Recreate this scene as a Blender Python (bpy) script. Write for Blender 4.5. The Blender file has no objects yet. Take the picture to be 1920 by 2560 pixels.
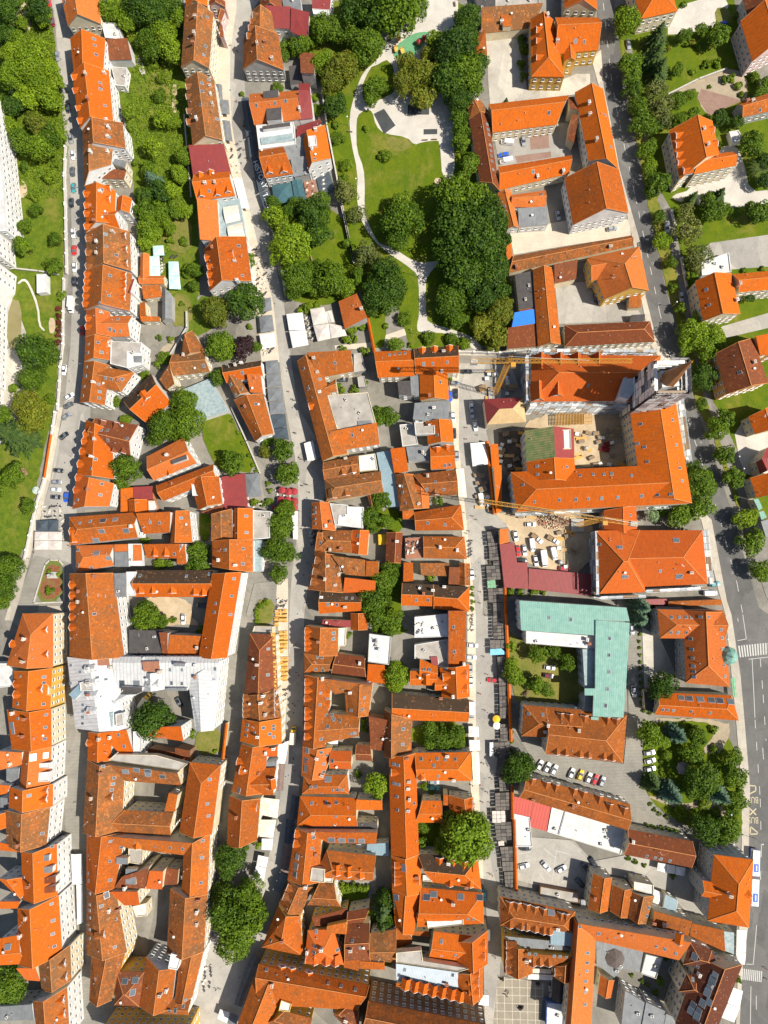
GROUND = """
T 0 0 0.8641
A meadow 0 0 108 0 120 100 138 250 142 330 138 590 130 700 118 900 95 970 80 1050 50 1210 -40 1340 -60 0
A pale 0 640 38 650 46 690 64 740 88 800 60 880 40 930 0 960 -60 960 -60 640
A asphaltl 108 -20 150 -20 175 230 200 300 200 700 195 900 180 1000 165 1110 165 1340 60 1340 72 1200 95 1090 110 1040 122 960 136 900 152 750 158 600 150 340 140 300 120 60
A cobble 20 1340 75 1200 150 1215 215 1340 215 1700 225 2230 150 2230 140 1700 135 1420
T 480 512
A stonew 1230 1215 1540 1190 1660 1130 1950 1030 1955 1090 1659 1190 1540 1240 1240 1250
T 0 0 0.8641
A stone 30 1340 95 1090 108 1040 122 960 136 880 126 880 112 960 96 1040 78 1110 48 1210 10 1340
A meadow 215 -20 410 -20 410 200 418 320 432 560 432 640 400 720 365 640 300 560 285 330 240 130
A path 340 760 390 720 400 715 395 730 360 770 335 790
A meadow 425 640 470 640 480 700 440 720 400 740 400 715
T 480 0
A stonew 150 -30 385 -30 385 80 335 450 335 800 350 1080 405 1400 500 1770 560 2050 690 2560 760 2950 760 3130 600 3130 540 2500 480 2200 350 1770 250 1100 200 700 230 400
A asphaltl 385 -30 600 -30 510 110 445 330 455 700 470 1000 490 1200 560 1640 640 1770 690 2140 790 2600 840 3000 900 3420 940 3560 1100 3840 1160 4140 1140 4340 1040 4440 1030 4620 1070 4780 1000 5100 970 5310 965 6000 950 6540 905 7080 840 7450 720 7900 640 8150 500 8600 400 8850 -60 8850 -60 8500 100 8200 300 8000 500 7800 620 7500 640 7480 740 7090 800 6500 830 5910 840 5310 865 4940 892 4740 918 4520 918 4190 885 3920 812 3540 770 3270 740 2970 700 2600 640 2370 560 2070 490 1770 400 1400 345 1080 330 800 330 450 385 80
A stonew 720 5000 830 5000 832 5900 780 6600 735 6600 770 5900
A grass 640 1770 720 1730 1350 1830 1400 2270 1480 2550 1270 2610 1150 2640 900 2620 840 2550 740 2200
A grass 760 370 1120 220 1230 -30 1680 -30 1680 2900 1640 3020 1560 3000 1480 2600 1390 2260 1280 1750 1170 1080 1120 740 1000 500 760 500
A grass 1660 -30 1990 -30 2290 -30 2500 300 2400 800 2450 1100 2560 1500 2720 1800 2740 2300 2780 2900 2650 3000 1640 3020
T 960 0
A pathc 330 -30 640 -30 640 130 615 260 600 420 575 700 595 900 605 1200 612 1540 505 1565 482 1220 440 1215 330 1228 262 1255 200 1185 0 1155 -70 1090 -100 960 -150 950 -180 960 -230 1000 -240 1100 -235 1300 -175 1450 -165 1620 -170 1770 -150 1900 -60 2090 0 2120 60 2130 290 2280 470 2250 470 2275 370 2390 360 2480 362 2760 420 2800 600 2850 780 2920 860 3020 780 3030 700 2940 560 2880 320 2870 288 2860 285 2800 305 2720 300 2410 265 2340 -10 2155 -130 2030 -215 1860 -235 1700 -225 1500 -290 1200 -300 1000 -250 800 -180 620 -80 540 0 420 100 300
A grassd 10 1180 40 1175 200 1205 255 1255 190 1305 80 1305 20 1240
A grass -180 700 -130 600 -40 540 60 520 100 700 90 790 40 830 -60 880 -130 910 -190 850
A rubber 70 505 100 400 215 312 290 280 380 275 400 290 330 400 250 490 200 520
A slate 0 940 100 1085 0 1160 -90 985
A slate 205 905 390 905 390 992 205 992
A slate 342 1118 460 1115 460 1160 342 1163
A sand 430 1550 495 1545 490 1600 435 1605
A pale 880 300 1150 320 1240 780 1520 700 1660 640 1780 640 1780 800 1300 860 1090 890 920 960 900 700
A asphaltl 940 1130 1590 1060 1620 1340 1000 1460
A brick 1255 1150 1420 1140 1430 1280 1265 1295
A brick 1130 1350 1440 1310 1445 1360 1150 1410
A stonew 1080 2000 1659 1890 1990 1890 2130 1900 2130 2040 1659 2110 1120 2200
A asphaltl 1475 2440 1750 2440 1870 2650 2110 2570 2260 2770 1720 2790 1510 2800
A stone 640 3040 1500 3000 2300 2960 2300 3080 640 3070
T 1440 0
A grass 330 -30 1700 -30 1700 4600 1560 4400 1120 3300 900 2600 700 1770 560 1250 420 600 340 350
A asphalt 170 -30 320 -30 340 150 375 400 445 850 525 1250 615 1770 700 2170 800 2600 870 2850 930 3120 1040 3540 1170 3870 1280 4220 1390 4570 1480 4910 1580 5250 1720 5350 1720 8900 1410 8900 1440 8330 1490 7980 1490 7330 1500 7080 1500 6800 1460 6310 1420 5850 1340 5310 1300 5190 1170 4490 1000 4340 990 3980 880 3540 870 3270 800 3070 690 2920 600 2570 560 2120 460 1770 370 1450 300 1060 240 760 215 430
A stone 130 500 215 430 240 760 300 1060 372 1450 462 1770 562 2120 602 2570 690 2920 800 3070 872 3270 882 3540 990 3980 1002 4340 1170 4490 1302 5190 1342 5310 1422 5850 1462 6310 1502 6800 1492 7330 1490 7980 1440 8330 1410 8900 1380 8900 1400 8300 1430 7300 1430 6800 1370 6100 1290 5310 1230 5100 1080 4490 950 4360 940 3980 840 3540 750 3150 640 2970 560 2570 500 2120 420 1770 330 1450 260 1060 200 760
A pavement 420 350 470 350 560 900 700 1600 830 1830 1000 2700 1060 3300 1230 3540 1330 3760 1440 4000 1500 4400 1640 4750 1700 5100 1700 5250 1640 5150 1500 4700 1330 4200 1200 3800 1050 3340 930 2850 830 2450 720 1900 560 1250 450 700
A grassy 380 350 420 350 500 800 660 1500 740 1870 860 2300 960 2850 1100 3400 1210 3720 1420 4330 1400 4400 1290 4100 1180 3760 1050 3540 950 3120 890 2850 810 2600 700 2130 620 1770 530 1250 440 750
A pathc 770 300 860 60 1170 -30 1280 -30 1330 80 1220 90 1200 230 1130 260 860 300
A grassd 1190 85 1310 65 1335 170 1205 205
A path 790 812 1060 690 1290 588 1460 640 1490 860 1390 890 1280 940 1150 1010 1040 850 1075 775
A brick 1045 850 1080 770 1440 870 1280 940 1150 1005
A pathc 820 1690 1000 1640 1240 1270 1380 1250 1450 1400 1500 1660 1700 1640 1700 1760 1300 1800 1100 1780 860 1740
A asphaltl 1100 2160 1160 2100 1659 2030 1720 2020 1720 2300 1340 2330 1100 2280
A asphaltl 1230 2830 1659 2705 1720 2690 1720 2820 1300 2920
A pathc 1350 3640 1720 3600 1720 4110 1540 4120 1430 4080
A pale 570 5420 720 5500 880 5860 700 5880 590 5980
A sand 0 3680 480 3640 500 4010 0 4030
A grass 690 6200 1330 6230 1430 7000 1430 7250 1000 7150 850 7080 600 6900 560 6460
A path 680 6195 1310 6220 1330 6350 1250 6500 1160 6510 1070 6500 1200 6350 1200 6250 900 6220 690 6230
A path 590 6870 760 6870 950 6960 1100 6880 1300 7000 1320 7090 1180 7020 1050 6960 960 7010 760 6940
T 960 1024
A asphaltl 650 -400 1100 -380 1200 -100 880 180 900 260 800 520 960 890 1080 1010 890 1040 850 1770 940 1780 985 2370 1000 2870 960 3170 950 3540 1040 4080 1000 4880 940 5400 870 5400 860 4790 900 4540 860 4100 830 3540 790 2670 790 1770 700 900 640 300
A stonew 560 -300 650 -380 645 300 705 900 792 1770 792 2670 832 3540 862 4100 830 4100 760 3540 720 2670 720 1770 660 900 600 300
A sand 880 900 1800 870 1800 1430 1250 1370 1120 1150 1080 1010 960 895
A sand 1170 120 1500 20 1800 -60 2150 60 2160 480 1640 500 1230 470
A darksoil 990 190 1225 180 1225 535 1060 530 1000 400
A grassd 1060 1900 1230 2020 1840 2070 1840 2530 1200 2560 1110 2470
A cobble 1100 2750 1390 2820 1400 2970 2070 3060 2110 2640 2100 1920 2215 1920 2230 2560 2230 2930 2240 3270 2440 3560 2300 3500 1900 3280 1300 3150 1250 2970
A pavers 985 4890 1390 4950 1340 5340 940 5340
A asphaltl 1130 3680 1640 3720 1800 3900 2120 3840 2680 3980 2800 4400 2640 4380 2540 4260 2260 4090 2000 4020 1810 4010 1740 4320 1640 4190 1140 4060
A grass 0 840 150 880 170 1060 0 1060
A grass -130 820 0 840 0 1070 -150 1050
A grass 0 1330 165 1330 150 1690 150 1900 240 1900 100 1960 -130 1900 -50 1330
A grass -30 2190 210 2170 205 2410 20 2450
A grass 240 2700 710 2700 715 2920 240 2920
A grass 300 3540 500 3540 500 3790 310 3790
A grass -40 4100 100 4400 100 4800 -40 4800
A grass -430 4100 -130 4100 -150 4250 -370 4260
T 480 1024
A grass 80 60 310 -10 440 250 580 545 250 545 180 430 90 250
A grass 65 890 165 900 160 1130 70 1140
A grassd 560 1640 720 1640 690 1870 540 1870
A cobble 540 1500 740 1480 725 1640 560 1640 500 1800 470 1770
A grassd 40 2750 260 2730 250 3010 20 2970
A sand 270 1860 0 1860 0 1620 -480 1620 -480 1860
T 0 0
A sand 180 60 240 10 260 80 270 250 250 280 215 160 130 260 100 200
A sand 180 1560 230 1600 240 1700 170 1720
A grassd 1300 640 1370 650 1380 860 1300 880
A grassd 1420 600 1470 600 1470 900 1400 900
A sand 1490 740 1530 740 1530 980 1490 980
A pale 1200 480 1240 560 1260 640 1230 660 1180 560
T 0 512
A grassd 1390 80 1659 100 1659 450 1420 380
A grassd 1480 770 1659 790 1659 1060 1470 1060
A pathc 150 680 210 632 262 678 342 880 352 1040 395 1085 380 1095 335 1045 325 890 250 700 210 655 165 690
A sand 420 990 478 985 480 1110 425 1110
A pondwater 82 822 195 832 182 1250 60 1255
T 0 1024
A lawnedge 436 1305 508 1305 545 1352 546 1655 296 1664 396 1345
A flowers 440 1340 500 1340 528 1370 528 1635 320 1640 410 1370
A stone 340 1685 552 1700 552 1760 330 1750
T 1440 0
m dash 235 30 300 640 345 920 420 1280 460 1450 510 1700 540 1830 640 2310 720 2690 800 3020 930 3490 965 3620 1090 4010 1240 4480 1390 5040 1440 5310
m solid 1440 5310 1470 5520 1395 5535
m solid 1520 5690 1545 6200
m dash 1545 6220 1590 6900 1600 7330 1590 7700
m dash 1590 5690 1615 6000 1640 6400
m solid 1490 5695 1720 5670
m solid 1560 7990 1530 8330 1470 8328
m solid 1510 8520 1505 8850
m yellow 1495 6785 1550 6790 1552 6830 1495 6860
m yellow 1500 6985 1555 7040
m yellow 1555 6985 1500 7040
m yellow 1505 7140 1565 7190 1563 7205 1503 7205 1505 7140
x 1395 5580 1720 5545 1720 5645 1410 5680 14
x 1430 8365 1612 8390 1605 8485 1425 8460 11
m solid 1395 5340 1400 5370
m solid 1612 6460 1618 6560
m solid 1556 8720 1556 8600
T 960 2048
m solid 1490 260 1450 550
m solid 1380 250 1490 340
m solid 1490 270 1600 300
m solid 1160 300 1270 280
m solid 1170 370 1270 345
m solid 1350 400 1440 495
m solid 1340 470 1400 540
m solid 1500 500 1590 455
m solid 1500 560 1570 525
"""
BLD = """
T 0 0
N houses along the hillside street
B 9 cream|house|cream gabled house with brown and orange roof at top of hillside street
G o 520 -70 850 -70 872 205 585 225
k 560 20
B 10 white|house|long bright orange house with four pale dormers beside the hillside street
G o 605 335 910 335 892 610 640 640
G o 622 635 940 612 978 1055 690 1110
d 650 665 660 780 685 930 700 1040
k 812 338 818 392 830 472 865 716 868 770 905 913
c 905 635 742 640 765 860 930 1050
B 6 white|annex|white flat roofed annex behind the long orange house
F l 880 200 1020 205 1055 345 910 330
B 5 white|shed|small shed with split orange and dark roof behind the long orange house
S b 940 520 1140 515 1125 375 950 385
B 4 white|annex|low concrete terrace annex with grey deck below the split roof shed
F c 965 580 1100 590 1080 750 1000 740
B 10 white|house|weathered house with mottled orange roof and white parapet strips
G m 712 1130 1060 1062 1085 1280 718 1335 r=.28
G m 718 1330 975 1280 960 1420 730 1612 r=.33
c 945 1110 935 1185 790 1320 935 1315 960 1495
k 940 1185
l 790 1095 960 1275 800 1330 885 1420
B 7 cream|annex|cream rear annex with small grey roof behind the mottled house
S g 990 1370 1095 1395 1090 1470 985 1430
F b 860 1540 985 1460 1090 1475 1070 1550
B 13 white|villa|tall white building with arched windows at the left picture edge
F l -340 820 -45 820 50 1770 60 2000 -260 2000
T 480 0
N houses along the cafe street
B 10 cream|house|orange roofed house with blue gutter and cream street wall
G m -60 60 185 118 148 588 -95 585 r=.42
G o -70 -90 130 -90 135 55 -50 60
c 30 150 15 385 25 300
k 130 150 118 400 100 475
B 7 pink|house|narrow pink house with brown roof at top of cafe street
G b 145 10 285 10 290 60 150 55
G b 225 90 285 95 250 195 215 150
F b 235 215 262 215 275 320 240 310
B 9 cream|house|steep gabled house with three skylights and worn orange tiles
G m -60 690 190 690 265 1210 5 1260 r=.45
d -25 745 -25 830 -20 955 -20 1050
k 85 720 145 690 85 790 75 905 215 1030
c 165 820 180 905 45 1035 160 750
B 4 cream|restaurant|low house with flat red painted metal roof on cafe street
S d 10 1525 340 1500 300 1300 0 1310
F l 50 1270 210 1255 220 1345 80 1360
B 8 white|house|orange house with six small dormers next to the red flat roof
G o 45 1735 15 1510 325 1480 372 1690
d 80 1680 218 1670 310 1640 70 1520 160 1500 285 1482
c 115 1585 200 1580
k 150 1650
B 8 grey|house|dilapidated house with mottled roof and row of dormers on cafe street
G m 520 95 690 110 720 290 480 335 r=.45
G m 450 335 745 292 795 605 440 600 r=.36
d 550 130 530 180 515 240 500 305
c 635 375 565 380 695 520 640 70 690 80
B 6 white|house|narrow house with long maroon metal roof beside garden trees
S d 695 240 850 250 872 110 645 98
S d 850 272 1000 340 1025 165 870 125
w 5
B 7 cream|house|ochre roofed house at the top end of cafe street
G b 565 -110 770 -110 780 90 600 70
B 7 white|house|grey flat roofed house with balcony near top of picture
F g 770 -60 930 -60 955 140 790 60
B 7 white|house|white house with dull red roof beside the park wall at top
S d 1040 75 1190 85 1215 -40 1040 -40
F l 1040 80 1185 90 1180 140 1050 125
B 4 grey|shed|long old shed with rusty tiled roof under garden trees
S b 930 450 1060 460 1075 720 960 712
B 4 grey|garage|dark flat garage roof beside the rusty shed
F k 835 570 935 560 950 715 850 730
B 5 white|annex|small red metal roof annex beside the rusty shed
S d 920 720 1020 720 1025 805 930 805
B 9 white|house|orange roofed restaurant house with large dark roof box
G o 540 1080 495 812 925 780 937 1030 r=.72
F k 640 915 770 910 775 1030 645 1040 h=12.4
F k 612 790 745 770 750 840 618 850 h=12.5
k 557 910 810 872 718 890
c 930 945
S d 925 1035 1045 1020 1035 840 935 835
B 9 white|house|white modern flat roofed house with long glass skylight
F l 555 1085 880 1060 900 1250 580 1292
F y 590 1190 868 1150 872 1215 600 1250 h=9.5
F k 605 1090 845 1055 850 1085 610 1118 h=11
B 7 white|house|small maroon roofed annex with rooftop ventilation units
S d 905 1090 1110 1028 1120 1100 910 1215
B 9 white|house|brown orange house with white gable backing on the park wall
G o 960 1212 1150 1080 1200 1365 1005 1475 r=.3
F l 1005 1180 1070 1175 1080 1260 1010 1270 h=13
c 1040 1295 1070 1130
k 1058 1372
B 8 white|house|square orange house with two dormers by the dark cafe awnings
G o 632 1540 578 1298 785 1260 877 1500 r=.75
d 668 1478 792 1470
B 6 grey|shed|grey corrugated metal roof between orange houses near park wall
S g 830 1405 985 1365 970 1222 785 1258
S g 880 1530 1040 1500 1010 1380 860 1395
T 960 0
N buildings east of the park
B 5 cream|shed|long low shed with patched mottled roof east of the playground
S m 840 290 1300 240 1360 85 838 122
F o 1000 105 1095 98 1098 225 1030 230 h=7.5
c 1015 205
B 4 grey|garage|dark felt flat roof next to concrete yard at top
F k 780 -60 960 -60 960 92 815 105
B 3 grey|garage|pale concrete flat roof at the top beside dark felt roof
F c 962 -60 1340 -60 1340 62 962 95
B 4 cream|shed|thin orange tiled lean to beside the yellow house yard
S o 790 472 820 252 872 290 890 520
B 9 yellow|villa|yellow mansion with brown and orange roof and five dormers
A o 1275 662 1560 665 1465 175 1265 165 q=.45
G o 1480 470 1480 150 1850 150 1850 432
G o 1560 528 1658 520 1650 330 1545 350
d 1340 255 1340 350 1340 495
c 1495 360 1410 145 1545 145
k 1655 355 1730 360
B 7 cream|market_hall|long brown roofed wing with a row of eight skylights
G b 735 1030 895 985 1003 1650 830 1570 r=.6
G m 725 940 830 860 915 975 735 1030
k 890 1075 897 1120 905 1165 915 1255 922 1302 927 1347 932 1393 940 1465
B 7 cream|market_hall|orange ridge roofed wing above the van yard
G o 940 1145 900 900 1600 822 1490 1075
k 1425 975
B 9 white|market_hall|wide orange roofed wing with three chimneys beside the main road
G o 1649 800 1895 770 2030 1465 1769 1390
c 1770 895 1776 992 1832 1215
k 1910 995 1960 1270
B 6 cream|market_hall|orange roofed wing below the van yard with one grey chimney
G o 1000 1640 985 1440 1620 1340 1600 1500
c 1325 1530 1545 1490
k 1288 1482
B 6 cream|shed|small brown roofed rear sheds by the yard corner
S b 1590 840 1670 830 1665 1000 1590 975
S b 1585 1190 1640 1240 1665 1050 1610 1030
T 1440 0
B 8 cream|villa|cream gabled villa beside the road at top
G o 185 85 -100 75 -100 -170 160 -170
c 10 130
N villas across the main road
B 9 cream|villa|cream villa with hipped brown and orange roof and flagged entrance
Z o 470 -170 800 -170 878 95 560 165 q=.5
B 10 pink|villa|pink and lilac villa with plain orange roof at right edge
G o 1420 185 1720 20 1830 370 1525 530
B 8 grey|villa|brown roofed house in the top right corner
G b 1440 -20 1800 -60 1800 60 1480 130
B 6 grey|house|orange roofed house with grey wall beside paved forecourt
G o 1440 1012 1395 895 1800 760 1800 930
c 1470 885 1520 875
k 1590 950
B 11 cream|villa|large villa with green copper dormers and cream entrance front
G o 810 1125 1180 1048 1240 1335 897 1550
G o 1020 1505 1060 1350 1350 1310 1385 1428
d 885 1165 885 1245 890 1330 900 1400 950 1470 1165 1120 1195 1240
c 1100 1120 1130 1260
B 3 white|shed|small white flat shed beside the copper dormer villa
F l 1320 1140 1400 1130 1450 1210 1350 1240
T 0 512
N houses along the hillside street
B 13 white|villa|white building with windows above the lawn at the left edge
F l -260 228 -28 228 -10 440 -260 470
B 16 white|villa|long pale netted building front behind the green pond
F l -260 480 -45 480 -60 640 -135 760 -150 1520 -260 1520
B 9 white|villa|small white wall corner of a building below the round tree
F l -260 1560 -80 1520 -80 1900 -260 1900
B 10 white|house|orange house with egg shaped dormers and white cross gable
G o 738 -165 1000 -120 990 160 740 245 r=.38
G o 1035 200 1018 52 850 60 850 190 p=50
G o 1020 -65 1140 -55 1118 70 1010 60
d 755 -95 760 5 758 75 760 185 935 -145 930 -50
k 918 80 880 -130
c 820 140 870 -110
B 10 white|house|house with moss speckled roof and small triangular dormers
G m 742 245 1122 232 1132 570 742 562 r=.4
d 772 290 772 410 772 530 1065 268 1075 385 1080 505
k 918 358 1005 435 910 255
c 840 322 980 240 840 420 860 545
B 10 white|house|orange house with five rounded left dormers and four pointed right dormers
G o 742 565 1140 598 1122 915 728 908 r=.37
d 762 600 758 660 754 725 750 790 746 855 1068 608 1068 670 1064 735 1060 800
k 940 785 950 612 860 845
S d 1140 640 1160 640 1150 780 1135 780 h=9
B 10 white|house|orange house with roof wing of three skylights and white rear wall
G o 744 912 950 930 965 1140 738 1142 r=.4
G o 880 1140 880 965 1142 958 1122 1140
d 772 980 770 1052
k 950 1075 988 1090 1040 1090 1020 990
c 880 935 960 940
B 10 white|house|orange house with four skylights beside a furnished roof terrace
G o 738 1144 955 1150 945 1340 728 1352 r=.38
k 765 1205 847 1190 760 1278 875 1275
F c 960 1180 1228 1192 1215 1270 1100 1268 1096 1410 955 1375 h=9.6
F l 1112 1282 1240 1275 1230 1385 1115 1412 h=8
F g 1155 1305 1225 1305 1225 1360 1160 1360 h=8.6
B 10 white|house|orange house with hipped wing at the lower end of the hillside row
G o 728 1356 950 1390 905 1732 688 1707 r=.38
Z o 830 1575 840 1390 1162 1447 1048 1617
k 912 1495 963 1505 1055 1505 860 1615 855 1670 850 1550 748 1402 740 1480 728 1570 715 1650
c 1030 1520 812 1535
B 7 white|house|lone house with half orange half black roof and one pointed dormer
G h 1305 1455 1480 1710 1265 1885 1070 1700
d 1260 1660
B 5 cream|restaurant|low L shaped orange roof around turquoise terrace parasols
G o 1215 430 1290 428 1290 640 1205 680
G o 1205 685 1205 615 1425 612 1420 685
B 5 cream|house|small house with orange lean to roofs round a concrete yard
S o 1240 812 1400 792 1396 706 1240 716
S o 1220 1008 1385 1005 1385 972 1215 965
S o 1206 850 1206 960 1270 960 1262 846
B 5 grey|shed|long shed with dark grey roof beside the concrete yard
G g 1402 705 1482 770 1482 985 1400 1010
B 7 cream|house|mottled brown house with stepped roofs beside stone ramp wall
G m 1575 1205 1662 1085 1772 1270 1562 1335
G m 1490 1480 1490 1292 1772 1276 1815 1445
S m 1440 1597 1375 1510 1480 1395 1525 1560
c 1590 1300 1800 1360
k 1760 1390
B 4 white|pavilion|white slatted glass pavilion roof below the mottled brown house
F y 1570 1600 1810 1500 1975 1780 1660 1880
B 3 white|kiosk|white container kiosk with blue edges on the garden lawn
F l 320 602 402 600 405 755 322 765
T 480 512
N houses along the cafe street
B 7 white|house|long plain orange lean to roof beside glass restaurant hall
S o 240 318 218 -40 62 -25 90 330
B 5 white|restaurant|glass roofed restaurant hall with two cream barrel canopies
F y 222 -40 410 -60 465 265 250 310
V cream 268 20 400 0 420 135 293 165
V cream 303 185 435 150 457 275 325 300
B 9 white|house|orange house with four left dormers and white gable end
G o 105 387 466 275 516 657 150 748 r=.35
d 137 455 160 530 160 600 170 670 335 425
k 402 355 435 612
c 178 372 372 490 395 660
B 5 grey|shed|square orange roofed shed beside white restaurant pergola
S o 1320 1075 1265 835 1430 797 1520 1000
c 1465 905
B 8 cream|house|orange corner house opposite the square white parasols
G o 908 1352 1090 1295 1345 2150 1125 2215 r=.45
S o 1120 1492 1396 1440 1380 1285 1005 1306 p=28
G o 1125 1640 1165 1555 1240 1505 1252 1610
c 1055 1330 1085 1450 1105 1620
k 1235 1365 965 1415 1105 1508 1005 1590
F c 1172 1648 1520 1622 1595 1905 1255 1940 h=8.6
F g 1112 1655 1172 1642 1255 1900 1190 1900 h=8.8
d 1035 1735
B 4 grey|shed|small grey garage roof beside the green courtyard
F c 1398 1290 1465 1280 1500 1430 1400 1450
F c 1430 1490 1490 1480 1510 1570 1440 1575 h=3
B 7 white|house|house with black and orange roof beside grey parasol row
G h 300 1540 258 1395 600 1345 614 1475
G m 290 1500 385 1460 490 1620 370 1668
S o 502 1620 615 1628 605 1475 488 1482
c 432 1372 380 1390
k 335 1555 375 1640 435 1452
B 7 white|house|orange gabled house at the end of grey parasol row
G o 362 1688 616 1634 705 1975 545 2045
c 462 1745
k 550 1722
T 960 512
N buildings in the block below the park
B 8 cream|house|orange house with four skylights in a row below park stairs
G o -50 1495 -85 1268 238 1258 266 1478
k 47 1297 92 1292 138 1287 182 1282
B 9 cream|house|house with black rear slope of three dormers and orange front
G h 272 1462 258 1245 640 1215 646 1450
d 330 1262 435 1252 565 1242
k 342 1375 422 1372 547 1360
c 500 1445 515 1270
B 8 cream|house|square orange gabled house behind the parked silver car
G o 305 1468 550 1450 560 1685 315 1690
F g 226 1475 303 1472 315 1660 235 1640 h=7.4
k 485 1530
c 392 1650
B 8 white|house|house with dark flat roof and pale chimney pipe
F k 115 1520 228 1520 238 1650 128 1640
B 8 white|house|grey flat roofed house near the crane yard
F g 265 1712 555 1688 570 1895 250 1850
c 430 1760
N buildings east of the park
B 6 white|house|orange house with grey corrugated roof beside big park trees
G o 980 -98 1095 -130 1165 195 1070 205
G o 1100 20 1100 -85 1395 -125 1395 25
S g 1165 190 1420 170 1400 28 1155 42 p=10
k 1040 15 1050 65 1360 -90
c 1155 65
B 4 cream|shed|thin orange lean to roof under the park tree edge
S o 1115 452 1085 265 1030 292 1062 490
B 5 cream|shed|long weathered roof wing between paved yard and dark flat roof
G m 1080 588 1120 440 2130 265 2152 352
c 1140 545 1450 530 1525 500 1950 370
B 7 cream|house|long brown orange gable wing beside blue tarpaulin
G o 1285 562 1455 545 1530 1205 1330 1225
F k 1130 600 1288 570 1318 882 1165 905 h=6
F b 1070 1062 1305 1028 1332 1222 1065 1243 h=6
F u 1128 930 1295 900 1306 1024 1105 1055 h=6.4
F b 1160 908 1315 885 1330 1020 1300 1024 h=5.7
B 6 cream|shed|low brown lean to roof between gable wing and courtyard
S b 1475 680 1660 642 1660 498 1460 540
B 7 cream|house|long brown hipped roof wing above the church
H b 1565 1225 1560 1040 2300 1005 2342 1182
T 1440 512
B 9 white|house|orange house with long white gable wall beside the main road
G o -99 -230 372 -305 456 70 -25 175
B 9 yellow|house|orange hipped house with yellow walls and dark car in its yard
Z o 630 738 248 815 100 455 548 360
G o 135 655 95 470 500 390 480 600
G o 222 640 500 600 500 720 250 815
B 4 cream|shed|tiny orange shed roof beside the roadside gate
S o 455 892 562 886 552 792 450 802
B 3 grey|shed|tiny dark shed roof beside the roadside gate
S k 470 1003 595 1000 590 952 472 958
N villas across the main road
B 10 cream|villa|orange villa with ornate grey window front and white side wall
G o 1030 660 1345 592 1420 942 1100 1005 r=.55
G o 1408 755 1350 600 1800 560 1800 722
k 1125 733 1150 865
c 1405 690 1380 830
B 4 white|carport|large white flat carport roof beside drive with white line
F l 1078 500 1318 415 1340 582 1086 612
B 11 ochre|villa|brown roofed villa with tall white chimney and ochre window front
G b 1205 1285 1530 1150 1662 1540 1300 1638 r=.62
S o 1590 1300 1750 1290 1750 1110 1520 1160
c 1530 1365
k 1415 1448
T 960 512
N church and monastery on the building site
B 15 white|church|church with long red orange roof and a scaffolded tower with tall copper spire
H r 1272 1702 1272 1292 2395 1302 2310 1692 p=40
G r 1300 1300 1392 1300 1392 1440 1300 1440 p=66
G r 1460 1300 1555 1300 1555 1440 1460 1440 p=66
G r 1610 1300 1705 1300 1705 1440 1610 1440 p=66
G r 1790 1300 1880 1300 1880 1430 1790 1430 p=66
G r 1262 1550 1385 1540 1390 1692 1268 1700 p=62
G r 1400 1530 1565 1530 1570 1660 1395 1668 p=55
Q 2659 1355 62 42 2.9
F l 2030 1662 2065 1500 2200 1442 2262 1462 2190 1560 2110 1684 h=21
W 1258 1300 1258 1695
W 1268 1280 2350 1288
W 1262 1712 2100 1712
k 1765 1560
T 0 1024
N houses along the hillside street
B 9 white|house|L shaped orange house with six pointed dormers facing parked cars
G o 745 92 965 180 985 600 662 565 r=.38
G r 660 563 985 640 945 835 625 858 r=.33
G b 790 300 822 72 1195 133 1128 402 r=.45
d 752 210 738 272 720 362 700 470 685 587 668 695 885 120 1000 137 980 345 1065 350
k 932 265 1100 250 875 178 930 180 825 430 903 478 785 510 880 642 866 737 672 780
c 820 255 800 408 765 690
N houses between hillside street and cafe street
B 8 white|house|brown and orange house carrying a dark solar panel strip
G o 1330 612 1270 405 1585 240 1700 462 r=.5
F k 1475 440 1610 390 1615 425 1490 470 h=12.6
d 1465 540
c 1450 395
B 8 white|house|orange house with hipped wing and white courtyard block
G o 1410 792 1350 655 1845 470 1870 600
G o 1640 605 1890 577 1922 812 1712 868
F l 1655 620 1745 640 1770 740 1665 745 h=9
B 5 orange|shed|low orange shed with maroon metal roof behind the L shaped house
F o 1042 682 1152 672 1150 775 1108 790 1104 885 1042 888
F d 1152 668 1315 660 1322 775 1152 778 h=5.3
G o 1108 782 1272 777 1278 890 1112 892 h=6
F l 1280 785 1345 785 1368 850 1340 885 1285 885 h=6
B 9 white|house|long orange house with grey roof windows next to cafe parasols
A o 600 1172 598 928 1200 885 1190 1105
k 690 980 780 965
K 890 960 995 950 1090 1045 880 1050 830 1130
d 630 1050 635 1122
c 1140 1010
B 9 white|house|orange house with small yard behind the grey window house
S o 1240 1075 1465 1062 1500 888 1205 902 p=25
G o 1495 885 1636 872 1662 1146 1470 1152 r=.2
k 1298 973 1380 978 1565 937
B 8 white|house|narrow orange house with triangular grey metal roof sheet
A o 655 1408 655 1175 985 1165 982 1345
k 675 1215 675 1340 675 1370 795 1367
K 835 1240 940 1282
F g 988 1232 1106 1226 1112 1358 992 1358 h=9
F o 988 1165 1104 1162 1106 1224 988 1230 h=9.2
F l 1112 1160 1228 1160 1240 1350 1115 1350 h=9
F o 1152 1160 1220 1160 1226 1305 1152 1308 h=9.3
B 8 white|house|orange rear house with two pointed dormers above a green terrace
S o 1265 1282 1525 1286 1595 1160 1262 1166 p=28
F o 1525 1160 1595 1160 1612 1335 1528 1335 h=8.2
d 1340 1240 1435 1240
k 1508 1246 1562 1180
B 12 white|house|large orange house with three pointed dormers beside the monument garden
G o 600 1418 980 1412 1075 2140 600 2140 r=.4
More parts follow.
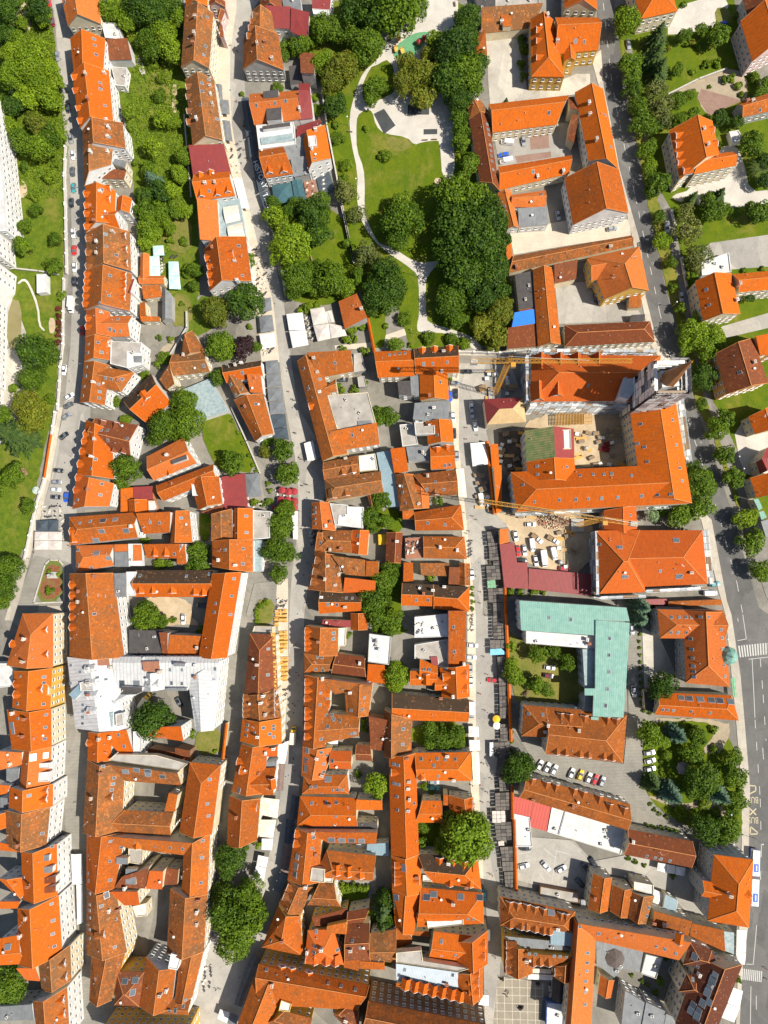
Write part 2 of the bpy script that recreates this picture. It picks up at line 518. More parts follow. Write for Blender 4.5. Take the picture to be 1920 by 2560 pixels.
d 632 1512 632 1605 632 1697 632 1790 632 1880
k 830 1605 745 1600 895 1612 950 1700 815 1765 880 1900
c 822 1440 685 1570 680 1660
F g 985 1415 1092 1410 1092 1618 992 1622 h=12.6
F l 1092 1402 1172 1400 1165 1606 1094 1608 h=11
B 9 white|house|long black and orange house with five pointed dormers over a sandy yard
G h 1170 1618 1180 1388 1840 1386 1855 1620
d 1215 1560 1325 1560 1490 1560 1684 1575 1759 1578
k 1210 1435 1610 1440 1848 1560 1810 1420
B 12 white|house|white fronted house with bright orange roof by the cobbled square
G o 1829 1420 2086 1405 1962 2142 1715 2142 r=.45
k 2020 1460 2000 1610 1860 1675 1850 1750 1990 1770
T 480 1024
B 5 maroon|house|flat maroon metal roof house beside grey terrace awning
F d 250 582 452 550 476 850 277 885
F b 78 885 268 818 276 886 82 892 h=5.3
B 11 white|house|house with peeling rusty metal roof and orange gable
G m 165 905 345 858 352 1126 165 1132 p=12
G o 365 856 526 855 526 1124 362 1120 r=.2 p=30
k 468 920 470 1062
F c 530 870 680 878 668 1110 530 1122 h=9
B 11 white|house|orange gabled house with glazed veranda facing street trees
G o 175 1132 526 1126 526 1404 175 1356 r=.42
F y 530 1128 600 1128 600 1400 528 1400 h=7
k 285 1212 442 1202 438 1332
c 235 1300 380 1345
N houses between cafe street and the market street
B 8 white|house|orange wing with three fan boxes below the beige terrace
S o 1285 354 1620 300 1605 128 1195 205 p=25
d 1130 282 1145 372 1100 170
k 1386 220
F g 1430 100 1545 92 1550 130 1435 138 h=9
c 1325 430 1620 190
B 8 cream|house|brown and orange house with green copper trimmed dormers
G m 1145 606 1135 455 1430 395 1448 560
F l 1440 400 1582 380 1605 520 1450 535 h=7
d 1300 540 1385 522
c 1330 425
B 8 cream|house|brown hipped house with two small dormers at street bend
A m 1160 792 1145 602 1630 530 1652 714
G b 1502 705 1560 708 1582 840 1542 842 h=5
d 1215 742 1330 722
B 7 white|house|orange house with four roof windows and planted white terrace
G o 1035 805 1192 803 1242 1046 1035 1030
F c 1192 810 1346 824 1346 900 1268 912 1262 1000 1236 1000 h=7.4
F l 1348 838 1482 842 1474 1025 1262 1000 1270 910 1348 905
k 1062 848 1062 888 1062 945 1062 985
c 1160 1005 1205 970
B 7 cream|house|mottled house near the yellow square parasol
A m 1065 1222 1100 1046 1385 1042 1375 1240
G r 1385 1042 1530 1045 1512 1258 1375 1240
G m 1062 1222 1100 1046 1130 1046 1150 1240 r=.9
k 1112 1150 1440 1090
c 1195 1210 1290 1200
B 8 cream|house|mottled corner house with three left dormers and two rear wings
G m 1062 1224 1250 1262 1306 1582 1000 1552 r=.5
S m 1325 1425 1495 1440 1502 1300 1215 1262 p=26
S o 1500 1440 1612 1440 1616 1312 1510 1308 p=26
S r 1305 1584 1582 1572 1592 1478 1325 1450 p=26
d 1090 1305 1070 1400 1055 1490 1255 1365
c 1175 1352 1152 1465 1270 1425 1240 1515
k 1185 1422
B 7 cream|house|dark and orange house below the mottled corner house
G h 1098 1765 1110 1560 1468 1590 1462 1738
k 1175 1682 1252 1684 1333 1628 1385 1630
c 1120 1620 1325 1705
T 960 1024
N houses between cafe street and the market street
B 6 grey|annex|long steel blue metal roof between two rows of houses
F q -65 372 62 350 92 560 132 835 20 842 
B 7 white|house|orange gable and concrete flat roofs beside the market street
G o 358 108 590 90 602 282 380 302
F c 135 132 250 122 296 300 160 320 h=6
F c 262 112 340 106 350 146 436 136 440 212 272 216 h=10
k 458 218
B 7 white|house|orange house with grey metal middle roof and white steel balcony
S o 90 556 212 530 182 336 58 352 p=20
F g 190 320 396 314 396 440 212 442
G o 406 516 398 320 605 310 612 510
k 528 482 568 476
d 455 350 540 332
c 335 372
B 8 cream|house|dark mottled house with orange patches beside a cream awning
G m 390 745 250 560 620 520 642 736
G m 95 566 255 560 392 850 136 872
G o 250 622 380 606 392 850 276 860 h=8.6 p=25
k 516 690 443 625 150 665 160 715 183 810 370 690
d 440 712
c 378 575 300 815
B 7 cream|house|brown orange hipped house with lower front wing
Z o 275 1046 262 885 665 820 692 1040
S o 162 948 262 945 256 870 160 876
k 378 978 527 993
B 6 white|house|orange restaurant house with white chimney flue and roof terrace
Z o 345 1284 340 1096 695 1098 717 1292
F t 182 1110 334 1102 340 1280 186 1292 h=5
c 485 1190 632 1216
B 6 brown|house|small brown gabled house behind the roof terrace
G b 20 1065 162 1060 146 1326 14 1320 r=.6
c 112 1140
B 5 cream|house|derelict looking house with rusty sheet roofs round a tiny yard
S o 165 1490 255 1480 252 1322 172 1322 p=20
F m 312 1326 562 1326 562 1440 322 1432
G m 650 1325 742 1330 745 1520 652 1515
S b 556 1508 652 1512 652 1362 562 1360 p=20
B 8 cream|house|dark and orange house with tall steel flue pipe
G h 150 1692 158 1498 425 1512 430 1700
Z h 430 1720 430 1512 740 1532 738 1746
k 314 1532 280 1645 382 1645
c 422 1560 520 1530 342 1590
N church and monastery on the building site
B 14 cream|monastery|large monastery with U shaped orange roof round a building site yard
H o 1145 882 1096 540 2560 468 2660 808 p=36
G j 1215 182 1640 165 1645 422 1232 452 r=.6 p=36
F l 1482 180 1612 172 1616 340 1486 348 h=17.5
G o 1232 452 1645 422 1660 620 1240 620 r=.58 p=36
G o 2115 -60 2510 -130 2662 806 2230 760 r=.64 p=34
k 1659 775 1766 770 1880 765 2020 757 2225 745 2362 737 2480 730 1694 570 1807 560 1900 560 1967 555 2140 570 2219 125 2250 323 2275 450 2190 295 2490 90 2524 305 2554 505 2574 615 1323 490 1325 560 1200 650 1578 495 1300 795 1515 780
B 10 cream|pavilion|scaffolded pavilion with bare timber lath roof under repair
H p 890 130 862 -92 1200 -104 1228 108
B 4 cream|shed|narrow orange roofed sheds along the site wall
S o 932 500 996 480 976 310 912 312
S o 970 902 1020 872 996 502 932 512
W 1130 890 2664 815
W 2545 -100 2668 800
W 2140 100 2182 470
W 1232 470 1240 180
B 9 brick|house|orange link building between monastery and school
G r 1900 872 2178 832 2190 1090 1900 1042 r=.6 p=35
k 2128 912
B 12 white|school|large school with double hipped orange roof and scaffolding
H r 1864 1592 1826 1046 2209 1040 2258 1578 p=33
Z r 2060 1540 2040 1042 2752 1042 2797 1506 p=33
k 1861 1165 2024 1190 2049 1190 2069 1443 2099 1443 2387 1393
K 2524 1130 2549 1440
c 2649 1410
W 1855 1050 1866 1600
W 1868 1606 2258 1590
W 2760 1040 2806 1510
W 2260 1548 2790 1520
B 4 brick|shed|L shaped maroon metal roof around the builders car park
F d 1000 1166 1122 1148 1150 1320 1238 1322 1248 1550 1040 1536
F d 1250 1372 1790 1422 1790 1612 1250 1550
B 5 cream|shed|small orange roofed hut at the builders car park gate
S o 1000 1165 1080 1146 1066 1030 994 1036
T 1440 1024
N villas across the main road
B 8 cream|villa|orange roofed house behind a concrete forecourt at right edge
G o 1490 62 1700 -40 1760 160 1548 212
B 7 cream|villa|maroon roofed villa with clipped corner at right edge
G d 1556 452 1650 325 1800 400 1590 558 r=.3
B 8 cream|villa|orange villa with pale grey street front and green metal bay
G o 1502 590 1740 530 1780 715 1562 762
F v 1535 776 1576 770 1612 850 1580 872 h=6
F v 1580 885 1622 875 1648 930 1602 952 h=6
B 7 grey|villa|grey roofed street house at the right edge
F g 1598 965 1690 940 1720 1080 1640 1100
T 0 1536
N houses along the lower square street
B 12 cream|house|cream fronted house with egg dormer at the head of the square street
A o 195 -8 458 -8 457 455 55 440 r=.4
d 118 258 385 132 390 342
c 220 210 210 405
B 12 yellow|house|yellow fronted house with rounded white bay beside a narrow lane
G o 122 490 448 465 432 815 105 800 r=.38
d 150 600 150 690 340 645
k 175 535 380 540 380 590 150 770 375 775
F l 365 620 410 600 440 640 435 700 370 690 h=12.8
B 12 cream|house|cream fronted house with striped grey roof window and white chimneys
G o 60 825 440 815 445 1142 100 1162 r=.5
k 397 866 390 975 385 1075 155 900
K 105 960 115 1010
c 205 1050 225 900 120 850
B 12 white|house|white fronted house with two big white roof boxes
G o 200 1165 445 1140 430 1466 165 1508 r=.22
S o 0 1345 190 1300 215 1180 0 1168 p=20
F g 55 1335 165 1330 150 1480 55 1452 h=10
F l 345 1285 435 1280 432 1330 345 1322 h=14
F l 340 1365 430 1358 425 1440 335 1445 h=14
K 285 1235 395 1218
c 95 1290
B 12 white|house|house with two pointed dormers over white shuttered street wall
G o 80 1492 458 1466 455 1658 75 1665 r=.3
S o 0 1560 60 1545 105 1470 0 1460 p=20
F g 0 1582 80 1590 150 1690 0 1692 h=9
d 390 1522 385 1592
k 250 1565
B 8 white|house|white flat block behind the yellow fronted house
F l -120 425 60 422 125 490 105 622 -120 640
B 13 white|apartment_house|large white roofed apartment block with tall street front and two courtyards
G w 580 368 990 385 1090 1000 650 985 r=.47 p=22
G w 1000 640 980 365 1900 365 1880 640 r=.8 p=14
G w 1622 560 1904 395 1849 1002 1690 1008 r=.3 p=18
G w 1060 760 890 770 1040 690 1180 690 p=18
G w 1228 665 1432 645 1400 500 1250 500 p=40
F q 592 692 770 520 802 572 645 738 h=15.2
F t 1228 410 1372 405 1385 500 1238 492 h=15.6
F y 888 850 975 845 972 970 890 970 h=15
k 615 440 612 595 695 497 718 782 718 835 716 888 716 942 1470 478 1573 478 1483 593 1573 597 1859 470 1849 560 840 545 915 560
c 780 465 780 590 780 690 780 840 960 455 1385 495 1690 440 1690 540
F t 842 382 938 380 950 440 845 442 h=15.8
F k 1045 622 1226 632 1226 662 1046 655 h=15.3
F g 1440 640 1612 640 1612 660 1440 662 h=15
F c 690 590 790 560 800 660 700 660 h=16
F g 1500 420 1600 425 1595 450 1500 448 h=16.6
F c 1000 860 1060 850 1070 960 1005 970 h=15.6
d 770 470 775 590 790 700 790 830 1350 600
K 1055 590 1180 595
B 9 grey|house|dark flat roofed rear building behind the white apartment block
F k 1116 135 1405 140 1390 352 1114 342
S b 1405 350 1445 355 1478 150 1405 145
S o 1445 362 1822 372 1832 186 1482 170 p=14
c 1710 285
B 11 white|house|orange house with diagonal white parapet below the white apartment block
G o 765 1018 960 1010 960 1262 755 1252 r=.42
S o 1035 1202 1155 1206 1118 980 880 1010 p=16
F l 1152 1010 1226 1010 1216 1212 1156 1206 h=11
S o 1252 1050 1585 1096 1580 955 1420 960 p=18
d 780 1110
k 1025 1040 1072 1138
c 955 1060 860 1075
B 11 cream|house|weathered courtyard house with many roof windows and grey north slope
G m 752 1255 1080 1300 1050 1860 715 1885 r=.33
S m 1085 1440 1565 1476 1560 1350 925 1275 p=24
F c 940 1258 1000 1208 1350 1214 1625 1290 1560 1345 h=13.4
G m 900 1880 1080 1690 1500 1715 1475 1905 p=28
S o 1420 1702 1510 1702 1556 1540 1482 1520 p=20
A o 1640 1275 1910 1302 1830 1900 1550 1880 r=.45
K 1085 1357 1180 1343 1278 1355 1278 1382 1405 1400
k 985 1412 975 1465 965 1515 890 1312 1810 1425 1790 1635 1800 1740
d 950 1575
c 875 1368 795 1585
B 6 brown|shed|small red brown lean to roofs north of the courtyard house
S b 1276 1212 1510 1246 1515 1186 1285 1152 p=20
S b 1512 1268 1640 1292 1655 1165 1528 1140 p=20
T 480 1536
N houses on the island between cafe street and the lane
B 8 cream|house|long maroon tiled house beside orange cafe tables
A b 500 165 720 175 740 642 450 700
F c 540 102 700 106 700 175 520 165 h=5
c 568 432
k 658 298 655 522 528 548
B 8 cream|house|crumbling house with broken tiles and rows of dormers
G m 440 706 738 645 773 900 438 905 r=.42
d 472 722 470 772 470 815 470 862 690 682 690 740 690 800 690 862
c 620 700 600 760 640 860
B 9 cream|house|orange house with nine bright roof windows
G o 435 906 770 900 776 1116 414 1096 r=.45
k 480 955 475 997 470 1045 540 1020 615 980 703 963 703 990 705 1058 672 1033
c 570 1055
B 9 white|house|orange house with stepped roofs and long white awning
G o 425 1116 655 1132 620 1545 340 1530 r=.45
G o 470 1558 560 1335 728 1320 706 1562
S r 655 1230 738 1226 746 1132 575 1146 p=18
F g 632 1276 732 1266 726 1320 630 1310 h=8
d 415 1275 440 1350 690 1445
c 582 1372 640 1195 710 1155
K 405 1520
B 8 cream|house|orange house with white gable beside cream parasols
G o 322 1562 592 1592 562 1950 300 2005 r=.4
d 535 1665
c 390 1745
N houses between cafe street and the market street
B 8 cream|house|orange house with four tight dormers next to a white annex
G o 985 95 1266 120 1260 358 972 335 r=.45
F l 1268 118 1330 114 1322 272 1262 275 h=5
d 1003 142 1003 195 1003 242 1003 288
c 1095 235
k 1222 162 1220 212
B 7 cream|house|small orange house with dark tiled rear wing
A o 970 505 968 340 1222 360 1178 492
G b 1205 508 1250 335 1492 370 1502 542
k 1085 367 1125 370 1070 475 1130 480
c 1450 420
B 5 orange|shed|red brown shed roof beside grey white flat roof
S o 1510 582 1665 602 1670 430 1525 420 p=20
B 9 grey|house|modern house with pale grey flat roof and dark machinery
F l 1532 165 1720 190 1702 436 1520 410
c 1600 235 1620 300
B 5 cream|shed|small maroon lean to beside brown gabled outhouse
S d 1120 92 1370 112 1372 52 1132 45 p=12
G o 1370 -10 1512 -10 1516 132 1370 132
B 9 cream|house|large orange house round a dark light well with seven dormers
G o 970 522 1205 548 1150 1142 955 1140 r=.5
S o 1235 692 1400 660 1562 600 1110 540 p=22
G o 1312 600 1562 600 1524 876 1335 862 r=.55
G o 1060 1130 1080 850 1450 880 1440 1050 p=32
d 1003 585 1003 655 1000 725 1003 832 1003 886 1003 962 1000 1055 1170 682 1170 776
k 1110 680 1105 780 1175 725 1295 650 1487 720 1470 820 1375 830 1160 870 1210 870 1270 862 1290 862 1280 918 1225 908 1175 970 1360 1023 1385 1023 1408 1023 1112 1078
c 1130 555 1368 672
B 9 cream|house|orange house with three large left roof windows
G o 955 1146 1210 1152 1140 1420 944 1392 r=.5
G r 1190 1332 1195 1178 1382 1180 1376 1338
G b 1412 1260 1420 1125 1542 1130 1560 1268 h=6
K 995 1175 990 1265 990 1335
k 1115 1193 1163 1217 1138 1290 1213 1268 1137 1360
c 1080 1242 1125 1385
B 8 white|house|hipped orange house with five roof windows and white end wall
H o 950 1552 965 1392 1342 1384 1358 1552
K 1175 1425
k 1030 1490 1070 1490 1217 1515 1257 1515 1298 1515
B 6 brown|shed|large plain maroon brown roof behind the light well house
S b 1545 1166 1715 1188 1715 902 1532 866 p=14
B 8 cream|house|long dark orange house with three white roof windows
A o 905 1830 935 1570 1420 1586 1430 1830
S o 1420 1690 1646 1690 1645 1600 1420 1590 p=18
k 1035 1632 1160 1627 1245 1627 945 1722 1243 1745
c 1190 1640
T 960 1536
N houses along the market street
B 8 white|house|house with white roof terrace and long orange street roof
F l 265 22 550 -5 552 192 264 202
F c 264 262 550 216 556 452 472 452 470 390 264 382 h=6
S o 556 452 706 432 700 -40 552 -40 p=20
F d 400 366 460 364 470 455 416 456 h=6.6
k 600 108 608 322
c 690 425
B 8 cream|house|orange house of many small gables beside parked cars
G o 480 462 736 432 740 712 500 714 r=.55
G o 440 658 442 548 590 545 620 655
G o 225 612 228 488 460 490 440 614
G o 308 560 312 386 465 450 460 560
d 690 520 695 642 365 545 535 540
k 350 475 395 478 535 470 595 505
c 595 705 595 500
B 7 cream|house|old mossy courtyard house around a walled green garden
G h 75 912 70 680 735 737 728 928 p=38
G m 0 820 246 905 236 1190 0 1230 r=.28
k 165 990 160 1122
c 490 720
B 9 cream|house|orange courtyard house with cream awning on market street
Z o 290 1436 265 1196 748 1190 762 1440
G o 42 1216 275 1200 302 2080 62 2085 r=.55
G o 270 1800 332 1608 500 1612 500 1800 p=30
k 85 1293 122 1303 90 1460 125 1470 110 1573 115 1690 258 1633 322 1250 462 1248 530 1253 617 1253 470 1395 432 1307
c 545 1222 600 1425 200 1242 215 1440 210 1500 220 1590 210 1690
d 325 1400 90 1365
B 7 cream|house|small orange house with two arched dormers behind a leafy tree
G o 560 1562 770 1580 790 1800 570 1795 r=.65
S o 512 1650 555 1650 555 1548 512 1545
d 740 1640 740 1700
N buildings around the copper roofed block
B 13 concrete|office_block|modern block with turquoise copper roofs and white terrace
F v 1170 -120 2095 -58 2122 60 1832 50 1828 182 1185 138
F v 1829 50 2124 72 2090 640 2070 892 1990 888 1804 882 1810 700 1734 700 1734 640 1824 640 h=13.6
F y 1715 300 1828 300 1818 640 1736 640 h=10.5
F g 1738 704 1814 704 1806 880 1730 865 h=10
F v 1789 885 1854 890 1852 956 1788 950 h=12
F l 1225 142 1826 186 1826 300 1225 250 h=10.5
c 1749 215 1765 250
k 1427 28 1615 45 1950 208 1945 352 1945 497 1932 645 1915 788
B 10 cream|house|brown orange L shaped house with eleven pointed dormers
A n 1190 1052 1206 782 1700 822 1680 1076
Z n 1394 1206 1400 800 2098 870 2066 1284
d 1490 1180 1565 1187 1689 1202 1764 1208 1894 1222 1969 1232 1525 880 1600 888 1729 900 1924 915 2004 925
c 1415 955 1390 1010 1680 1000
k 1250 857 1372 867
B 8 cream|house|long brown orange house with nine dormers above parked cars
G n 1170 1582 1232 1398 2124 1640 2105 1865
d 1275 1440 1400 1470 1480 1490 1635 1525 1719 1552 1854 1588 1944 1660 2069 1690
c 1285 1600 1630 1655
T 1440 1536
B 11 grey|office_block|L shaped orange office block with many roof windows by the crossing
A o 725 207 702 -45 1268 -35 1285 210
Z o 930 -35 1278 -20 1330 628 945 592 r=.55
k 820 155 882 155 955 155 825 25 892 25 950 25 995 25 1075 22 1145 22 990 210 1000 303 1007 378 1013 447 1018 494 1020 540 1253 132 1260 203 1268 298 1277 440 1285 535
D 1322 360 3.4
B 5 orange|shed|narrow orange and maroon roofs between school and office block
S o 800 -75 1255 -80 1250 -130 795 -112 p=15
F d 597 -130 785 -135 790 -85 600 -80 h=4
F c 686 -70 922 -70 922 -40 686 -36 h=4
B 7 cream|house|long orange house with six paired roof windows beside the garden
Z o 680 866 710 674 1345 700 1408 918
F k 586 652 700 692 672 850 600 822 h=4
K 910 723 980 728 1075 735 1170 742 1243 747 1337 755
k 750 822 792 825 840 830 993 838 1160 850
T 0 2048
N houses along the lower square street
B 12 white|house|mottled brown orange house at the left edge with white shutters on its street wall
G m 40 -78 432 -100 402 222 60 232 r=.35
S o 0 270 180 285 220 240 0 190 p=18
G o -60 -40 60 -60 60 70 -60 100
k 365 122 160 48
c 165 220
B 12 white|house|orange house with four large pale roof boxes in a column
G o 182 285 490 216 498 655 200 695 r=.3
G o -20 510 182 505 215 640 182 698 p=30
F g 370 310 425 308 422 362 372 362 h=15
F g 370 412 455 408 450 462 370 465 h=15
F b 376 510 480 495 480 550 376 560 h=15
F b 376 590 480 575 480 630 376 642 h=15
k 400 240 450 235 205 500
c 255 570
B 12 white|house|smooth bright orange house leaning over a white shuttered front
G o 150 772 506 658 538 1160 165 1260 r=.27
G o 0 1262 0 1030 165 1000 240 1250 p=25
S o 0 775 150 772 190 700 0 700 p=18
K 68 1105
k 445 730 457 875 455 990 470 1097
c 185 1000 230 850
B 11 cream|house|small mottled house with two dormers above the courtyard tree
G m 330 1240 605 1090 616 1390 360 1482 r=.3
S r 225 1390 345 1400 330 1260 165 1262 p=20
d 540 1245 552 1365
B 12 white|house|orange house with two arched dormers at the bottom left
G o 290 1570 578 1450 602 1900 320 1900 r=.25
F g 0 1620 272 1600 292 1735 0 1742 h=10
d 530 1560 537 1682
N houses between hillside street and cafe street
B 11 cream|house|long U shaped orange house around a cluttered light court
G o 748 105 1085 115 990 600 746 590 r=.36
S o 1100 250 1590 312 1700 172 860 108 p=22
G o 1590 215 1815 125 1792 650 1570 610 r=.3
G m 1470 600 1792 650 1762 1142 1440 1150 r=.42
S b 985 592 1255 600 1310 395 1080 470 p=20
S r 1260 602 1400 606 1428 430 1310 425 p=16
F c 1112 250 1240 262 1230 390 1112 372 h=10
F g 1005 330 1105 335 1105 390 1005 388 h=12.8
F g 1085 430 1180 430 1172 568 1082 560 h=13
F b 1432 425 1545 432 1530 566 1416 568 h=9
k 953 190 950 362 950 525 772 135 772 315 772 470 772 530 1048 242 1048 422 1336 230 1470 245 1578 255 1750 185 1745 330 1735 548
c 1090 585 1330 380 1720 690 1710 790 1705 900
d 1190 225
B 11 cream|house|old mottled house with many skylights and a red rear wing
G m 748 592 1000 622 1096 1150 748 1165 r=.38
S r 1075 746 1205 742 1205 606 965 608 p=16
F l 1145 752 1270 720 1276 830 1180 842 h=5
k 778 640 775 735 775 785 778 850 775 950 998 865 990 945 993 1025 990 1103 775 1025 875 750
K 920 655
c 950 785 1020 780
d 880 1000
B 11 yellow|house|brown house with long street slope at the narrow corner
G m 790 1165 1085 1145 965 1562 770 1562 r=.38
B 11 yellow|house|hipped brown orange house with green glass roof light
H b 988 1606 1005 1315 1250 1318 1202 1620 p=32
K 1170 1392 1145 1496 1080 1400
B 11 white|house|steep orange house with white parapets and white roof terrace
G o 1262 1185 1520 1290 1480 1640 1200 1612 r=.5
G o 1325 1682 1350 1560 1650 1560 1628 1692
G o 1560 1172 1760 1142 1662 1535 1505 1590 r=.4
F l 1480 1155 1570 1180 1535 1300 1455 1285 h=14.5
c 1445 1470 1390 1505
k 1600 1560 1585 1615 1465 1655 1515 1655
B 13 yellow|house|yellow street front with dark windows at the bottom edge
G o 880 2000 880 1800 1640 1800 1640 2000
T 480 2048
N houses between cafe street and the market street
B 9 cream|house|orange courtyard house with three white boxes on its street slope
G o 895 75 1120 92 1100 545 825 520 r=.48
S o 1175 205 1590 213 1606 92 1010 88 p=22
A o 1040 520 1165 268 1590 316 1562 530
F k 1010 82 1092 12 1600 36 1606 86 h=8
F c 1035 415 1150 430 1145 546 1020 530 h=11.5
F l 1150 470 1222 500 1215 545 1148 540 h=9.5
d 915 130 905 215 1250 455 1350 465 1455 480
K 910 325 900 405 890 475 1205 178 1295 182 1380 184 1465 188
k 1050 158 1038 250 1140 245
c 1050 110 1070 300 985 575
B 8 cream|house|old brown house by the bend with a white skylight box
G m 830 522 1045 590 935 832 752 722 r=.5
G m 1000 742 1105 545 1228 560 1286 756
d 845 600 815 675
K 1062 625
B 9 yellow|house|orange corner house tapering to the narrow passage
Z o 745 745 935 840 962 1182 602 1106 r=.45
k 900 885 885 960 680 1045
c 778 1050
B 10 yellow|house|orange red house with five little dormers over the passage
H r 968 1245 1000 960 1225 950 1312 1258 p=30
F o 1165 925 1336 888 1336 995 1160 982 h=12
F b 1035 850 1342 770 1342 880 1062 928 h=8
d 1010 1215 1060 1220 1160 1225 1240 1232
k 1075 970 1062 1100 1055 1150 1255 1130
c 1120 1115 1000 1135
B 9 cream|house|jumbled brown mossy roofs beside the dark conifer
G b 1320 1262 1335 905 1535 900 1542 1235 r=.5
G b 1342 905 1345 800 1532 768 1482 892
G m 1535 1218 1540 985 1765 950 1765 1245
S o 1445 1292 1665 1302 1665 1232 1450 1216 p=14
F o 1314 1210 1446 1216 1440 1310 1312 1280 h=10
k 1455 1110 1385 1052
c 1372 1120
N houses at the lower edge of the picture
B 13 yellow|house|long red orange courtyard house facing the passage with many windows
G o 560 1600 578 1250 1532 1432 1420 1650 r=.6
G o 578 1255 800 1450 560 2020 370 1830
G m 640 1760 800 1660 1040 1720 1000 1900 p=30
G b 1220 1690 1330 1630 1440 1660 1430 1900 p=30
F l 772 1560 862 1592 846 1662 750 1650 h=15
d 765 1320 850 1336 1000 1372
k 645 1300 1178 1418 1288 1442 1412 1472 760 1520 922 1572
c 700 1418 1330 1730
B 14 brown|house|long patched orange roof behind a brown wall of paired windows
G m 1430 1960 1525 1570 2545 1775 2500 2150 r=.62
B 6 grey|annex|blue grey metal shed roof near the white square parasol
F q 1512 215 1700 205 1700 318 1508 306
T 960 2048
N houses along the market street
B 9 cream|house|orange house with six dormers below the bright green tree
G o 62 318 308 300 332 642 70 602 r=.5
Z h 420 545 290 300 812 336 842 606 r=.4
F l 335 480 415 476 415 536 335 532 h=9.5
d 120 400 120 475 120 545 280 530 480 360 600 372 690 390 770 382 570 548 745 556
K 172 422
c 282 490 555 370 710 575
B 9 cream|house|large dark orange house with rooftop terrace in white railings
G o 70 603 332 645 252 1000 95 915 r=.5
Z o 285 932 318 590 856 636 864 902
F o 282 832 600 842 600 880 286 880 h=12
F l 368 868 685 850 686 906 380 940 h=11
K 368 675 662 672 828 678 430 650 108 680 108 750
c 595 720
k 725 860 775 864
B 7 cream|house|small orange lean to wedge behind the rooftop terrace house
S o 105 1122 246 1072 240 1000 92 912 p=16
S o 250 1002 392 1018 395 965 215 960 p=12
B 10 cream|house|orange hipped house with two big dormers on the lower market street
G o 600 1060 900 960 896 1248 620 1292 r=.5
G o 388 1202 432 970 770 1010 750 1240 p=32
d 850 1082 845 1188
k 618 1172 495 1058
B 11 cream|house|silver metal roofed house with seven dormers in an orange lower edge
S i 105 1392 660 1492 655 1310 105 1232 p=10
S o 105 1445 690 1588 662 1495 105 1390 p=30
F c 105 1150 320 1130 330 1222 740 1288 655 1312 105 1232 h=13.3
G o 600 1335 858 1250 853 1536 665 1570 r=.5
d 185 1435 265 1455 340 1470 420 1490 500 1505 580 1522 655 1540 795 1330 790 1415 795 1500
k 130 1345 180 1300 595 1345 205 1370
c 540 1415
N houses around the small paved square
B 11 cream|house|brown hipped house with rows of dormers on both slopes
H n 1005 918 1002 668 1652 798 1640 995
F q 1440 950 1632 950 1630 1100 1440 1082 h=11.5
d 1080 735 1150 745 1230 760 1300 778 1375 796 1525 832 1570 842 1085 905 1185 918 1230 925 1305 940 1375 955 1425 960
K 1445 808
c 1498 940
B 10 yellow|house|brown orange house with grey metal strip and dormers facing the paved square
F g 1040 1010 1450 1052 1640 1138 1205 1112 h=11
G n 1032 1022 1290 1132 1285 1332 1036 1322 r=.55
S n 1230 1272 1462 1272 1640 1148 1200 1114 p=24
G n 1465 1275 1640 1190 1632 1402 1460 1352
d 1085 1090 1085 1180 1080 1250 1080 1308 1285 1235 1345 1230 1420 1236 1500 1270 1500 1325
k 1255 1162 1308 1165 1470 1180 1520 1185 1575 1190
c 1225 1210
B 12 cream|house|large smooth orange L shaped house with two lines of white roof lights
G o 1640 852 1830 1040 1790 1800 1570 1800 r=.22
S o 1834 1050 2550 1220 2626 1022 1655 860 p=20
k 1734 905 1690 930 1856 987 2006 1010 2112 1037 2219 1062 2354 1098 2426 1122 2522 1160 1757 1155 1754 1240 1750 1310 1744 1400 1741 1490 1737 1600
d 2544 1045
B 3 white|garage|row of red and white flat hall roofs around the car park
F e 1116 -198 1292 -165 1270 -18 1122 -46
F l 1124 -50 1258 -18 1280 236 1132 236
F e 1292 -150 1447 -108 1406 106 1256 66
F l 1449 -108 1566 -80 1506 136 1410 106
F l 1569 -80 2108 86 2045 302 1512 138
B 3 brown|shed|low grey brown shed roof below the car park
F c 1350 580 1680 640 1690 722 1345 682
B 3 grey|kiosk|dark long kiosk beside the paved square
G k 1455 1370 1570 1392 1560 1582 1450 1560
B 3 blue|kiosk|white kiosk with blue edge beside the paved square
F l 1405 1576 1560 1590 1550 1790 1400 1790
T 1440 2048
N houses at the lower end of the main road
B 8 cream|house|brown house with four skylights above white courtyard awnings
G b 415 306 450 85 1006 190 1000 420 r=.45
k 610 318 685 332 735 342 810 358
c 488 188
B 14 grey|house|large hipped orange corner house beside the long bus
H o 1190 305 1534 350 1494 938 1135 878 p=38
G o 1083 665 1095 528 1310 570 1318 715 p=40
d 1480 650
c 1322 650
B 9 cream|house|first of three side by side gables near the car park with plain orange roof
G o 150 466 312 506 275 790 105 775
c 155 672
B 9 cream|house|second of three side by side gables with darker orange roof
G o 320 570 490 602 445 852 292 790
B 9 cream|house|third of three side by side gables with mottled brown roof
G m 490 632 678 662 605 902 455 852 r=.55
k 628 762 610 835
F l 500 535 670 568 668 652 498 605 h=8
B 8 cream|house|reddish brown single slope roof with two thin chimneys
S n 665 938 968 1012 982 856 655 765 p=20
c 752 900 668 890
F q 772 648 880 700 862 812 748 782 h=5
B 8 cream|house|flat looking bright orange roof beside white street parasols
S o 985 1008 1290 1146 1262 940 990 880 p=14
F y 1270 968 1366 980 1366 1168 1288 1138 h=6
B 13 cream|house|large dark brown house with many glass roof panels at the crossing
G x 1060 1190 1440 1256 1225 1800 858 1765 r=.62
H x 925 1256 985 1060 1175 1132 1238 1302
H x 888 1490 960 1335 1045 1368 1118 1552
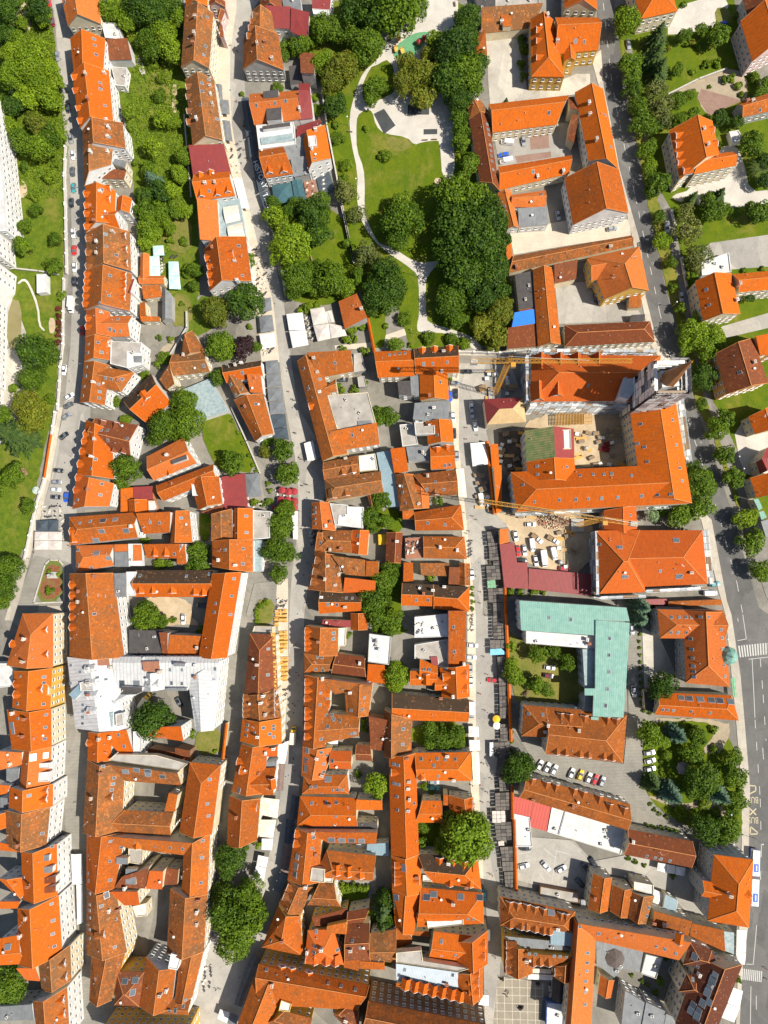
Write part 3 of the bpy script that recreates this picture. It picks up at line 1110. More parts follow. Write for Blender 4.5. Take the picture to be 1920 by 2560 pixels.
K 1200 1350 1182 1392 1165 1432 1148 1470 1135 1500 1150 1580 1095 1590 1012 1608 992 1655 1062 1660 1045 1705 1025 1190
k 1008 1385 1045 1270
c 1055 1330
B 4 grey|restaurant|grey boarded courtyard roof with dark octagonal pavilion
F g 176 1052 582 1142 550 1322 400 1290 330 1370 180 1252
F l 602 1162 745 1196 690 1376 560 1332 h=3.6
B 6 cream|house|small orange rear house in the cluttered courtyard
G o 212 1342 332 1392 302 1540 190 1502
B 9 grey|house|pale grey flat roofed house at the bottom edge
F g 425 1482 602 1590 560 1800 390 1800
F g 606 1582 780 1662 750 1800 566 1800 h=9.4
F g 782 1682 870 1722 850 1800 756 1800 h=8
B 4 grey|annex|small grey flat annex beside the dark brown house
F g 840 1490 942 1542 882 1602 830 1562
"""
THINGS = """
T 0 0
Y on the hillside above the street
t k 60 60 120 330 80 110 60 300 80 100 930 95 1450 60 0
t l 190 200 54 380 170 67 80 1080 72
t d 180 1220 99 430 1200 99 210 1430 41
t l 340 450 93 120 480 106 420 600 80 330 700 102 230 850 93 430 850 97 500 1180 59 150 330 68
t l 250 560 125 100 650 110 470 720 80 340 1290 110
t y 330 1090 85 270 1010 50
t c 120 770 70
t s 430 1530 60 300 1690 50 480 1420 40
Y in the terraced garden behind hillside street
t k 1200 60 130 1330 120 130 1450 60 120 1380 1650 90 1250 1700 80
t l 960 100 103 1080 170 99 1420 300 108 1480 430 99 1290 1460 66
t d 1290 330 99 1330 440 90
t s 1580 1350 72
t l 1400 1030 72 1500 1060 52 1330 1280 85 1550 1500 72 1480 1650 72
t l 1320 300 50 1540 150 90
t s 1320 560 50 1110 960 65 1400 680 50 1380 830 60 1130 1100 40 1175 1410 35
t b 1320 1560 90
C parked along the hillside street
v maroon 450 185 78
v red 418 15 80
v silver 495 480 80
v silver 545 755 85
v black 585 930 80
v silver 612 1195 86
v white 630 1335 88
v grey 625 1480 88
v teal 635 1620 88
L white 1.5 560 1265 552 1520 560 1770
L stone 1.2 1590 990 1650 1700
T 480 0
Y between the park and the cafe street
t d 1160 250 120 1380 330 95 1530 400 140 1590 740 85 1545 850 65 800 480 50 900 400 75 980 370 65 790 390 45 1050 200 65
t k 1400 80 140 1600 90 170 1500 160 110 1240 920 105 1250 290 70
t l 1130 540 90 1060 320 50
t y 1310 600 130 1210 690 110 1370 530 80 1180 790 60
t s 740 760 50 250 1270 48 1075 950 55 1065 840 40 1260 1190 60 1330 1430 55 1310 1560 55 1240 1080 35 1500 1110 30 1640 1320 25 1620 1360 30 430 815 25 455 1080 15
t o 1340 1670 105 1280 1620 60
t d 700 1750 55 900 1760 65 1120 1750 90
L stone 2.2 1120 760 1165 1080 1265 1600 1310 1830 1395 2260
U grey 2.8 205 725 255 730 265 855 215 855
U grey 2.8 215 855 315 865 325 985 225 980
U grey 2.8 245 1040 325 1045 350 1220 270 1215
U slate 3 425 850 498 842 550 1148 470 1180
U slate 3 480 1192 550 1152 576 1340 500 1370
U slate 3 515 1372 580 1357 660 1620 580 1665
U slate 3 580 1672 665 1640 715 1800 640 1850
X HISTORY 586 1508 -68 50 1.0
X Tkalca 655 1745 -68 50 1.0
U teal 3.2 690 1600 855 1575 880 1740 710 1765
U teal 3.2 862 1560 945 1542 990 1720 890 1745
U white 3 355 1540 430 1540 495 1805 425 1800
f timber 960 1540 1055 1525 1085 1710 990 1725
f slate 1060 1490 1180 1470 1240 1650 1110 1690
K 380 1390 130 260 12
K 1020 1620 100 160 14
K 1140 1580 60 160 6
P 425 1215 395 1240 385 1245 450 1290 430 1080 475 1360
n 1365 1140 10
i 1340 1010 1415 1545 1510 280
T 960 0
Y beside the park playground
t k 600 420 170 560 700 150 650 870 115 700 300 110 800 560 110 720 160 110 760 100 60 740 380 80
t d 110 90 200 260 60 120 700 650 150 650 1000 85 670 1130 80 670 1240 75 745 1420 95 760 760 90
t y 180 720 115 330 650 130 330 830 105 200 560 95 430 700 80 400 480 80
t l 440 340 80
t d 620 1700 180 800 1760 160
t c 1050 900 48
t s 1210 430 50 1180 560 45 1200 660 40 1190 340 40 20 1350 50 150 1750 90
n 615 40 80 625 120 80 610 1220 86 355 1213 0 435 1208 0
i 625 1200
v white 1065 1230 188 van
v silver 1205 1215 85
v blue 1035 1335 172
v white 1055 1390 170 van
U turq 2.6 960 1150 1060 1140 1062 1165 962 1175
U white 2.6 1065 1140 1145 1130 1148 1155 1068 1165
U white 2.6 1160 1125 1235 1118 1238 1150 1162 1158
U white 2.6 1250 1115 1335 1105 1338 1140 1252 1145
U white 2.6 1385 1098 1455 1090 1458 1115 1388 1122
J 270 400
T 1440 0
Y along the main asphalt road
t l 440 190 120 640 1440 70
t d 470 560 105 480 680 90 490 790 80 540 940 90 580 1080 105 620 1290 80 700 1590 105 650 1660 60
Y in the villa gardens
t c 700 330 115 680 520 125 720 620 105 1230 1690 80 1000 1720 70
t d 940 310 65 1090 265 65 1230 310 95 880 870 70 1020 990 65 900 1030 60 980 820 50 1510 1250 110 880 600 52 1140 1740 70 1640 720 60 1600 800 60
t o 720 930 110 700 780 90 800 880 70 760 1040 80
t k 1240 1020 75 1390 1060 60 1640 1400 90 1640 1560 80 720 1080 60
t a 1590 1450 115
t s 1130 560 40 1210 540 45 1280 690 40 1340 670 40 1400 740 40 1430 820 30 1150 750 20 1540 680 50 1010 620 30 1420 130 50 1490 650 25 930 40 30 1040 390 40
t y 1000 370 30 800 420 30
v blue 1265 205 165
v silver 455 380 85
L stone 1 800 810 1060 680 1300 590
T 0 512
Y in the garden beside the hillside street
t k 325 1270 168
t d 220 180 62 200 360 80 480 295 55 470 530 70 280 1500 115 310 40 55
t y 240 1720 130
t s 540 790 45 120 1590 45 440 1680 50
t r 505 900 28 507 960 28 508 1020 28 508 1080 28 505 1130 28 500 1185 28
Y in the terraced garden behind hillside street
t d 1250 60 95 1500 50 75 1580 1700 110
t l 1380 60 80 1250 320 70 1430 150 60 1480 210 55 1600 60 70
t l 1280 200 95 1330 250 70
t s 1470 310 38 1590 320 42 1640 560 60 1430 380 42 1420 1320 60 1250 1480 48 1000 1700 48 1380 1150 30 1570 860 25 1470 1160 30 1360 1380 40 1610 610 40
C parked along the hillside street
v black 615 -20 88
v white 630 240 86
v red 640 390 90
v white 643 535 90
v black 640 660 90
v white 620 870 92 truck
v red 710 1080 92
v white 552 1425 95
v white 597 1655 -35
v grey 590 1730 -30
L white 1.5 560 0 565 300 572 590
L white 1.2 548 640 545 800 540 1000 540 1200 515 1400 505 1600 490 1770
L stone 1.2 125 548 330 570 500 600
L hill 2 1610 920 1612 1060 1470 1290
U turq 3 1320 355 1410 350 1420 435 1325 440
U turq 3 1288 445 1375 440 1382 530 1289 532
U turq 3 1289 534 1382 532 1384 612 1290 614
U turq 3 1455 490 1540 490 1550 610 1458 610
U turq 3 1458 612 1550 612 1562 730 1462 726
K 1405 520 35 140 7
K 1500 455 70 40 4
K 1035 1270 60 60 3
T 480 512
Y by the cafe street terraces
t k 460 830 152
t y 200 920 120 230 1000 70
t d 250 1230 125 475 490 78 555 1230 48 220 1490 75 30 560 60 20 700 50
t p 440 1240 92
t s 500 1055 28 1380 1060 60 1460 1050 40 1330 1170 45 1410 1165 35 1480 1040 35
t s 1000 890 50 1080 880 40 940 910 35 1300 1260 40 1490 1270 45 1400 1590 40 1300 1600 30 1270 1560 25 1500 1540 30
Y between cafe street and park
t l 725 110 98 850 330 165 760 430 90 930 300 90
t k 1040 90 140 1090 260 105 1600 780 135 1640 680 80 1560 900 70
t d 860 60 80 920 620 140 1050 560 90 880 740 80 1200 650 140 1330 720 85 1050 700 80 1180 560 80 1340 325 38 1430 590 50 1430 650 40 1560 640 60
t o 1430 90 85 1500 420 115 1580 470 70
L stone 2.2 1290 0 1345 250 1400 500
L tile 3 1500 880 1580 1290
U grey 3 600 812 680 800 690 910 612 925
U grey 3 580 960 692 950 710 1090 592 1105
U white 3 583 1125 712 1105 722 1225 605 1245
U grey 3 635 1350 742 1340 755 1450 642 1462
U grey 3 641 1470 756 1456 770 1562 650 1577
U grey 3 650 1586 770 1572 790 1682 662 1696
U grey 3 666 1702 790 1690 812 1800 676 1812
U slate 3 678 1818 806 1806 820 1915 692 1935
U slate 3 694 1940 820 1920 838 2030 708 2010
U white 3.2 815 945 953 930 978 1078 838 1085
U white 3.2 840 1092 980 1082 1006 1210 870 1235
U pale 3.2 1020 902 1138 882 1180 1020 1048 1040
U pale 3.2 1048 1044 1180 1024 1198 1156 1086 1180
U pale 3.2 1150 925 1206 912 1232 1012 1184 1020
U pale 3.2 1184 1024 1310 1050 1338 1130 1202 1154
U white 2.5 768 575 805 565 812 605 775 615
U white 2.5 780 655 818 645 825 690 787 698
U white 2.5 788 710 825 705 825 745 795 755
K 605 640 110 300 20
K 560 440 80 160 8
K 985 1090 40 240 12
K 1035 1070 60 220 14
K 665 1265 100 70 7
K 640 935 90 20 4
P 600 110 640 390 740 620 700 330 900 920 830 1410
n 1035 465 75
v black 1305 1508 0
T 960 512
Y in the lower part of the park
t d 150 160 160 120 280 110 230 90 100
t k 640 150 190 850 120 190 620 380 180 830 350 200 980 330 110 700 600 170 920 600 160 850 790 130 970 740 110 990 180 95 560 520 90 760 250 120 1000 520 90
t d 570 830 130 620 990 90 560 720 80
t y 840 1040 100 1000 930 115 960 1130 105 1050 860 70 900 960 70 940 1210 60
t k 60 700 150 20 560 110 60 840 100
t s 170 985 65 700 1200 55 100 1215 70 390 1150 60 590 1165 60 225 1210 25 15 1045 28 575 1500 25
i 265 560 320 1090
P 235 1080 380 135
C near the church building site
v silver 1505 85 80
v black 715 1440 0
v silver 610 1540 -4
v black 622 1632 90
v blue 572 1650 90
v white 757 1745 88
L white 3 650 1265 1000 1275 1600 1210
T 1440 512
Y along the main asphalt road
t d 720 100 55 820 500 52 840 710 40 900 890 50 1080 1720 55
t l 745 310 82 1010 1110 130 1130 1240 120 1190 1150 100 960 1200 90 1060 1000 80
t k 1090 1490 118
Y in the villa gardens
t o 960 220 130 1060 440 110 1030 540 70 950 60 80
t d 1560 60 100 1180 50 100 1010 620 50 1640 80 60 1290 40 60
t k 1480 785 60
t s 1450 570 30 1610 560 30
C on and beside the main asphalt road
v silver 310 205 -10
v black 175 805 80
v silver 910 790 85
v red 900 1655 85
v silver 785 195 85
L white 1.6 830 50 860 180
L white 1.6 915 460 960 700
i 870 840
T 0 1024
Y in the garden beside the hillside street
t c 120 210 175
t y 290 50 140
t d 120 570 95 250 840 65 80 1370 115 50 1530 110 20 1650 80 30 60 80
t f 205 540 42
t s 430 1570 42 430 1400 25 500 1420 25 20 720 40 1090 92 50 1240 1130 45 1380 1335 50 1460 1330 40
Y between the hillside and cafe street houses
t d 1430 150 140 1600 110 150 1340 250 70 1570 270 75 1085 510 122 1050 635 62 1270 1745 95
C parked along the hillside street
v silver 573 55 -38
v black 550 225 -38
v black 503 525 5
v silver 488 625 0
v white 480 690 2
v black 480 755 2
v blue 570 755 92
v black 1280 1685 48
v black 1740 1690 2
U slate 3 320 962 412 955 412 1050 322 1052
U slate 3 414 955 505 950 502 1048 414 1050
U pale 3 300 1055 415 1055 413 1130 298 1130
U pale 3 417 1055 536 1055 535 1130 415 1130
U pale 3 298 1133 413 1133 412 1210 294 1210
U pale 3 415 1133 535 1133 532 1210 414 1210
K 460 880 180 130 18
K 545 1050 30 220 6
M 440 1435
P 290 1235 590 1175 240 1290 
L white 1.4 470 20 440 210
L white 1.4 380 590 300 840 205 1290
L tile 1.6 440 215 380 590
L stone .5 430 1300 510 1300 550 1350 552 1662 290 1672 390 1340 430 1300
T 480 1024
Y by the cafe street terraces
t d 790 350 100 830 560 108 770 1010 115 800 890 75 730 1220 120 830 1240 85 750 1420 82 820 830 60 60 1220 85 60 1340 95 360 460 100
t y 640 372 52
t s 655 640 25 670 700 25 540 805 35 620 820 30 670 790 35 640 1660 35 590 1700 30 565 1745 28 650 275 50 350 100 22 400 200 22 440 290 22 490 400 22 530 480 22 560 530 22
Y in the gardens behind the cafe street
t d 1620 60 85 1540 930 85 1640 780 85 1560 1025 55 1650 1480 95 1560 1650 110 1600 1750 85
t s 1300 945 22 1350 915 20 1430 985 20 1290 975 22 1400 920 16
L stone 1.2 340 -20 470 270 590 550
U white 3 967 292 1045 270 1076 430 1000 448
U grey 3 1047 270 1095 265 1115 415 1078 428
U grey 3.5 460 556 580 550 597 750 476 756
U white 3 858 880 912 876 912 1000 870 1000
U white 3 870 1004 912 1004 912 1120 875 1120
O red 778 698 835 710 885 707 768 778 828 782 888 792 880 850
U red 2.6 690 830 745 828 748 866 692 866
U yellow 3 1608 1080 1682 1078 1684 1166 1612 1168
K 1045 1110 60 140 10
K 800 740 160 120 10
K 780 1700 110 140 12
K 570 830 120 60 5
K 1270 1160 10 10 1
P 890 200 900 205 950 430 935 415 985 645 1000 650 970 1010 985 1015
T 960 1024
Y in the gardens behind the market street
t d 40 60 90 60 1370 80 30 1480 80 20 960 60 150 930 35 480 790 42 20 1650 60
t s 400 1455 40 1090 1570 40 1180 1570 40 1290 1570 40 1380 1575 35 760 1540 22 765 1600 22 765 1660 22 760 1720 22
C along the market street
v white 597 65 86
v silver 760 25 86
v white 790 140 84
v black 605 205 88
v silver 628 400 88
v white 840 780 80 van
v white 760 1420 88
C in the builders car park
v white 1137 1090 80
v red 1158 1220 82
v white 1215 1215 86
v white 1280 1170 84 van
v white 1330 1120 40 pickup
v white 1470 1130 32 pickup
v white 1265 992 0
v white 1468 1245 78 van
v white 1380 1290 84 truck
v white 1312 1305 82
v black 1190 1300 0
v red 1555 1375 10
U cream 4 620 515 690 510 716 760 645 766
U white 3.5 745 290 870 280 905 470 765 490
S stall 885 1055 975 1050 990 1172 900 1183
S stall 905 1186 990 1178 1000 1300 910 1306
S stall 940 1310 1005 1303 1015 1342 945 1346
S stall 880 1350 1000 1345 1020 1468 890 1475
S stall 895 1546 1030 1540 1036 1664 905 1668
S green 890 1478 960 1472 970 1540 895 1543
S stall 940 1670 1036 1668 1040 1780 945 1780
O white 225 1130 267 1130 313 1130
K 250 1200 130 120 12
K 740 1200 50 160 8
L tile 3.5 890 270 955 900
L tile 3 1044 1540 1052 1790
R 1470 950 130
w 1480 30 1798 120
P 715 1070 735 1050 690 890 810 220 790 1440
T 1440 1024
Y along the main asphalt road
t d 1280 80 90 1220 170 100 1280 395 92 1355 590 95 1515 1150 112 1590 1390 92 1080 620 125 1080 830 110 1010 500 62 1160 690 62
t l 1470 940 92
t s 1375 760 30 1170 1400 20
Y beside the school and monastery
t e 660 910 65
t d 900 920 100 760 880 45
t b 570 1710 110
C on and beside the main asphalt road
v teal 1200 1508 -8
v white 1160 1585 0 van
i 1410 405 1450 510
T 0 1536
Y between the hillside and cafe street houses
t d 1260 30 110 1390 60 60
t k 1320 900 162
t s 1440 60 40 1500 50 30 1640 1030 40
C in the courtyards near the square street
v white 1585 40 88
v black 1545 760 60
v yellow 1255 745 -55 truck
P 600 1190 620 880
T 480 1536
Y on the island by the lane
t s 560 20 25 560 60 25 75 130 40 200 1180 22 0 1030 40
L tile 3 300 940 265 1260
C along the cafe street
v yellow 878 1040 -86 truck
U white 3 745 1132 836 1092 802 1288 736 1284
U taupe 3 736 1292 805 1292 786 1524 720 1524
U cream 3 603 1582 755 1600 738 1762 585 1728
U slate 3 866 1562 925 1572 905 1766 842 1756
U white 3 1172 1040 1262 1046 1260 1140 1166 1136
a 770 30 100 140 10
a 775 240 100 190 14
a 780 490 100 240 16
K 790 720 80 200 10
Y in the gardens behind the cafe street
t d 1600 40 90 1550 10 60
t l 1600 1480 105
t s 1350 180 35 1480 930 40 1490 990 35 1430 1380 35 1600 1560 40 1125 1025 18 1120 1125 22
P 915 680 920 530 870 770 940 295
T 960 1536
Y in the gardens behind the market street
t d 60 60 100 50 130 70
t l 110 530 118
t d 400 1000 75 500 1080 90 620 1030 80 400 1100 70 640 1110 60 520 990 50 560 1130 55
t s 345 1480 40 410 1545 28
C along the market street
v white 765 268 4
v white 750 370 4
v silver 745 465 88
v white 750 580 90
v red 938 568 182
v silver 755 825 90 truck
v teal 430 1500 5
v silver 430 1448 0
C in the courts around the copper roofed block
v white 1430 460 4
v maroon 1420 530 8
v white 1345 1305 -62
v white 1410 1325 -62
v white 1470 1345 -60
v white 1620 1375 -66
Y around the copper roofed block
t d 1320 350 78 1590 420 78 1310 610 72 1400 650 62 1480 330 55 1400 320 50
t l 1120 530 85 1110 430 60 1105 280 45
t k 1160 1330 130 1230 1280 80 1100 1380 80
t f 1225 690 32
t s 1085 700 16 1088 780 16 1092 860 16 1095 940 18 1100 1020 18 1105 1100 20 1110 1180 25 1545 1740 20
L tile 3.5 1055 0 1066 280 1080 640 1098 1100
L tile 3.5 1108 1480 1112 1770
S stall 940 10 1048 0 1052 212 945 218
S stall 912 222 1050 219 1054 292 915 296
S blue 916 300 1014 294 1050 330 1050 346 920 352
S stall 975 366 1060 360 1062 436 985 440
S stall 986 444 1063 440 1066 500 988 505
S stall 988 509 1068 504 1070 615 992 618
S stall 992 622 1072 619 1075 700 996 704
S stall 996 708 1075 704 1077 796 998 800
S stall 998 804 1078 800 1080 895 1000 900
S stall 1000 948 1082 944 1085 1096 1004 1100
S stall 948 1106 1086 1100 1090 1255 952 1228
S stall 990 1395 1090 1400 1095 1526 1000 1530
S stall 958 1542 1096 1534 1100 1690 962 1692
S pale 932 1697 1046 1695 1050 1800 936 1800
U white 2.5 914 1106 944 1106 946 1226 914 1226
U white 3 730 967 814 970 820 1056 735 1056
U white 3 736 1086 826 1086 830 1174 741 1180
U cream 3.5 756 1190 820 1190 832 1465 772 1476
O yellow 972 905
O white 975 962
K 320 100 80 120 6
K 760 70 40 160 8
P 785 822 765 1480 930 1420 780 1640
T 1440 1536
C in the courts around the copper roofed block
v yellow 38 1390 -66
v white 110 1415 -66
v red 165 1430 -62
v silver 225 1445 -66
v silver 635 1195 -12
v white 640 1265 -16
v silver 640 1335 -12
v white 500 665 85
v silver 485 130 85
Y in the garden beside the bus lane
t k 740 620 128
t l 630 1040 118 750 1100 62 1250 1400 60
t b 870 1040 112 820 1550 122 1240 1560 112 560 40 100
t d 1050 1050 80 1000 1200 98 1090 1410 150 1360 1240 82 1370 1400 100 1390 1600 92 1000 1520 72 1330 1700 60
t c 660 1460 92
t s 1190 1000 42 1195 1165 42 1105 1630 60 780 1210 55 900 1700 60 1200 1740 60 1000 980 40 1060 1100 45 740 1210 25 740 1270 25 740 1330 25 740 1375 25 1250 1480 40 640 1640 20 680 1690 22 720 1720 22 780 1750 22
t s 548 110 18 550 170 18 545 230 18 550 290 18 550 350 18 552 410 18 552 470 18 552 530 18 555 590 18 560 650 20 562 710 20 566 770 20 585 830 22 640 850 22
g 930 1330
U green 3 1342 546 1374 546 1390 714 1360 716
X BUS 1530 1600 180 36 road
i 1310 215 1340 1730
T 0 2048
Y between the hillside and cafe street houses
t d 90 1430 150 40 1540 90
U white 3 615 302 706 300 714 560 622 562
U white 3 660 566 712 566 716 890 668 912
T 480 2048
Y by the cafe street terraces
t k 340 330 128 300 450 70
t d 320 790 180 500 640 135 430 900 180 350 1080 140 540 800 120 250 660 100 300 950 90
t l 570 215 38
t s 470 240 30
Y in the gardens behind the cafe street
t c 1645 770 125 1650 900 90
t s 1250 600 40 1300 590 40 1350 590 40 1400 590 40 1450 590 40 1500 600 40 1280 660 30 1540 820 50 1600 860 50
C along the cafe street
U cream 3 586 4 728 6 700 162 582 150
U white 3 603 168 700 168 690 268 600 264
U white 3 572 310 660 330 640 418 556 400
U white 3 554 404 638 422 618 545 520 520
U slate 3 815 -3 893 2 870 213 796 200
U taupe 3 792 208 868 218 830 480 766 440
U grey 3 760 452 830 492 765 642 696 610
U grey 3 520 1160 596 1212 482 1470 420 1420
U grey 3 418 1428 472 1472 430 1622 364 1600
U white 3 242 1642 325 1672 300 1762 218 1722
U grey 3 328 1674 402 1702 382 1790 304 1764
U white 2.6 1415 216 1506 216 1500 282 1415 276
K 140 1330 100 140 10
K 130 1440 100 90 8
P 240 1475 205 1475 600 1010
T 960 2048
Y in the gardens behind the market street
t l 690 150 205 560 230 120 820 220 120 620 40 120 780 30 120
t d 330 190 50 350 60 65
t k 30 700 90 20 850 85
C in the lower car park
v white 1205 405 -15
v white 1400 405 48
v white 1530 430 -30
v black 1222 250 0
v black 1809 375 58
v black 1744 415 48
v black 1694 550 50
v silver 1714 740 90 van
v teal 865 660 90
S stall 952 24 1100 20 1104 180 972 185
S pale 986 190 1036 188 1040 226 990 230
S stall 1000 240 1112 234 1114 360 1020 364
S stall 1018 368 1116 364 1118 445 1026 450
S stall 1036 455 1118 450 1116 590 1048 590
L tile 3 1125 0 1145 660
U cream 3 1285 1290 1450 1300 1442 1335 1278 1330
U white 3 1250 1338 1460 1348 1452 1392 1240 1382
U white 3 860 1520 905 1520 905 1612 815 1602
U white 3 892 955 918 955 916 1052 898 1052
H 1020 1385 1330 1430
H 1190 1630 1180 1640
Y at the small paved square
P 935 485 915 475 960 1195 1075 1490 1065 1500 1050 1520 1060 1525 1195 1625
K 1430 1500 50 200 10
T 1440 2048
Y in the garden beside the bus lane
t k 1110 80 135
t d 1310 80 105 1250 150 70 1350 140 60
t s 620 65 28 680 75 28 740 85 28 800 95 28 860 105 28 450 340 25 510 370 25 590 400 22 830 490 28 1410 1390 30
Y in the courtyard with the octagonal pavilion
t d 730 1400 42
t s 480 1350 20 570 1400 20 620 1430 22 650 1200 30 780 1200 30 690 1500 30
U white 3 708 376 784 388 772 462 698 442
U white 3 788 390 862 404 852 474 778 462
U white 3 868 406 945 420 935 492 858 476
U white 3 676 606 770 648 742 780 660 752
U white 3 806 706 880 712 862 816 790 806
U white 3 1390 956 1472 956 1470 1050 1388 1050
U white 3 1388 1054 1470 1054 1468 1150 1385 1150
U white 3 1382 1154 1468 1154 1458 1256 1405 1250
U white 3 1350 1452 1442 1486 1412 1626 1312 1590
U white 3 1310 1596 1414 1630 1366 1756 1254 1712
g 330 1190
b 1560 270 1545 750
X BUS 1530 5 180 36 road
i 1610 215 1360 215
K 420 500 60 60 4
P 1640 1290 1650 1385 880 780
T 1440 1800
"""
import bpy, bmesh, math, random
from mathutils import Vector, Matrix, Quaternion
from mathutils.geometry import tessellate_polygon
random.seed(7)
sc = bpy.context.scene
COL = sc.collection
F_PX, HC = 1798.0, 290.0
NAD = (1050, 1420)
nd = Vector((NAD[0]-960, -(NAD[1]-1280), -F_PX)).normalized()
ROT = nd.rotation_difference(Vector((0, 0, -1)))
ROTI = ROT.inverted()
CAM = Vector((0, 0, HC))

def ray(x, y):
    return (ROT @ Vector((x-960, -(y-1280), -F_PX))).normalized()
def unp(x, y, z=0.0):
    d = ray(x, y)
    return CAM + d*((z-HC)/d.z)
def proj(p):
    v = ROTI @ (Vector(p)-CAM)
    return (960+v.x/(-v.z)*F_PX, 1280-v.y/(-v.z)*F_PX)

# ---------------------------------------------------------------- materials
def new_mat(name):
    m = bpy.data.materials.new(name); m.use_nodes = True
    nt = m.node_tree; nt.nodes.clear()
    out = nt.nodes.new('ShaderNodeOutputMaterial'); b = nt.nodes.new('ShaderNodeBsdfPrincipled')
    nt.links.new(b.outputs[0], out.inputs[0])
    return m, nt, b
def N(nt, t, **kw):
    n = nt.nodes.new(t)
    for k, v in kw.items():
        if k in n.inputs: n.inputs[k].default_value = v
        else: setattr(n, k, v)
    return n
def mixc(nt, fac, a, b, mode='MIX'):
    n = nt.nodes.new('ShaderNodeMix'); n.data_type = 'RGBA'; n.blend_type = mode
    for i, v in ((0, fac), (6, a), (7, b)):
        if hasattr(v, 'links'): nt.links.new(v, n.inputs[i])
        else: n.inputs[i].default_value = v if i == 0 else (v[0], v[1], v[2], 1)
    return n.outputs[2]
def ramp(nt, src, a, b):
    n = nt.nodes.new('ShaderNodeMapRange'); n.inputs[1].default_value = a; n.inputs[2].default_value = b
    nt.links.new(src, n.inputs[0]); return n.outputs[0]
def noise(nt, vec, scale, detail=4, rough=.6, dist=0):
    n = nt.nodes.new('ShaderNodeTexNoise'); n.inputs['Scale'].default_value = scale
    n.inputs['Detail'].default_value = detail; n.inputs['Roughness'].default_value = rough
    n.inputs['Distortion'].default_value = dist
    nt.links.new(vec, n.inputs['Vector']); return n.outputs[0]
def coords(nt, kind):
    if kind == 'pos': return nt.nodes.new('ShaderNodeNewGeometry').outputs['Position']
    return nt.nodes.new('ShaderNodeTexCoord').outputs[kind]
def objrand(nt): return nt.nodes.new('ShaderNodeObjectInfo').outputs['Random']
def bump(nt, b, h, strength=.4, dist=.1):
    n = nt.nodes.new('ShaderNodeBump'); n.inputs['Strength'].default_value = strength; n.inputs['Distance'].default_value = dist
    nt.links.new(h, n.inputs['Height']); nt.links.new(n.outputs[0], b.inputs['Normal'])

def simple(name, c, c2=None, scale=.8, rough=.8, metal=0, grain=.25, rnd=0.0):
    """plain surface with soft stains, fine grain and a little per-object variation"""
    m, nt, b = new_mat(name)
    p = coords(nt, 'pos')
    c2 = c2 or tuple(v*.72 for v in c)
    f = ramp(nt, noise(nt, p, scale, 5, .65), .35, .7)
    col = mixc(nt, f, c, c2)
    g = ramp(nt, noise(nt, p, 3.0, 3, .7), .25, .75)
    col = mixc(nt, grain, col, mixc(nt, g, (.15, .15, .15), (1, 1, 1)), 'MULTIPLY') if grain else col
    if rnd:
        r = ramp(nt, objrand(nt), 0, 1)
        col = mixc(nt, rnd, col, mixc(nt, r, (.25, .22, .2), (1.25, 1.25, 1.25)), 'MULTIPLY')
    nt.links.new(col, b.inputs['Base Color'])
    b.inputs['Roughness'].default_value = rough; b.inputs['Metallic'].default_value = metal
    return m

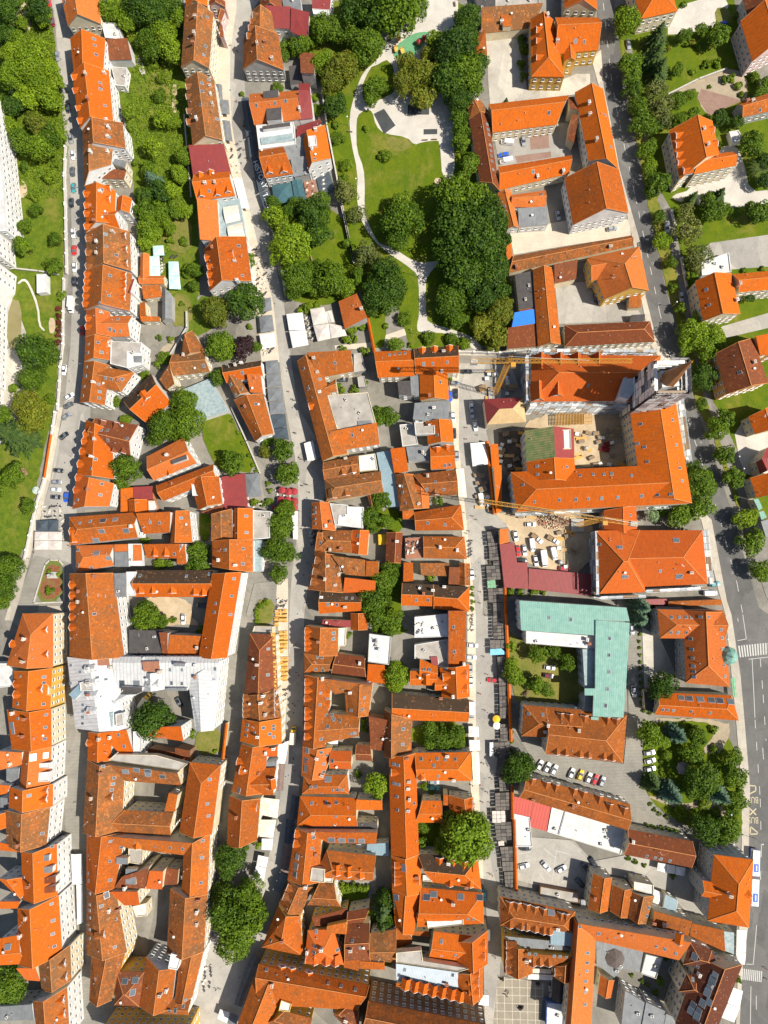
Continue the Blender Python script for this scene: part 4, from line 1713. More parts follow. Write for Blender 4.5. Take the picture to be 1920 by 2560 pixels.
def tile_mat(name, base, alt, old, oldamt, rows=True):
    """clay tiles: courses and joints from the UVs (metres), faded streaks, lichen, replaced patches"""
    m, nt, b = new_mat(name)
    uv = coords(nt, 'UV'); p = coords(nt, 'pos')
    br = nt.nodes.new('ShaderNodeTexBrick'); nt.links.new(uv, br.inputs['Vector'])
    br.inputs['Scale'].default_value = 1; br.inputs['Mortar Size'].default_value = .035
    br.inputs['Brick Width'].default_value = .42; br.inputs['Row Height'].default_value = .36
    br.inputs['Color1'].default_value = (*base, 1); br.inputs['Color2'].default_value = (*alt, 1)
    br.inputs['Mortar'].default_value = (*[v*.55 for v in base], 1); br.inputs['Bias'].default_value = -.1
    col = br.outputs[0]
    mp = nt.nodes.new('ShaderNodeMapping'); mp.inputs['Scale'].default_value = (1.6, .22, 1)
    nt.links.new(uv, mp.inputs[0])
    st = ramp(nt, noise(nt, mp.outputs[0], 1.0, 5, .7), .38, .72)
    col = mixc(nt, st, col, mixc(nt, .62, col, old))
    r1 = objrand(nt)
    big = noise(nt, p, .16, 4, .6, .4)
    fine = noise(nt, p, 1.15, 6, .78, .3)
    ad = nt.nodes.new('ShaderNodeMath'); ad.operation = 'MULTIPLY_ADD'; ad.inputs[1].default_value = .55
    nt.links.new(big, ad.inputs[0]); nt.links.new(fine, ad.inputs[2])
    ad2 = nt.nodes.new('ShaderNodeMath'); ad2.operation = 'MULTIPLY_ADD'; ad2.inputs[1].default_value = .1
    nt.links.new(r1, ad2.inputs[0]); nt.links.new(ad.outputs[0], ad2.inputs[2])
    lo = .98 - .3*oldamt
    f = ramp(nt, ad2.outputs[0], lo, lo+.14)
    ml = nt.nodes.new('ShaderNodeMath'); ml.operation = 'MULTIPLY'; ml.inputs[1].default_value = .45+.45*oldamt
    nt.links.new(f, ml.inputs[0])
    col = mixc(nt, ml.outputs[0], col, old)
    # sparse single dark/pale tiles
    vo = nt.nodes.new('ShaderNodeTexVoronoi'); vo.inputs['Scale'].default_value = 1.6; nt.links.new(uv, vo.inputs['Vector'])
    vs = nt.nodes.new('ShaderNodeSeparateColor'); nt.links.new(vo.outputs['Color'], vs.inputs[0])
    col = mixc(nt, ramp(nt, vs.outputs[0], .90-.12*oldamt, .92), col, mixc(nt, .12+.3*oldamt, col, (.10, .06, .035)))
    col = mixc(nt, ramp(nt, vs.outputs[1], .93, .95), col, mixc(nt, .04+.2*oldamt, col, (.75, .36, .14)))
    tint = mixc(nt, r1, (.84, .78, .72), (1.10, 1.10, 1.02))
    col = mixc(nt, 1.0, col, tint, 'MULTIPLY')
    nt.links.new(col, b.inputs['Base Color'])
    b.inputs['Roughness'].default_value = .85; b.inputs['Specular IOR Level'].default_value = .1
    bump(nt, b, br.outputs['Fac'], .35, -.05)
    return m

def metal_roof(name, c, c2, seam=.6, rough=.55, metal=.0, stain=.5):
    m, nt, b = new_mat(name)
    uv = coords(nt, 'UV'); p = coords(nt, 'pos')
    w = nt.nodes.new('ShaderNodeTexWave'); w.inputs['Scale'].default_value = .32/seam; w.inputs['Distortion'].default_value = 0
    w.wave_profile = 'SIN'; nt.links.new(uv, w.inputs['Vector'])
    s = ramp(nt, w.outputs[0], .9, .99)
    f = ramp(nt, noise(nt, p, .5, 5, .65), .35, .7)
    col = mixc(nt, f, c, c2)
    mp = nt.nodes.new('ShaderNodeMapping'); mp.inputs['Scale'].default_value = (1.2, .15, 1); nt.links.new(uv, mp.inputs[0])
    st = ramp(nt, noise(nt, mp.outputs[0], 1.5, 4, .7), .5, .8)
    mm = nt.nodes.new('ShaderNodeMath'); mm.operation = 'MULTIPLY'; mm.inputs[1].default_value = stain
    nt.links.new(st, mm.inputs[0])
    col = mixc(nt, mm.outputs[0], col, tuple(v*.55 for v in c2))
    col = mixc(nt, s, col, tuple(v*.6 for v in c))
    nt.links.new(col, b.inputs['Base Color'])
    b.inputs['Roughness'].default_value = rough; b.inputs['Metallic'].default_value = metal
    bump(nt, b, w.outputs[0], .3, .05)
    return m

O1 = (.66, .138, .008); O2 = (.57, .112, .007)
ROOF = {
 'o': tile_mat('orange_clay_tiles', O1, O2, (.22, .085, .026), .2),
 'r': tile_mat('red_clay_tiles', (.62, .13, .02), (.54, .108, .017), (.30, .09, .03), .1),
 'n': tile_mat('brown_orange_clay_tiles', (.40, .115, .02), (.32, .088, .017), (.15, .06, .026), .5),
 'b': tile_mat('brown_clay_tiles', (.27, .078, .032), (.20, .06, .026), (.11, .05, .028), .5),
 'x': tile_mat('dark_brown_tiles', (.15, .05, .03), (.11, .038, .025), (.08, .035, .022), .4),
 'm': tile_mat('mottled_old_tiles', (.50, .145, .028), (.38, .105, .022), (.14, .078, .038), .8),
 'o2': tile_mat('weathered_orange_tiles', (.56, .128, .012), (.43, .095, .011), (.20, .082, .03), .52),
 'o3': tile_mat('salmon_tiles', (.62, .165, .035), (.52, .13, .027), (.33, .12, .045), .3),
 'o4': tile_mat('faded_brown_orange_tiles', (.47, .125, .017), (.36, .09, .014), (.17, .08, .035), .6),
 'h': tile_mat('orange_tiles_h', O1, O2, (.19, .08, .028), .3),
 'd': metal_roof('maroon_metal', (.26, .035, .03), (.20, .03, .03), .5),
 'e': metal_roof('red_sheet', (.50, .07, .045), (.42, .06, .04), 1.2, .6, 0, .3),
 'g': metal_roof('grey_metal', (.20, .21, .21), (.13, .135, .14), .6),
 'i': metal_roof('silver_metal', (.50, .56, .60), (.42, .47, .50), .6, .45, .0, .25),
 'q': metal_roof('blue_grey_metal', (.22, .31, .35), (.17, .25, .29), .6, .5, 0, .3),
 'v': metal_roof('green_copper', (.20, .37, .30), (.125, .28, .23), .8, .65, 0, .6),
 'p': metal_roof('bare_timber_laths', (.55, .40, .20), (.46, .30, .14), .5, .8),
 'j': metal_roof('green_roofing_membrane', (.12, .21, .06), (.36, .29, .12), .9, .8, 0, .3),
 'w': metal_roof('white_seamed_sheet', (.52, .52, .51), (.40, .40, .39), 1.4, .6, 0, .22),
 'l': simple('white_roofing', (.62, .615, .595), (.46, .45, .425), .35, .7, 0, .12),
 'c': simple('concrete_roofing', (.43, .395, .345), (.27, .245, .21), .25, .9),
 'k': simple('dark_felt_and_opening', (.055, .05, .05), (.085, .075, .07), .5, .9),  # also covers the white block's courtyard opening, its shade put in as colour
 'y': simple('glass_roofing', (.22, .30, .31), (.40, .46, .45), .9, .25, 0, .2),
 't': simple('terrace_boards', (.36, .15, .08), (.28, .12, .07), .6, .8),
 'u': simple('blue_tarpaulin', (.02, .20, .75), (.015, .16, .6), .3, .5, 0, .1),
}
BLACKTILE = tile_mat('black_tiles', (.10, .062, .04), (.075, .05, .035), (.055, .042, .03), .6)
WALL = {k: simple('plaster_'+k, c, None, .25, .9, 0, .12) for k, c in {
 'white': (.74, .73, .70), 'cream': (.74, .64, .44), 'yellow': (.74, .45, .09), 'ochre': (.62, .33, .09), 'pink': (.72, .52, .48),
 'grey': (.44, .43, .40), 'brown': (.30, .17, .10), 'orange': (.55, .24, .10), 'maroon': (.25, .08, .07), 'concrete': (.46, .45, .41),
 'brick': (.42, .20, .13), 'blue': (.05, .16, .5)}.items()}
CAP = simple('ridge_mortar', (.62, .27, .09), (.5, .17, .04), .5, .85)
CHIM = [simple('chimney_render', (.60, .54, .46), (.45, .38, .3), 1.2, .9), simple('chimney_brick', (.42, .17, .09), (.3, .12, .07), 1.2, .9),
        simple('chimney_white', (.76, .74, .69), (.6, .57, .5), 1.2, .9)]
DARK = simple('dark_opening', (.03, .028, .026), (.05, .045, .04), 1, .6, 0, 0)
FRAME = simple('white_window_frame', (.78, .77, .73), None, 1, .6, 0, 0)
def glass_mat(name, c, rough=.12):
    m, nt, b = new_mat(name)
    r = mixc(nt, objrand(nt), c, tuple(min(1, v*3+.02) for v in c))
    nt.links.new(r, b.inputs['Base Color']); b.inputs['Roughness'].default_value = rough
    b.inputs['Specular IOR Level'].default_value = .8
    return m
GLASS = glass_mat('window_glass', (.035, .042, .05)); SKYG = glass_mat('roof_window_glass', (.05, .06, .066), .15)
GREYM = simple('grey_sheet_metal', (.42, .45, .46), (.34, .36, .37), .8, .5)
STEEL = simple('galvanised_steel', (.55, .56, .56), (.42, .43, .44), .8, .45, .3)
WOOD = simple('weathered_wood', (.30, .20, .11), (.22, .14, .08), 1.5, .8)
OWOOD = simple('orange_stained_wood', (.78, .43, .10), (.66, .33, .07), 1.5, .7)
BLACK = simple('black_paint', (.025, .025, .028), None, 1, .5, 0, 0)
YELLOW = simple('yellow_paint', (.58, .29, .02), (.45, .21, .015), 1, .5)
CLOTH = {k: simple('canvas_'+k, c, None, .5, .85, 0, .06) for k, c in {
 'white': (.82, .81, .77), 'cream': (.76, .69, .55), 'pale': (.62, .56, .50), 'grey': (.17, .18, .19), 'slate': (.055, .075, .095),
 'teal': (.045, .12, .14), 'turq': (.52, .78, .72), 'taupe': (.20, .14, .12), 'red': (.36, .035, .04), 'yellow': (.85, .50, .02),
 'green': (.20, .42, .24), 'blue': (.22, .55, .72), 'stall': (.14, .125, .11)}.items()}

def ground_mat(name, c, c2, scale=.15, grain=.3, cracks=0, kind='plain'):
    m, nt, b = new_mat(name)
    p = coords(nt, 'pos')
    col = mixc(nt, ramp(nt, noise(nt, p, scale, 8, .72, .5), .36, .64), c, c2)
    g = ramp(nt, noise(nt, p, 2.4, 4, .75), .25, .75)
    col = mixc(nt, grain, col, mixc(nt, g, (.2, .2, .2), (1.1, 1.1, 1.1)), 'MULTIPLY')
    if kind in ('pavers', 'cobble', 'brick'):
        br = nt.nodes.new('ShaderNodeTexBrick'); nt.links.new(p, br.inputs['Vector']); br.offset = 0 if kind == 'pavers' else .5
        s = {'pavers': (2.9, .06), 'cobble': (.55, .06), 'brick': (.6, .03)}[kind]
        br.inputs['Scale'].default_value = 1; br.inputs['Brick Width'].default_value = s[0]; br.inputs['Row Height'].default_value = s[0]
        br.inputs['Mortar Size'].default_value = s[1]
        f = br.outputs['Fac']
        col = mixc(nt, f, col, (.62, .58, .48) if kind == 'pavers' else tuple(v*.6 for v in c2))
    if kind == 'grass':
        dry = ramp(nt, noise(nt, p, .075, 5, .7, .8), .52, .72)
        mm = nt.nodes.new('ShaderNodeMath'); mm.operation = 'MULTIPLY'; mm.inputs[1].default_value = .75; nt.links.new(dry, mm.inputs[0])
        col = mixc(nt, mm.outputs[0], col, (.25, .20, .05))
        pt = ramp(nt, noise(nt, p, .45, 7, .8, .6), .5, .66)
        m4 = nt.nodes.new('ShaderNodeMath'); m4.operation = 'MULTIPLY'; m4.inputs[1].default_value = .55; nt.links.new(pt, m4.inputs[0])
        col = mixc(nt, m4.outputs[0], col, (.045, .095, .006))
        blade = ramp(nt, noise(nt, p, 6, 3, .8), .3, .7)
        col = mixc(nt, .35, col, mixc(nt, blade, (.45, .5, .4), (1.25, 1.2, 1.0)), 'MULTIPLY')
        bump(nt, b, noise(nt, p, 1.2, 5, .8), .8, .35)
    if kind in ('plain', 'cobble', 'pavers') and cracks:
        mp = nt.nodes.new('ShaderNodeMapping'); mp.inputs['Rotation'].default_value = (0, 0, .35); mp.inputs['Scale'].default_value = (.11, .05, 1); nt.links.new(p, mp.inputs[0])
        v2 = nt.nodes.new('ShaderNodeTexVoronoi'); v2.distance = 'CHEBYCHEV'; v2.inputs['Scale'].default_value = 1; nt.links.new(mp.outputs[0], v2.inputs['Vector'])
        sp = nt.nodes.new('ShaderNodeSeparateColor'); nt.links.new(v2.outputs['Color'], sp.inputs[0])
        col = mixc(nt, 1, col, mixc(nt, ramp(nt, sp.outputs[0], 0, 1), (.80, .80, .81), (1.1, 1.09, 1.06)), 'MULTIPLY')
        st = ramp(nt, noise(nt, p, .35, 6, .75, .6), .56, .74)
        m3 = nt.nodes.new('ShaderNodeMath'); m3.operation = 'MULTIPLY'; m3.inputs[1].default_value = .5; nt.links.new(st, m3.inputs[0])
        col = mixc(nt, m3.outputs[0], col, tuple(v*.5 for v in c2))
    if cracks:
        w = nt.nodes.new('ShaderNodeTexVoronoi'); w.feature = 'DISTANCE_TO_EDGE'; w.inputs['Scale'].default_value = .11
        nv = nt.nodes.new('ShaderNodeMix'); nv.data_type = 'VECTOR'; nv.inputs[0].default_value = .12
        nz = nt.nodes.new('ShaderNodeTexNoise'); nz.inputs['Scale'].default_value = .4; nt.links.new(p, nz.inputs['Vector'])
        ad = nt.nodes.new('ShaderNodeVectorMath'); ad.operation = 'MULTIPLY_ADD'; ad.inputs[1].default_value = (3, 3, 3)
        nt.links.new(nz.outputs['Color'], ad.inputs[0]); nt.links.new(p, ad.inputs[2]); nt.links.new(ad.outputs[0], w.inputs['Vector'])
        cr = ramp(nt, w.outputs['Distance'], .012, .0)
        mm = nt.nodes.new('ShaderNodeMath'); mm.operation = 'MULTIPLY'; mm.inputs[1].default_value = cracks; nt.links.new(cr, mm.inputs[0])
        col = mixc(nt, mm.outputs[0], col, tuple(v*.55 for v in c))
    nt.links.new(col, b.inputs['Base Color']); b.inputs['Roughness'].default_value = .92
    b.inputs['Specular IOR Level'].default_value = .2
    return m
GM = {
 'base': ('ground', ground_mat('courtyard_ground', (.30, .28, .24), (.19, .178, .15), .08, .35, .5)),
 'grass': ('lawn', ground_mat('lawn_grass', (.080, .135, .004), (.135, .172, .005), .12, .2, 0, 'grass')),
 'meadow': ('meadow', ground_mat('meadow_grass', (.16, .20, .014), (.07, .13, .008), .35, .3, 0, 'grass')),
 'grassd': ('dry_lawn', ground_mat('dry_grass', (.24, .21, .06), (.15, .17, .03), .15, .25, 0, 'grass')),
 'grassy': ('verge', ground_mat('verge_grass', (.25, .22, .04), (.13, .17, .02), .2, .25, 0, 'grass')),
 'asphalt': ('road', ground_mat('road_asphalt', (.165, .16, .15), (.125, .122, .116), .1, .2, .5)),
 'asphaltl': ('road', ground_mat('worn_pale_asphalt', (.42, .395, .35), (.33, .31, .275), .1, .25, .5)),
 'pale': ('forecourt', ground_mat('pale_concrete', (.57, .53, .455), (.43, .395, .33), .12, .25, .3)),
 'pathc': ('path', ground_mat('fine_gravel_path', (.58, .54, .47), (.47, .435, .38), .15, .25)),
 'path': ('path', ground_mat('earth_path', (.40, .33, .23), (.31, .25, .17), .2, .25)),
 'stone': ('pavement', ground_mat('stone_pavement', (.54, .49, .41), (.43, .385, .31), .2, .25, .3)),
 'stonew': ('pavement', ground_mat('pale_stone_pavement', (.66, .575, .455), (.54, .465, .36), .2, .22, 0, 'brick')),
 'pavement': ('pavement', ground_mat('grey_pavement', (.29, .27, .235), (.22, .205, .18), .2, .25, .3)),
 'cobble': ('cobbled_street', ground_mat('granite_setts', (.37, .345, .295), (.25, .235, .20), .15, .35, 0, 'cobble')),
 'brick': ('brick_paving', ground_mat('brick_paving', (.34, .22, .17), (.27, .17, .13), .3, .3, 0, 'brick')),
 'pavers': ('square_paving', ground_mat('square_paving', (.33, .29, .22), (.25, .22, .17), .2, .3, 0, 'pavers')),
 'sand': ('sandy_ground', ground_mat('sandy_ground', (.56, .44, .29), (.42, .32, .2), .2, .35)),
 'darksoil': ('excavation_floor', ground_mat('dark_soil', (.10, .085, .07), (.16, .13, .10), .3, .4)),  # plain dark brown floor for the pit in the site yard
 'rubber': ('playground_surface', ground_mat('green_rubber', (.14, .34, .17), (.11, .28, .14), .2, .2)),
 'slate': ('boule_court', ground_mat('dark_slabs', (.075, .085, .085), (.055, .06, .06), .3, .3, 0, 'brick')),
 'pondwater': ('pond', simple('murky_water', (.20, .17, .07), (.24, .21, .10), .15, .15, 0, .1)),
 'lawnedge': ('border_grass', ground_mat('border_grass', (.10, .17, .03), (.2, .2, .05), .3, .3, 0, 'grass')),
 'flowers': ('flower_bed', ground_mat('flower_bed', (.28, .05, .035), (.20, .17, .06), .55, .5)),
}

# ---------------------------------------------------------------- mesh helpers
class MB:
    def __init__(s): s.v = []; s.f = []; s.m = []; s.uv = []
    def face(s, pts, mi=0, uvs=None):
        i = len(s.v); s.v += [tuple(p) for p in pts]; s.f.append(tuple(range(i, i+len(pts)))); s.m.append(mi)
        s.uv.append(uvs)
    def box(s, c, size, rz=0, mi=0, taper=1, M=None):
        x, y, z = (d/2 for d in size); t = taper
        P = [Vector(q) for q in ((-x, -y, -z), (x, -y, -z), (x, y, -z), (-x, y, -z), (-x*t, -y*t, z), (x*t, -y*t, z), (x*t, y*t, z), (-x*t, y*t, z))]
        R = (M or Matrix.Rotation(rz, 3, 'Z')); c = Vector(c)
        P = [R @ q + c for q in P]
        for f in ((0, 3, 2, 1), (4, 5, 6, 7), (0, 1, 5, 4), (1, 2, 6, 5), (2, 3, 7, 6), (3, 0, 4, 7)): s.face([P[k] for k in f], mi)
    def bar(s, a, b, r, mi=0, n=4):
        a, b = Vector(a), Vector(b); d = b-a
        if d.length < 1e-4: return
        q = d.to_track_quat('Z', 'Y'); R = []
        for e in (a, b): R.append([e + q @ Vector((r*math.cos(6.283*(k+.5)/n), r*math.sin(6.283*(k+.5)/n), 0)) for k in range(n)])
        for k in range(n): s.face([R[0][k], R[0][(k+1) % n], R[1][(k+1) % n], R[1][k]], mi)
        s.face(R[0][::-1], mi); s.face(R[1], mi)
    def lathe(s, c, prof, n=10, mi=0, sx=1, sy=1):
        c = Vector(c); rings = [[c+Vector((r*sx*math.cos(6.283*k/n), r*sy*math.sin(6.283*k/n), z)) for k in range(n)] for r, z in prof]
        for a, b in zip(rings, rings[1:]):
            for k in range(n): s.face([a[k], a[(k+1) % n], b[(k+1) % n], b[k]], mi)
        s.face(rings[-1], mi); s.face(rings[0][::-1], mi)
    def prism(s, poly, z0, z1, mi=0, mtop=None, bottom=True):
        A = [Vector((p[0], p[1], z0)) for p in poly]; B = [Vector((p[0], p[1], z1)) for p in poly]; n = len(poly)
        for k in range(n): s.face([A[k], A[(k+1) % n], B[(k+1) % n], B[k]], mi)
        s.face(B, mi if mtop is None else mtop)
        if bottom: s.face(A[::-1], mi)
    def mesh(s, name, mats, smooth=False):
        me = bpy.data.meshes.new(name); me.from_pydata(s.v, [], s.f)
        for m in mats: me.materials.append(m)
        me.polygons.foreach_set('material_index', s.m)
        if any(s.uv):
            ul = me.uv_layers.new(name='UVMap'); k = 0
            for u, f in zip(s.uv, s.f):
                for j in range(len(f)): ul.data[k].uv = u[j] if u else (0, 0); k += 1
        if smooth: me.polygons.foreach_set('use_smooth', [True]*len(s.f))
        me.update(); return me

def ob(name, data, parent=None, loc=None, rot=None, scale=None):
    o = bpy.data.objects.new(name, data); COL.objects.link(o)
    if parent: o.parent = parent
    if loc is not None: o.location = loc
    if rot is not None:
        if isinstance(rot, Quaternion): o.rotation_mode = 'QUATERNION'; o.rotation_quaternion = rot
        elif isinstance(rot, (int, float)): o.rotation_euler = (0, 0, rot)
        else: o.rotation_euler = rot
    if scale is not None: o.scale = scale
    return o
def thing(name, label, cat, loc=(0, 0, 0), rz=0, group=None):
    o = ob(name, None, None, loc, rz); o.empty_display_size = .5
    tag(o, label, cat, group); return o
def tag(o, label, cat, group=None):
    o['label'] = label; o['category'] = cat
    if group: o['group'] = group
PENDING = []     # things whose label needs an ordinal when several share the phrase
def later(o, desc, noun, phrase, px, cat, group, words=None):
    o['category'] = cat; o['group'] = group; PENDING.append((o, desc, noun, phrase, px))
ORD = 'first second third fourth fifth sixth seventh eighth ninth tenth'.split()
def ordw(n):
    if n < 10: return ORD[n]
    T = {10: 'eleventh', 11: 'twelfth', 12: 'thirteenth', 13: 'fourteenth', 14: 'fifteenth', 15: 'sixteenth', 16: 'seventeenth', 17: 'eighteenth', 18: 'nineteenth', 19: 'twentieth'}
    if n in T: return T[n]
    tens = {2: 'twenty', 3: 'thirty', 4: 'forty', 5: 'fifty', 6: 'sixty', 7: 'seventy', 8: 'eighty', 9: 'ninety'}
    n += 1
    if n >= 100: return 'hundredth'
    return tens[n//10] + ('' if n % 10 == 0 else '-'+ORD[n % 10-1]) if n % 10 else {2: 'twentieth', 3: 'thirtieth', 4: 'fortieth', 5: 'fiftieth', 6: 'sixtieth', 7: 'seventieth', 8: 'eightieth', 9: 'ninetieth'}[n//10]
def finish_labels():
    g = {}
    for t in PENDING: g.setdefault((t[1], t[2], t[3]), []).append(t)
    for (desc, noun, phrase), L in g.items():
        L.sort(key=lambda t: (t[4][1], t[4][0]))
        for k, t in enumerate(L):
            if len(L) == 1: t[0]['label'] = f'{desc} {noun} {phrase}'
            elif k == 0: t[0]['label'] = f'{desc} {noun} {phrase}, topmost of its {len(L)}'
            elif k == len(L)-1: t[0]['label'] = f'{desc} {noun} {phrase}, lowest of its {len(L)}'
            else: t[0]['label'] = f'{desc} {noun} {phrase}, {ordw(k)} from the top'

def inpoly(x, y, P):
    c = False; n = len(P); j = n-1
    for i in range(n):
        xi, yi = P[i][0], P[i][1]; xj, yj = P[j][0], P[j][1]
        if (yi > y) != (yj > y) and x < (xj-xi)*(y-yi)/(yj-yi)+xi: c = not c
        j = i
    return c

# ---------------------------------------------------------------- ground
class Tile:
    ox = oy = 0; s = 3.456
TL = Tile()
def PX(x, y): return (TL.ox + x/TL.s, TL.oy + y/TL.s)
def W3(x, y, z=0.0): return unp(*PX(x, y), z)
def setT(a):
    TL.ox, TL.oy = float(a[0]), float(a[1]); TL.s = float(a[2]) if len(a) > 2 else 3.456
def pairs(a): 
    a = [float(v) for v in a]; return list(zip(a[0::2], a[1::2]))
PATCH = []
def gz(p):
    z = 0.0
    for P, zz, bb in PATCH:
        if bb[0] <= p[0] <= bb[2] and bb[1] <= p[1] <= bb[3] and inpoly(p[0], p[1], P): z = max(z, zz)
    return z
def chaikin(P):
    Q = []
    n = len(P)
    for i in range(n):
        a, b = P[i], P[(i+1) % n]
        Q.append(a*.75+b*.25); Q.append(a*.25+b*.75)
    return Q
def ragged(P):
    Q = []; rn = random.Random(len(P)); n = len(P)
    for i in range(n):
        a, b = P[i], P[(i+1) % n]; k = max(1, int((b-a).length/1.6))
        for j in range(k):
            p = a.lerp(b, j/k); Q.append(Vector((p.x+rn.gauss(0, .22), p.y+rn.gauss(0, .22), 0)))
    return Q
def sheet(name, P, z, mat):
    me = bpy.data.meshes.new(name)
    tr = tessellate_polygon([[Vector((p[0], p[1], 0)) for p in P]])
    me.from_pydata([(p[0], p[1], z) for p in P], [], [tuple(t) for t in tr])
    bm = bmesh.new(); bm.from_mesh(me)
    for f in bm.faces:
        if f.normal.z < 0: f.normal_flip()
    bm.to_mesh(me); bm.free()
    me.materials.append(mat)
    o = ob(name, me); o['kind'] = 'structure'; return o
def add_patch(mat, pts):
    P = [W3(x, y) for x, y in pts]
    if mat in ('grass', 'meadow', 'pathc', 'path', 'grassd', 'flowers', 'lawnedge', 'sand', 'rubber', 'pondwater'): P = chaikin(P)
    if mat in ('grass', 'meadow', 'grassd', 'sand', 'path', 'flowers', 'darksoil', 'grassy'): P = ragged(P)
    z = .012+.0045*len(PATCH)
    xs = [p[0] for p in P]; ys = [p[1] for p in P]
    PATCH.append((P, z, (min(xs), min(ys), max(xs), max(ys))))
    sheet(GM[mat][0], P, z, GM[mat][1])
MARKW = simple('road_paint_white', (.55, .54, .5), (.45, .44, .41), 1.2, .8)
MARKY = simple('road_paint_yellow', (.50, .43, .28), (.5, .42, .25), 1.2, .8)
MZ = [.004]
def strip(pts, w, mat, dash=0):
    MZ[0] += .0006; z = MZ[0]+max(gz(p) for a, b in zip(pts, pts[1:]) for p in (a, b, (a+b)/2))
    mb = MB()
    for a, b in zip(pts, pts[1:]):
        d = (b-a); L = d.length; d.normalize(); nrm = Vector((-d.y, d.x, 0))*w/2
        segs = [(0, L)] if not dash else [(t, min(t+dash, L)) for t in [k*dash*2.6 for k in range(int(L/(dash*2.6))+1)]]
        for s0, s1 in segs:
            p, q = a+d*s0, a+d*s1
            mb.face([Vector((v.x, v.y, z)) for v in (p-nrm, q-nrm, q+nrm, p+nrm)])
    o = ob('road_marking', mb.mesh('road_marking', [mat])); o['kind'] = 'structure'
def load_ground(txt):
    P = []
    big = 420
    sheet('ground', [Vector((-big, -big)), Vector((big, -big)), Vector((big, big)), Vector((-big, big))], 0.0, GM['base'][1])
    for ln in txt.strip().splitlines():
        a = ln.split()
        if a[0] == 'T': setT(a[1:])
        elif a[0] == 'A': add_patch(a[1], pairs(a[2:]))
        elif a[0] == 'm':
            pts = [W3(x, y) for x, y in pairs(a[2:])]
            strip(pts, .22 if a[1] != 'yellow' else .45, MARKY if a[1] == 'yellow' else MARKW, 3.2 if a[1] == 'dash' else 0)
        elif a[0] == 'x':
            v = [float(t) for t in a[1:]]; q = [W3(v[i], v[i+1]) for i in (0, 2, 4, 6)]; n = int(v[8])
            MZ[0] += .0006; zz = MZ[0]+max(gz(p) for p in q); mb = MB()
            for k in range(n):
                t0, t1 = (k+.2)/n, (k+.72)/n
                f = [q[0].lerp(q[1], t0), q[0].lerp(q[1], t1), q[3].lerp(q[2], t1), q[3].lerp(q[2], t0)]
                mb.face([Vector((p.x, p.y, zz)) for p in f])
            o = ob('zebra_crossing', mb.mesh('zebra_crossing', [MARKW])); o['kind'] = 'structure'
# ---------------------------------------------------------------- shared building pieces
def window_mesh():
    mb = MB()
    mb.box((0, 0, 0), (1.15, .14, 1.6), 0, 0)
    mb.face([(-.45, -.075, -.68), (-.05, -.075, -.68), (-.05, -.075, .68), (-.45, -.075, .68)], 1)
    mb.face([(.05, -.075, -.68), (.45, -.075, -.68), (.45, -.075, .68), (.05, -.075, .68)], 1)
    mb.box((0, -.1, -.86), (1.4, .34, .1), 0, 0)
    return mb.mesh('window', [FRAME, GLASS])
def skylight_mesh(w, l, name):
    mb = MB()
    mb.box((0, 0, .07), (w+.18, l+.18, .16), 0, 0)
    mb.face([(-w/2, -l/2, .157), (w/2, -l/2, .157), (w/2, l/2, .157), (-w/2, l/2, .157)], 1)
    return mb
WIN = window_mesh()
SKY = skylight_mesh(.85, 1.25, 'roof_window').mesh('roof_window', [GREYM, SKYG])
SKYB = skylight_mesh(2.2, 1.9, 'roof_window').mesh('large_roof_window', [STEEL, SKYG])
def chimney_mesh(k, h):
    mb = MB(); mb.box((0, 0, h/2-.8), (.75, 1.15, h+1.6)); mb.box((0, 0, h+.06), (.98, 1.38, .14)); 
    for y in (-.28, .28): mb.lathe((0, y, h+.1), [(.15, 0), (.13, .38)], 6, 1); mb.lathe((0, y, h+.38), [(.09, .1), (.09, .102)], 6, 2)
    return mb.mesh('chimney', [CHIM[k], CHIM[1], DARK])
CHM = [chimney_mesh(k, h) for k in range(3) for h in (1.3, 1.9)]
DORM = {}
def dormer_mesh(rk):
    """gabled dormer, front at y=0 facing -y, running back (+y) into the slope"""
    if rk in DORM: return DORM[rk]
    mb = MB(); w, e, r, d = 1.2, .95, 2.15, 3.6
    A = [(-w, 0, -1), (w, 0, -1), (w, 0, e), (0, 0, r-.05), (-w, 0, e)]
    mb.face(A, 0)
    for s in (-1, 1):
        mb.face([(s*w, 0, -1), (s*w, d, -1), (s*w, d, e), (s*w, 0, e)], 0)
        q = [(s*(w+.22), -.28, e-.2), (s*(w+.22), d, e-.2), (0, d, r), (0, -.28, r)]
        mb.face(q, 1, [(0, 0), (3.4, 0), (3.4, 1.4), (0, 1.4)])
        mb.face([(x, y, z-.12) for x, y, z in q], 1)
        mb.face([q[0], q[3], (0, -.28, r-.12), (q[0][0], -.28, e-.32)], 2)
        mb.bar(q[0], q[3], .09, 2)
    DORM[rk] = mb.mesh('dormer', [WALL['white'] if rk in 'orhmw' else WALL['cream'], ROOF.get(rk, ROOF['o']), FRAME])
    return DORM[rk]
def dwin_mesh():
    mb = MB(); mb.box((0, -.03, .25), (1.15, .1, 1.25), 0, 0)
    for s in (-1, 1): mb.face([(s*.28-.22, -.085, -.25), (s*.28+.22, -.085, -.25), (s*.28+.22, -.085, .75), (s*.28-.22, -.085, .75)], 1)
    return mb.mesh('dormer_window', [FRAME, GLASS])
DWIN = dwin_mesh()

PEND_B = []; FOOT = []      # footprints (poly, height) of every wing, for hiding windows on party walls

